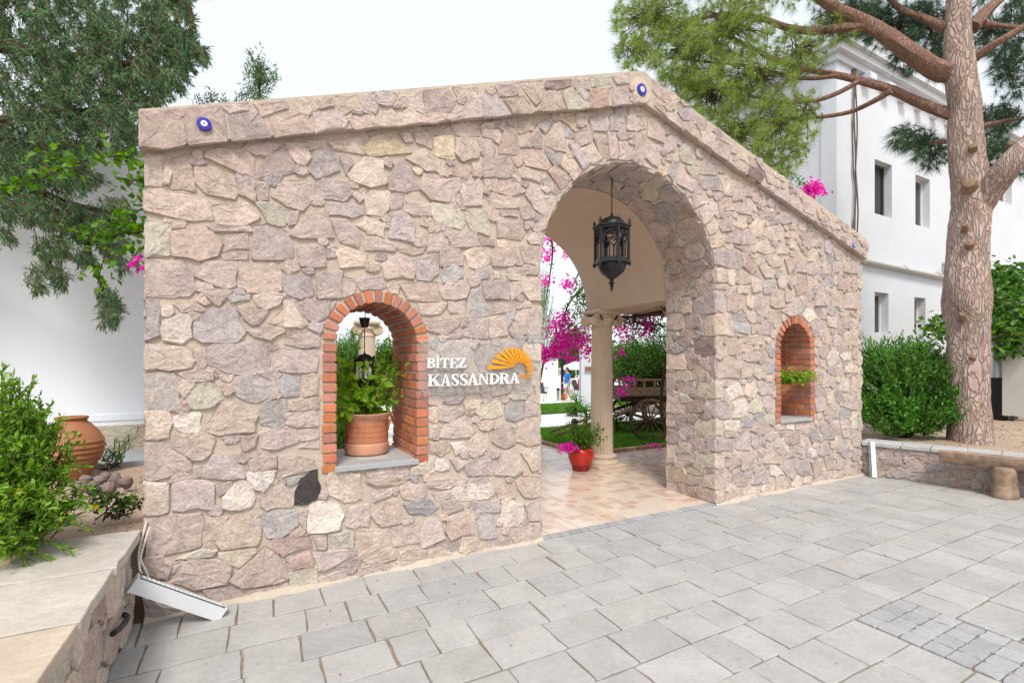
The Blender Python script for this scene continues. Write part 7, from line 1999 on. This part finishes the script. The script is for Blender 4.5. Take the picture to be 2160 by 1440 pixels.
P = np.array([[c.x, c.y, TZ+.3]])+RNG.normal(0, .07, (80, 3))*np.array([1, 1, .6])+np.array([0, 0, .18]); leaf_mesh('foliage', P, RNG.normal(0, 1, (80, 3)), .09, .05, M['leaf_deep'], po); P = P[:30]+np.array([0, 0, .12]); leaf_mesh('flowers', P, RNG.normal(0, 1, (30, 3)), .06, .05, M['bract'], po)
def chair(c, ang, label):
    t = thing('wicker_chair', label, 'chair', c); ca, sa = math.cos(ang), math.sin(ang)
    def L(u, v, z): return Vector((c.x+ca*u-sa*v, c.y+sa*u+ca*v, c.z+z))
    def hexa(name, pts): b = MB(); b.add(pts, [(3, 2, 1, 0), (4, 5, 6, 7), (0, 1, 5, 4), (1, 2, 6, 5), (2, 3, 7, 6), (3, 0, 4, 7)]); b.build(name, M['wicker'], t)
    hexa('seat', [L(u, v, z) for z in (.36, .44) for u, v in ((-.26, -.26), (.26, -.26), (.26, .24), (-.26, .24))])
    hexa('backrest', [L(-.25, .22, .44), L(.25, .22, .44), L(.25, .27, .44), L(-.25, .27, .44), L(-.24, .34, .92), L(.24, .34, .92), L(.24, .38, .92), L(-.24, .38, .92)])
    for su in (-1, 1):
        hexa('armrest', [L(su*.27-.03, -.24, .62), L(su*.27+.03, -.24, .62), L(su*.27+.03, .28, .66), L(su*.27-.03, .28, .66), L(su*.27-.03, -.24, .66), L(su*.27+.03, -.24, .66), L(su*.27+.03, .28, .70), L(su*.27-.03, .28, .70)])
        for v, lean in ((-.23, -.03), (.22, .08)): b = MB(); b.tube([L(su*.24, v+lean, 0), L(su*.24, v, .37), L(su*.26, v, .63)], [.016, .02, .02], 7); b.build('leg', M['wicker'], t, True)
    return t
chair(ter(1141, 24.2), ANG+1.2, 'dark woven chair by the white pavilion wall')
chair(ter(1223, 27.0), ANG-.6, 'dark woven chair under the person in red')

# ------------------------------------------------------------------ people
def figure(name, label, J, edges, rad, skin_mat, root):
    t = thing(name, label, 'person', root); me = bpy.data.meshes.new('body'); keys = list(J); me.from_pydata([J[k] for k in keys], [(keys.index(a_), keys.index(b_)) for a_, b_ in edges], [])
    o = bpy.data.objects.new('body_tmp', me); COL.objects.link(o); md = o.modifiers.new('s', 'SKIN'); sv = me.skin_vertices[0].data
    for i, k in enumerate(keys): sv[i].radius = (rad[k], rad[k]); sv[i].use_root = (k == 'pelvis')
    md2 = o.modifiers.new('ss', 'SUBSURF'); md2.levels = 2; md2.render_levels = 2
    bpy.context.view_layer.update(); dg = bpy.context.evaluated_depsgraph_get(); m2 = bpy.data.meshes.new_from_object(o.evaluated_get(dg)); bpy.data.objects.remove(o); m2.materials.clear(); m2.materials.append(skin_mat); m2.polygons.foreach_set('use_smooth', [True]*len(m2.polygons)); m2.name = 'body'; put('body', m2, t); return t
def person(c, face, name, label, shirt, shorts, hairm, seated=False):
    f = Vector(face).normalized(); s_ = Vector((f.y, -f.x, 0))
    def L(a, b_, z): return c+f*a+s_*b_+Vector((0, 0, z))
    if not seated:
        J = dict(pelvis=L(0, 0, .90), spine=L(.01, 0, 1.10), chest=L(.01, 0, 1.30), neck=L(.02, 0, 1.43), head=L(.05, 0, 1.54), crown=L(.05, 0, 1.63), hipL=L(0, -.09, .86), kneeL=L(.15, -.09, .48), ankL=L(.10, -.09, .09), toeL=L(.24, -.09, .035), hipR=L(0, .09, .86), kneeR=L(-.05, .09, .48), ankR=L(-.26, .09, .13), toeR=L(-.16, .09, .03), shL=L(0, -.17, 1.36), elL=L(-.05, -.23, 1.10), wrL=L(.05, -.24, .88), haL=L(.09, -.24, .80), shR=L(0, .17, 1.36), elR=L(.0, .23, 1.09), wrR=L(.16, .22, .93), haR=L(.22, .21, .87))
    else:
        J = dict(pelvis=L(0, 0, .52), spine=L(0, 0, .70), chest=L(.02, 0, .90), neck=L(.05, 0, 1.03), head=L(.08, 0, 1.13), crown=L(.08, 0, 1.22), hipL=L(.05, -.09, .50), kneeL=L(.45, -.10, .50), ankL=L(.46, -.10, .09), toeL=L(.60, -.10, .035), hipR=L(.05, .09, .50), kneeR=L(.45, .10, .50), ankR=L(.42, .10, .09), toeR=L(.56, .10, .035), shL=L(.02, -.17, .95), elL=L(.12, -.22, .72), wrL=L(.32, -.14, .66), haL=L(.40, -.12, .65), shR=L(.02, .17, .95), elR=L(.12, .22, .72), wrR=L(.32, .14, .66), haR=L(.40, .12, .65))
    E = [('pelvis', 'spine'), ('spine', 'chest'), ('chest', 'neck'), ('neck', 'head'), ('head', 'crown')]
    for q in 'LR': E += [('pelvis', 'hip'+q), ('hip'+q, 'knee'+q), ('knee'+q, 'ank'+q), ('ank'+q, 'toe'+q), ('chest', 'sh'+q), ('sh'+q, 'el'+q), ('el'+q, 'wr'+q), ('wr'+q, 'ha'+q)]
    rd = dict(pelvis=.13, spine=.115, chest=.13, neck=.055, head=.088, crown=.075)
    for q in 'LR': rd.update({'hip'+q: .085, 'knee'+q: .058, 'ank'+q: .038, 'toe'+q: .035, 'sh'+q: .058, 'el'+q: .041, 'wr'+q: .030, 'ha'+q: .032})
    t = figure('person', label, J, E, rd, M['skin'], c)
    def loft(name, rings, matl, n=18):
        b = MB(); V = []
        for (p, ra, rb) in rings: V += [p+f*ra*math.cos(2*math.pi*k/n)+s_*rb*math.sin(2*math.pi*k/n) for k in range(n)]
        b.add(V, [(i*n+k, i*n+(k+1) % n, (i+1)*n+(k+1) % n, (i+1)*n+k) for i in range(len(rings)-1) for k in range(n)]); return b.build(name, matl, t, True)
    up = Vector((0, 0, 1)); pe, ch, nk = J['pelvis'], J['chest'], J['neck']
    loft('shirt', [(pe+up*.0, .155, .185), (pe+up*.06, .15, .18), (J['spine'], .14, .165), (ch-up*.04, .148, .182), (ch+up*.06, .12, .19), (nk-up*.035, .085, .12), (nk+up*.0, .062, .065)], shirt)
    for q in 'LR':
        a_, e_ = J['sh'+q], J['el'+q]; d = (e_-a_).normalized(); b = MB(); b.tube([a_-d*.03+up*.01, a_+d*.05, a_+d*.17], [.066, .072, .066], 12, False); b.build('sleeve', shirt, t, True)
        h_, k_ = J['hip'+q], J['knee'+q]; d = (k_-h_).normalized(); b = MB(); b.tube([h_-d*.04, h_+d*.10, h_+d*.21], [.105, .108, .105], 14, False); b.build('shorts_leg', shorts, t, True)
        b = MB(); an, to = J['ank'+q], J['toe'+q]; b.tube([Vector((an.x, an.y, to.z+.012))-f*.05, Vector((an.x, an.y, to.z+.02)), to+f*.03], [.038, .045, .036], 10); b.build('shoe', M['shoe'], t, True)
        w_ = J['wr'+q]; hd = (J['ha'+q]-w_).normalized()
        for k in range(5):
            o_ = (k-2)*.014; b = MB(); st_ = J['ha'+q]+hd*.02+f*o_ if k else J['ha'+q]+f*.02-hd*.02; ln = (.05, .065, .072, .068, .052)[k]; b.tube([st_, st_+hd*ln*.5, st_+hd*ln+s_*(.01 if q == 'L' else -.01)], [.0085, .008, .006], 6); b.build('finger', M['skin'], t, True)
    loft('shorts', [(pe-up*.08, .14, .175), (pe-up*.02, .148, .182), (pe+up*.05, .142, .172)], shorts)
    hd = J['head']; b = MB(); bm = bmesh.new(); bmesh.ops.create_uvsphere(bm, u_segments=20, v_segments=12, radius=1)
    V = [hd+up*.045-f*.018+f*v.co.x*.108+s_*v.co.y*.098+up*v.co.z*.115 for v in bm.verts]; bm.verts.index_update(); F = [tuple(v.index for v in fc.verts) for fc in bm.faces if not (fc.calc_center_median().x > .35 and fc.calc_center_median().z < .45) and fc.calc_center_median().z > -.75]; bm.free()
    b.add(V, F).build('hair', hairm, t, True); b = MB(); b.tube([hd-f*.10+up*.03, hd-f*.15, hd-f*.15-up*.08], [.035, .03, .012], 8); b.build('pony_tail', hairm, t, True)
    fc_ = hd+f*.088; b = MB(); b.tube([fc_+up*.012, fc_+f*.022-up*.012, fc_-up*.02], [.008, .013, .008], 6); b.build('nose', M['skin'], t, True)
    for q in (-1, 1):
        b = MB(); b.tube([fc_+s_*q*.034+up*.022-f*.006, fc_+s_*q*.034+up*.022+f*.004], .009, 8); b.build('eye', M['iron'], t); b = MB(); b.tube([hd+s_*q*.088+up*.005, hd+s_*q*.10+up*.02, hd+s_*q*.088+up*.035], .012, 6); b.build('ear', M['skin'], t, True)
    b = MB(); b.tube([fc_+s_*.022-up*.05, fc_+f*.006-up*.052, fc_-s_*.022-up*.05], .006, 6); b.build('mouth', M['lip'], t)
    return t
M['skin'] = mat_plain('skin', (.50, .29, .20), .55, .3, var=.05, scale=10, bmp=0); M['lip'] = mat_plain('lips', (.42, .14, .12), .5, .3, bmp=0); M['shoe'] = mat_plain('pale shoe', (.55, .52, .50), .7, .3, bmp=0)
M['blue_shirt'] = mat_plain('blue cotton', (.03, .17, .60), .85, .2, var=.1, scale=9, bmp=.2); M['white_shorts'] = mat_plain('pale shorts', (.60, .60, .64), .85, .2, var=.08, scale=9, bmp=.2); M['red_shirt'] = mat_plain('red cotton', (.60, .03, .04), .85, .2, bmp=0); M['hair'] = mat_plain('dark brown hair', (.035, .022, .016), .6, .4, var=.3, scale=30)
p1 = person(ter(1197, 23.4), -RGT*.9-FWD*.25, 'person', 'person in blue t-shirt and pale shorts walking across the terrace', M['blue_shirt'], M['white_shorts'], M['hair'])
person(ter(1224, 27.0)-FWD*.02, RGT*.6-FWD*.5, 'person', 'person in a red top seated behind the yucca', M['red_shirt'], M['red_shirt'], M['hair'], True)

# ------------------------------------------------------------------ vine pergola on the right
RG = .40
pg = thing('vine_pergola', 'leafy vine pergola with a bamboo pole behind the pine trunk', 'pergola', (13, .8, RG))
for (px, Z) in ((2058, 9.6), (2230, 9.0), (2062, 12.0), (2240, 11.4)):
    q = at_depth(px, 765, Z); b = MB(); b.tube([(q.x, q.y, RG-.05), (q.x, q.y, 2.9)], .05, 10); b.build('post', M['wood_old'], pg, True)
b = MB(); b.tube([at_depth(2070, 708, 9.4), at_depth(2130, 704, 9.2), at_depth(2290, 700, 8.8)], .035, 10); b.build('pole', M['bamboo'], pg, True)
for (px, py, Z) in ((2070, 640, 9.6), (2070, 600, 11.5)): b = MB(); b.tube([at_depth(px, py, Z), at_depth(px+230, py-6, Z-.6)], .05, 8); b.build('beam', M['wood_old'], pg, True)
P = []; D = []
for (px, py, Z, rx, ry, n) in ((2120, 600, 10.4, 50, 40, 1500), (2140, 690, 9.4, 60, 40, 900), (2115, 740, 9.3, 20, 14, 60), (2150, 640, 9.8, 70, 26, 1100), (2130, 680, 9.6, 60, 26, 700), (2130, 728, 10.5, 46, 22, 420), (2100, 745, 10.5, 20, 20, 120), (2145, 740, 9.6, 34, 14, 130), (2260, 640, 9.6, 70, 70, 700), (1990, 690, 9.4, 46, 26, 420), (2130, 620, 11.5, 80, 30, 500)):
    for _ in range(n): p = np.array(at_depth(px+RNG.normal(0, .5)*rx, py+RNG.normal(0, .5)*ry, Z+RNG.normal(0, .3))); P.append(p); D.append(RNG.normal(0, .7, 3)+np.array([-.4, -.4, -.3]))
P = np.array(P); leaf_mesh('foliage', P, np.array(D), .12*RNG.uniform(.6, 1.2, len(P)), .10*RNG.uniform(.7, 1.1, len(P)), M['leaf_pergola'], pg, .1)
q = at_depth(2103, 765, 10.0); ht = thing('steel_stove', 'tall dark cabinet with a steel flue under the pergola', 'stove', (q.x, q.y, RG)); b = MB(); b.box((q.x-.3, q.y-.25, RG-.02), (q.x+.25, q.y+.25, 1.25), bev=.02); b.build('body', M['iron'], ht); b = MB(); b.lathe([(.25, 1.25), (.20, 1.62), (.13, 2.2)], 24, (q.x, q.y, 0)); b.build('flue', M['steel'], ht, True)
for k in range(4): b = MB(); b.box((q.x-.28, q.y-.275, RG+.08+k*.19), (q.x+.23, q.y-.255, RG+.24+k*.19), bev=.008); b.build('drawer', M['iron_brown'], ht)
A, B = at_depth(2114, 765, 9.6), at_depth(2290, 765, 8.7); sc_ = thing('canvas_screen', 'off-white canvas screen on short legs beside the dark cabinet', 'screen', (A.x, A.y, RG)); panel(sc_, 'canvas', A, B, RG+.10, 1.82, .04, M['canvas'])
d = (B-A).normalized()
for k in range(4): q = A+d*(.15+.45*k); b = MB(); b.tube([(q.x, q.y, RG-.03), (q.x, q.y, RG+.105)], .025, 8); b.build('leg', M['iron'], sc_)

# ------------------------------------------------------------------ litter: pebbles on the bed, dry leaves on the paving
def scatter(name, n, fn, size, matl, label, cat, parent=None):
    V = []; T = []
    base = np.array([(1, 0, 0), (-1, 0, 0), (0, 1, 0), (0, -1, 0), (0, 0, .6), (0, 0, -.4)]); tri = np.array([(0, 2, 4), (2, 1, 4), (1, 3, 4), (3, 0, 4), (2, 0, 5), (1, 2, 5), (3, 1, 5), (0, 3, 5)])
    for k in range(n):
        p = np.array(fn()); s_ = size*RNG.uniform(.4, 1.3); V.append(p+base*s_*RNG.uniform(.6, 1.2, (6, 3))); T.append(tri+6*k)
    o = put(name, np_mesh(name, np.concatenate(V), np.concatenate(T), matl), parent); o['kind'] = 'stuff'; o['label'] = label; o['category'] = cat; return o
scatter('pebbles', 900, lambda: (RNG.uniform(-3.2, -.68), RNG.uniform(-.4, 2.7), .465+RNG.uniform(-.004, .012)), .012, rk, 'small pebbles strewn on the sandy bed beside the urn', 'pebbles')
scatter('pebbles', 700, lambda: (RNG.uniform(7.9, 12.5), RNG.uniform(-2.5, 2.0), .405+RNG.uniform(-.004, .012)), .014, rk, 'small pebbles strewn on the ground round the pine', 'pebbles')
n = 150; P = np.stack([RNG.uniform(-.5, 7.2, n), -np.abs(RNG.normal(0, .9, n))-.03, np.full(n, .006)], 1); D = RNG.normal(0, 1, (n, 3)); D[:, 2] *= .1
o = leaf_mesh('dry_leaves', P, D, RNG.uniform(.008, .024, n), RNG.uniform(.005, .012, n), M['dry_leaf'], None, .1); o['kind'] = 'stuff'; o['label'] = 'dry leaf crumbs strewn over the grey paving'; o['category'] = 'leaves'
n = 2600; P = np.stack([RNG.uniform(-3, -.68, n), RNG.uniform(-.5, 3.0, n), RNG.uniform(.47, .485, n)], 1); D = RNG.normal(0, 1, (n, 3)); D[:, 2] *= .12
o = leaf_mesh('dry_leaves', P, D, RNG.uniform(.01, .035, n), RNG.uniform(.003, .007, n), M['dry_leaf'], None, .1); o['kind'] = 'stuff'; o['label'] = 'dry cypress litter on the sandy bed'; o['category'] = 'leaves'
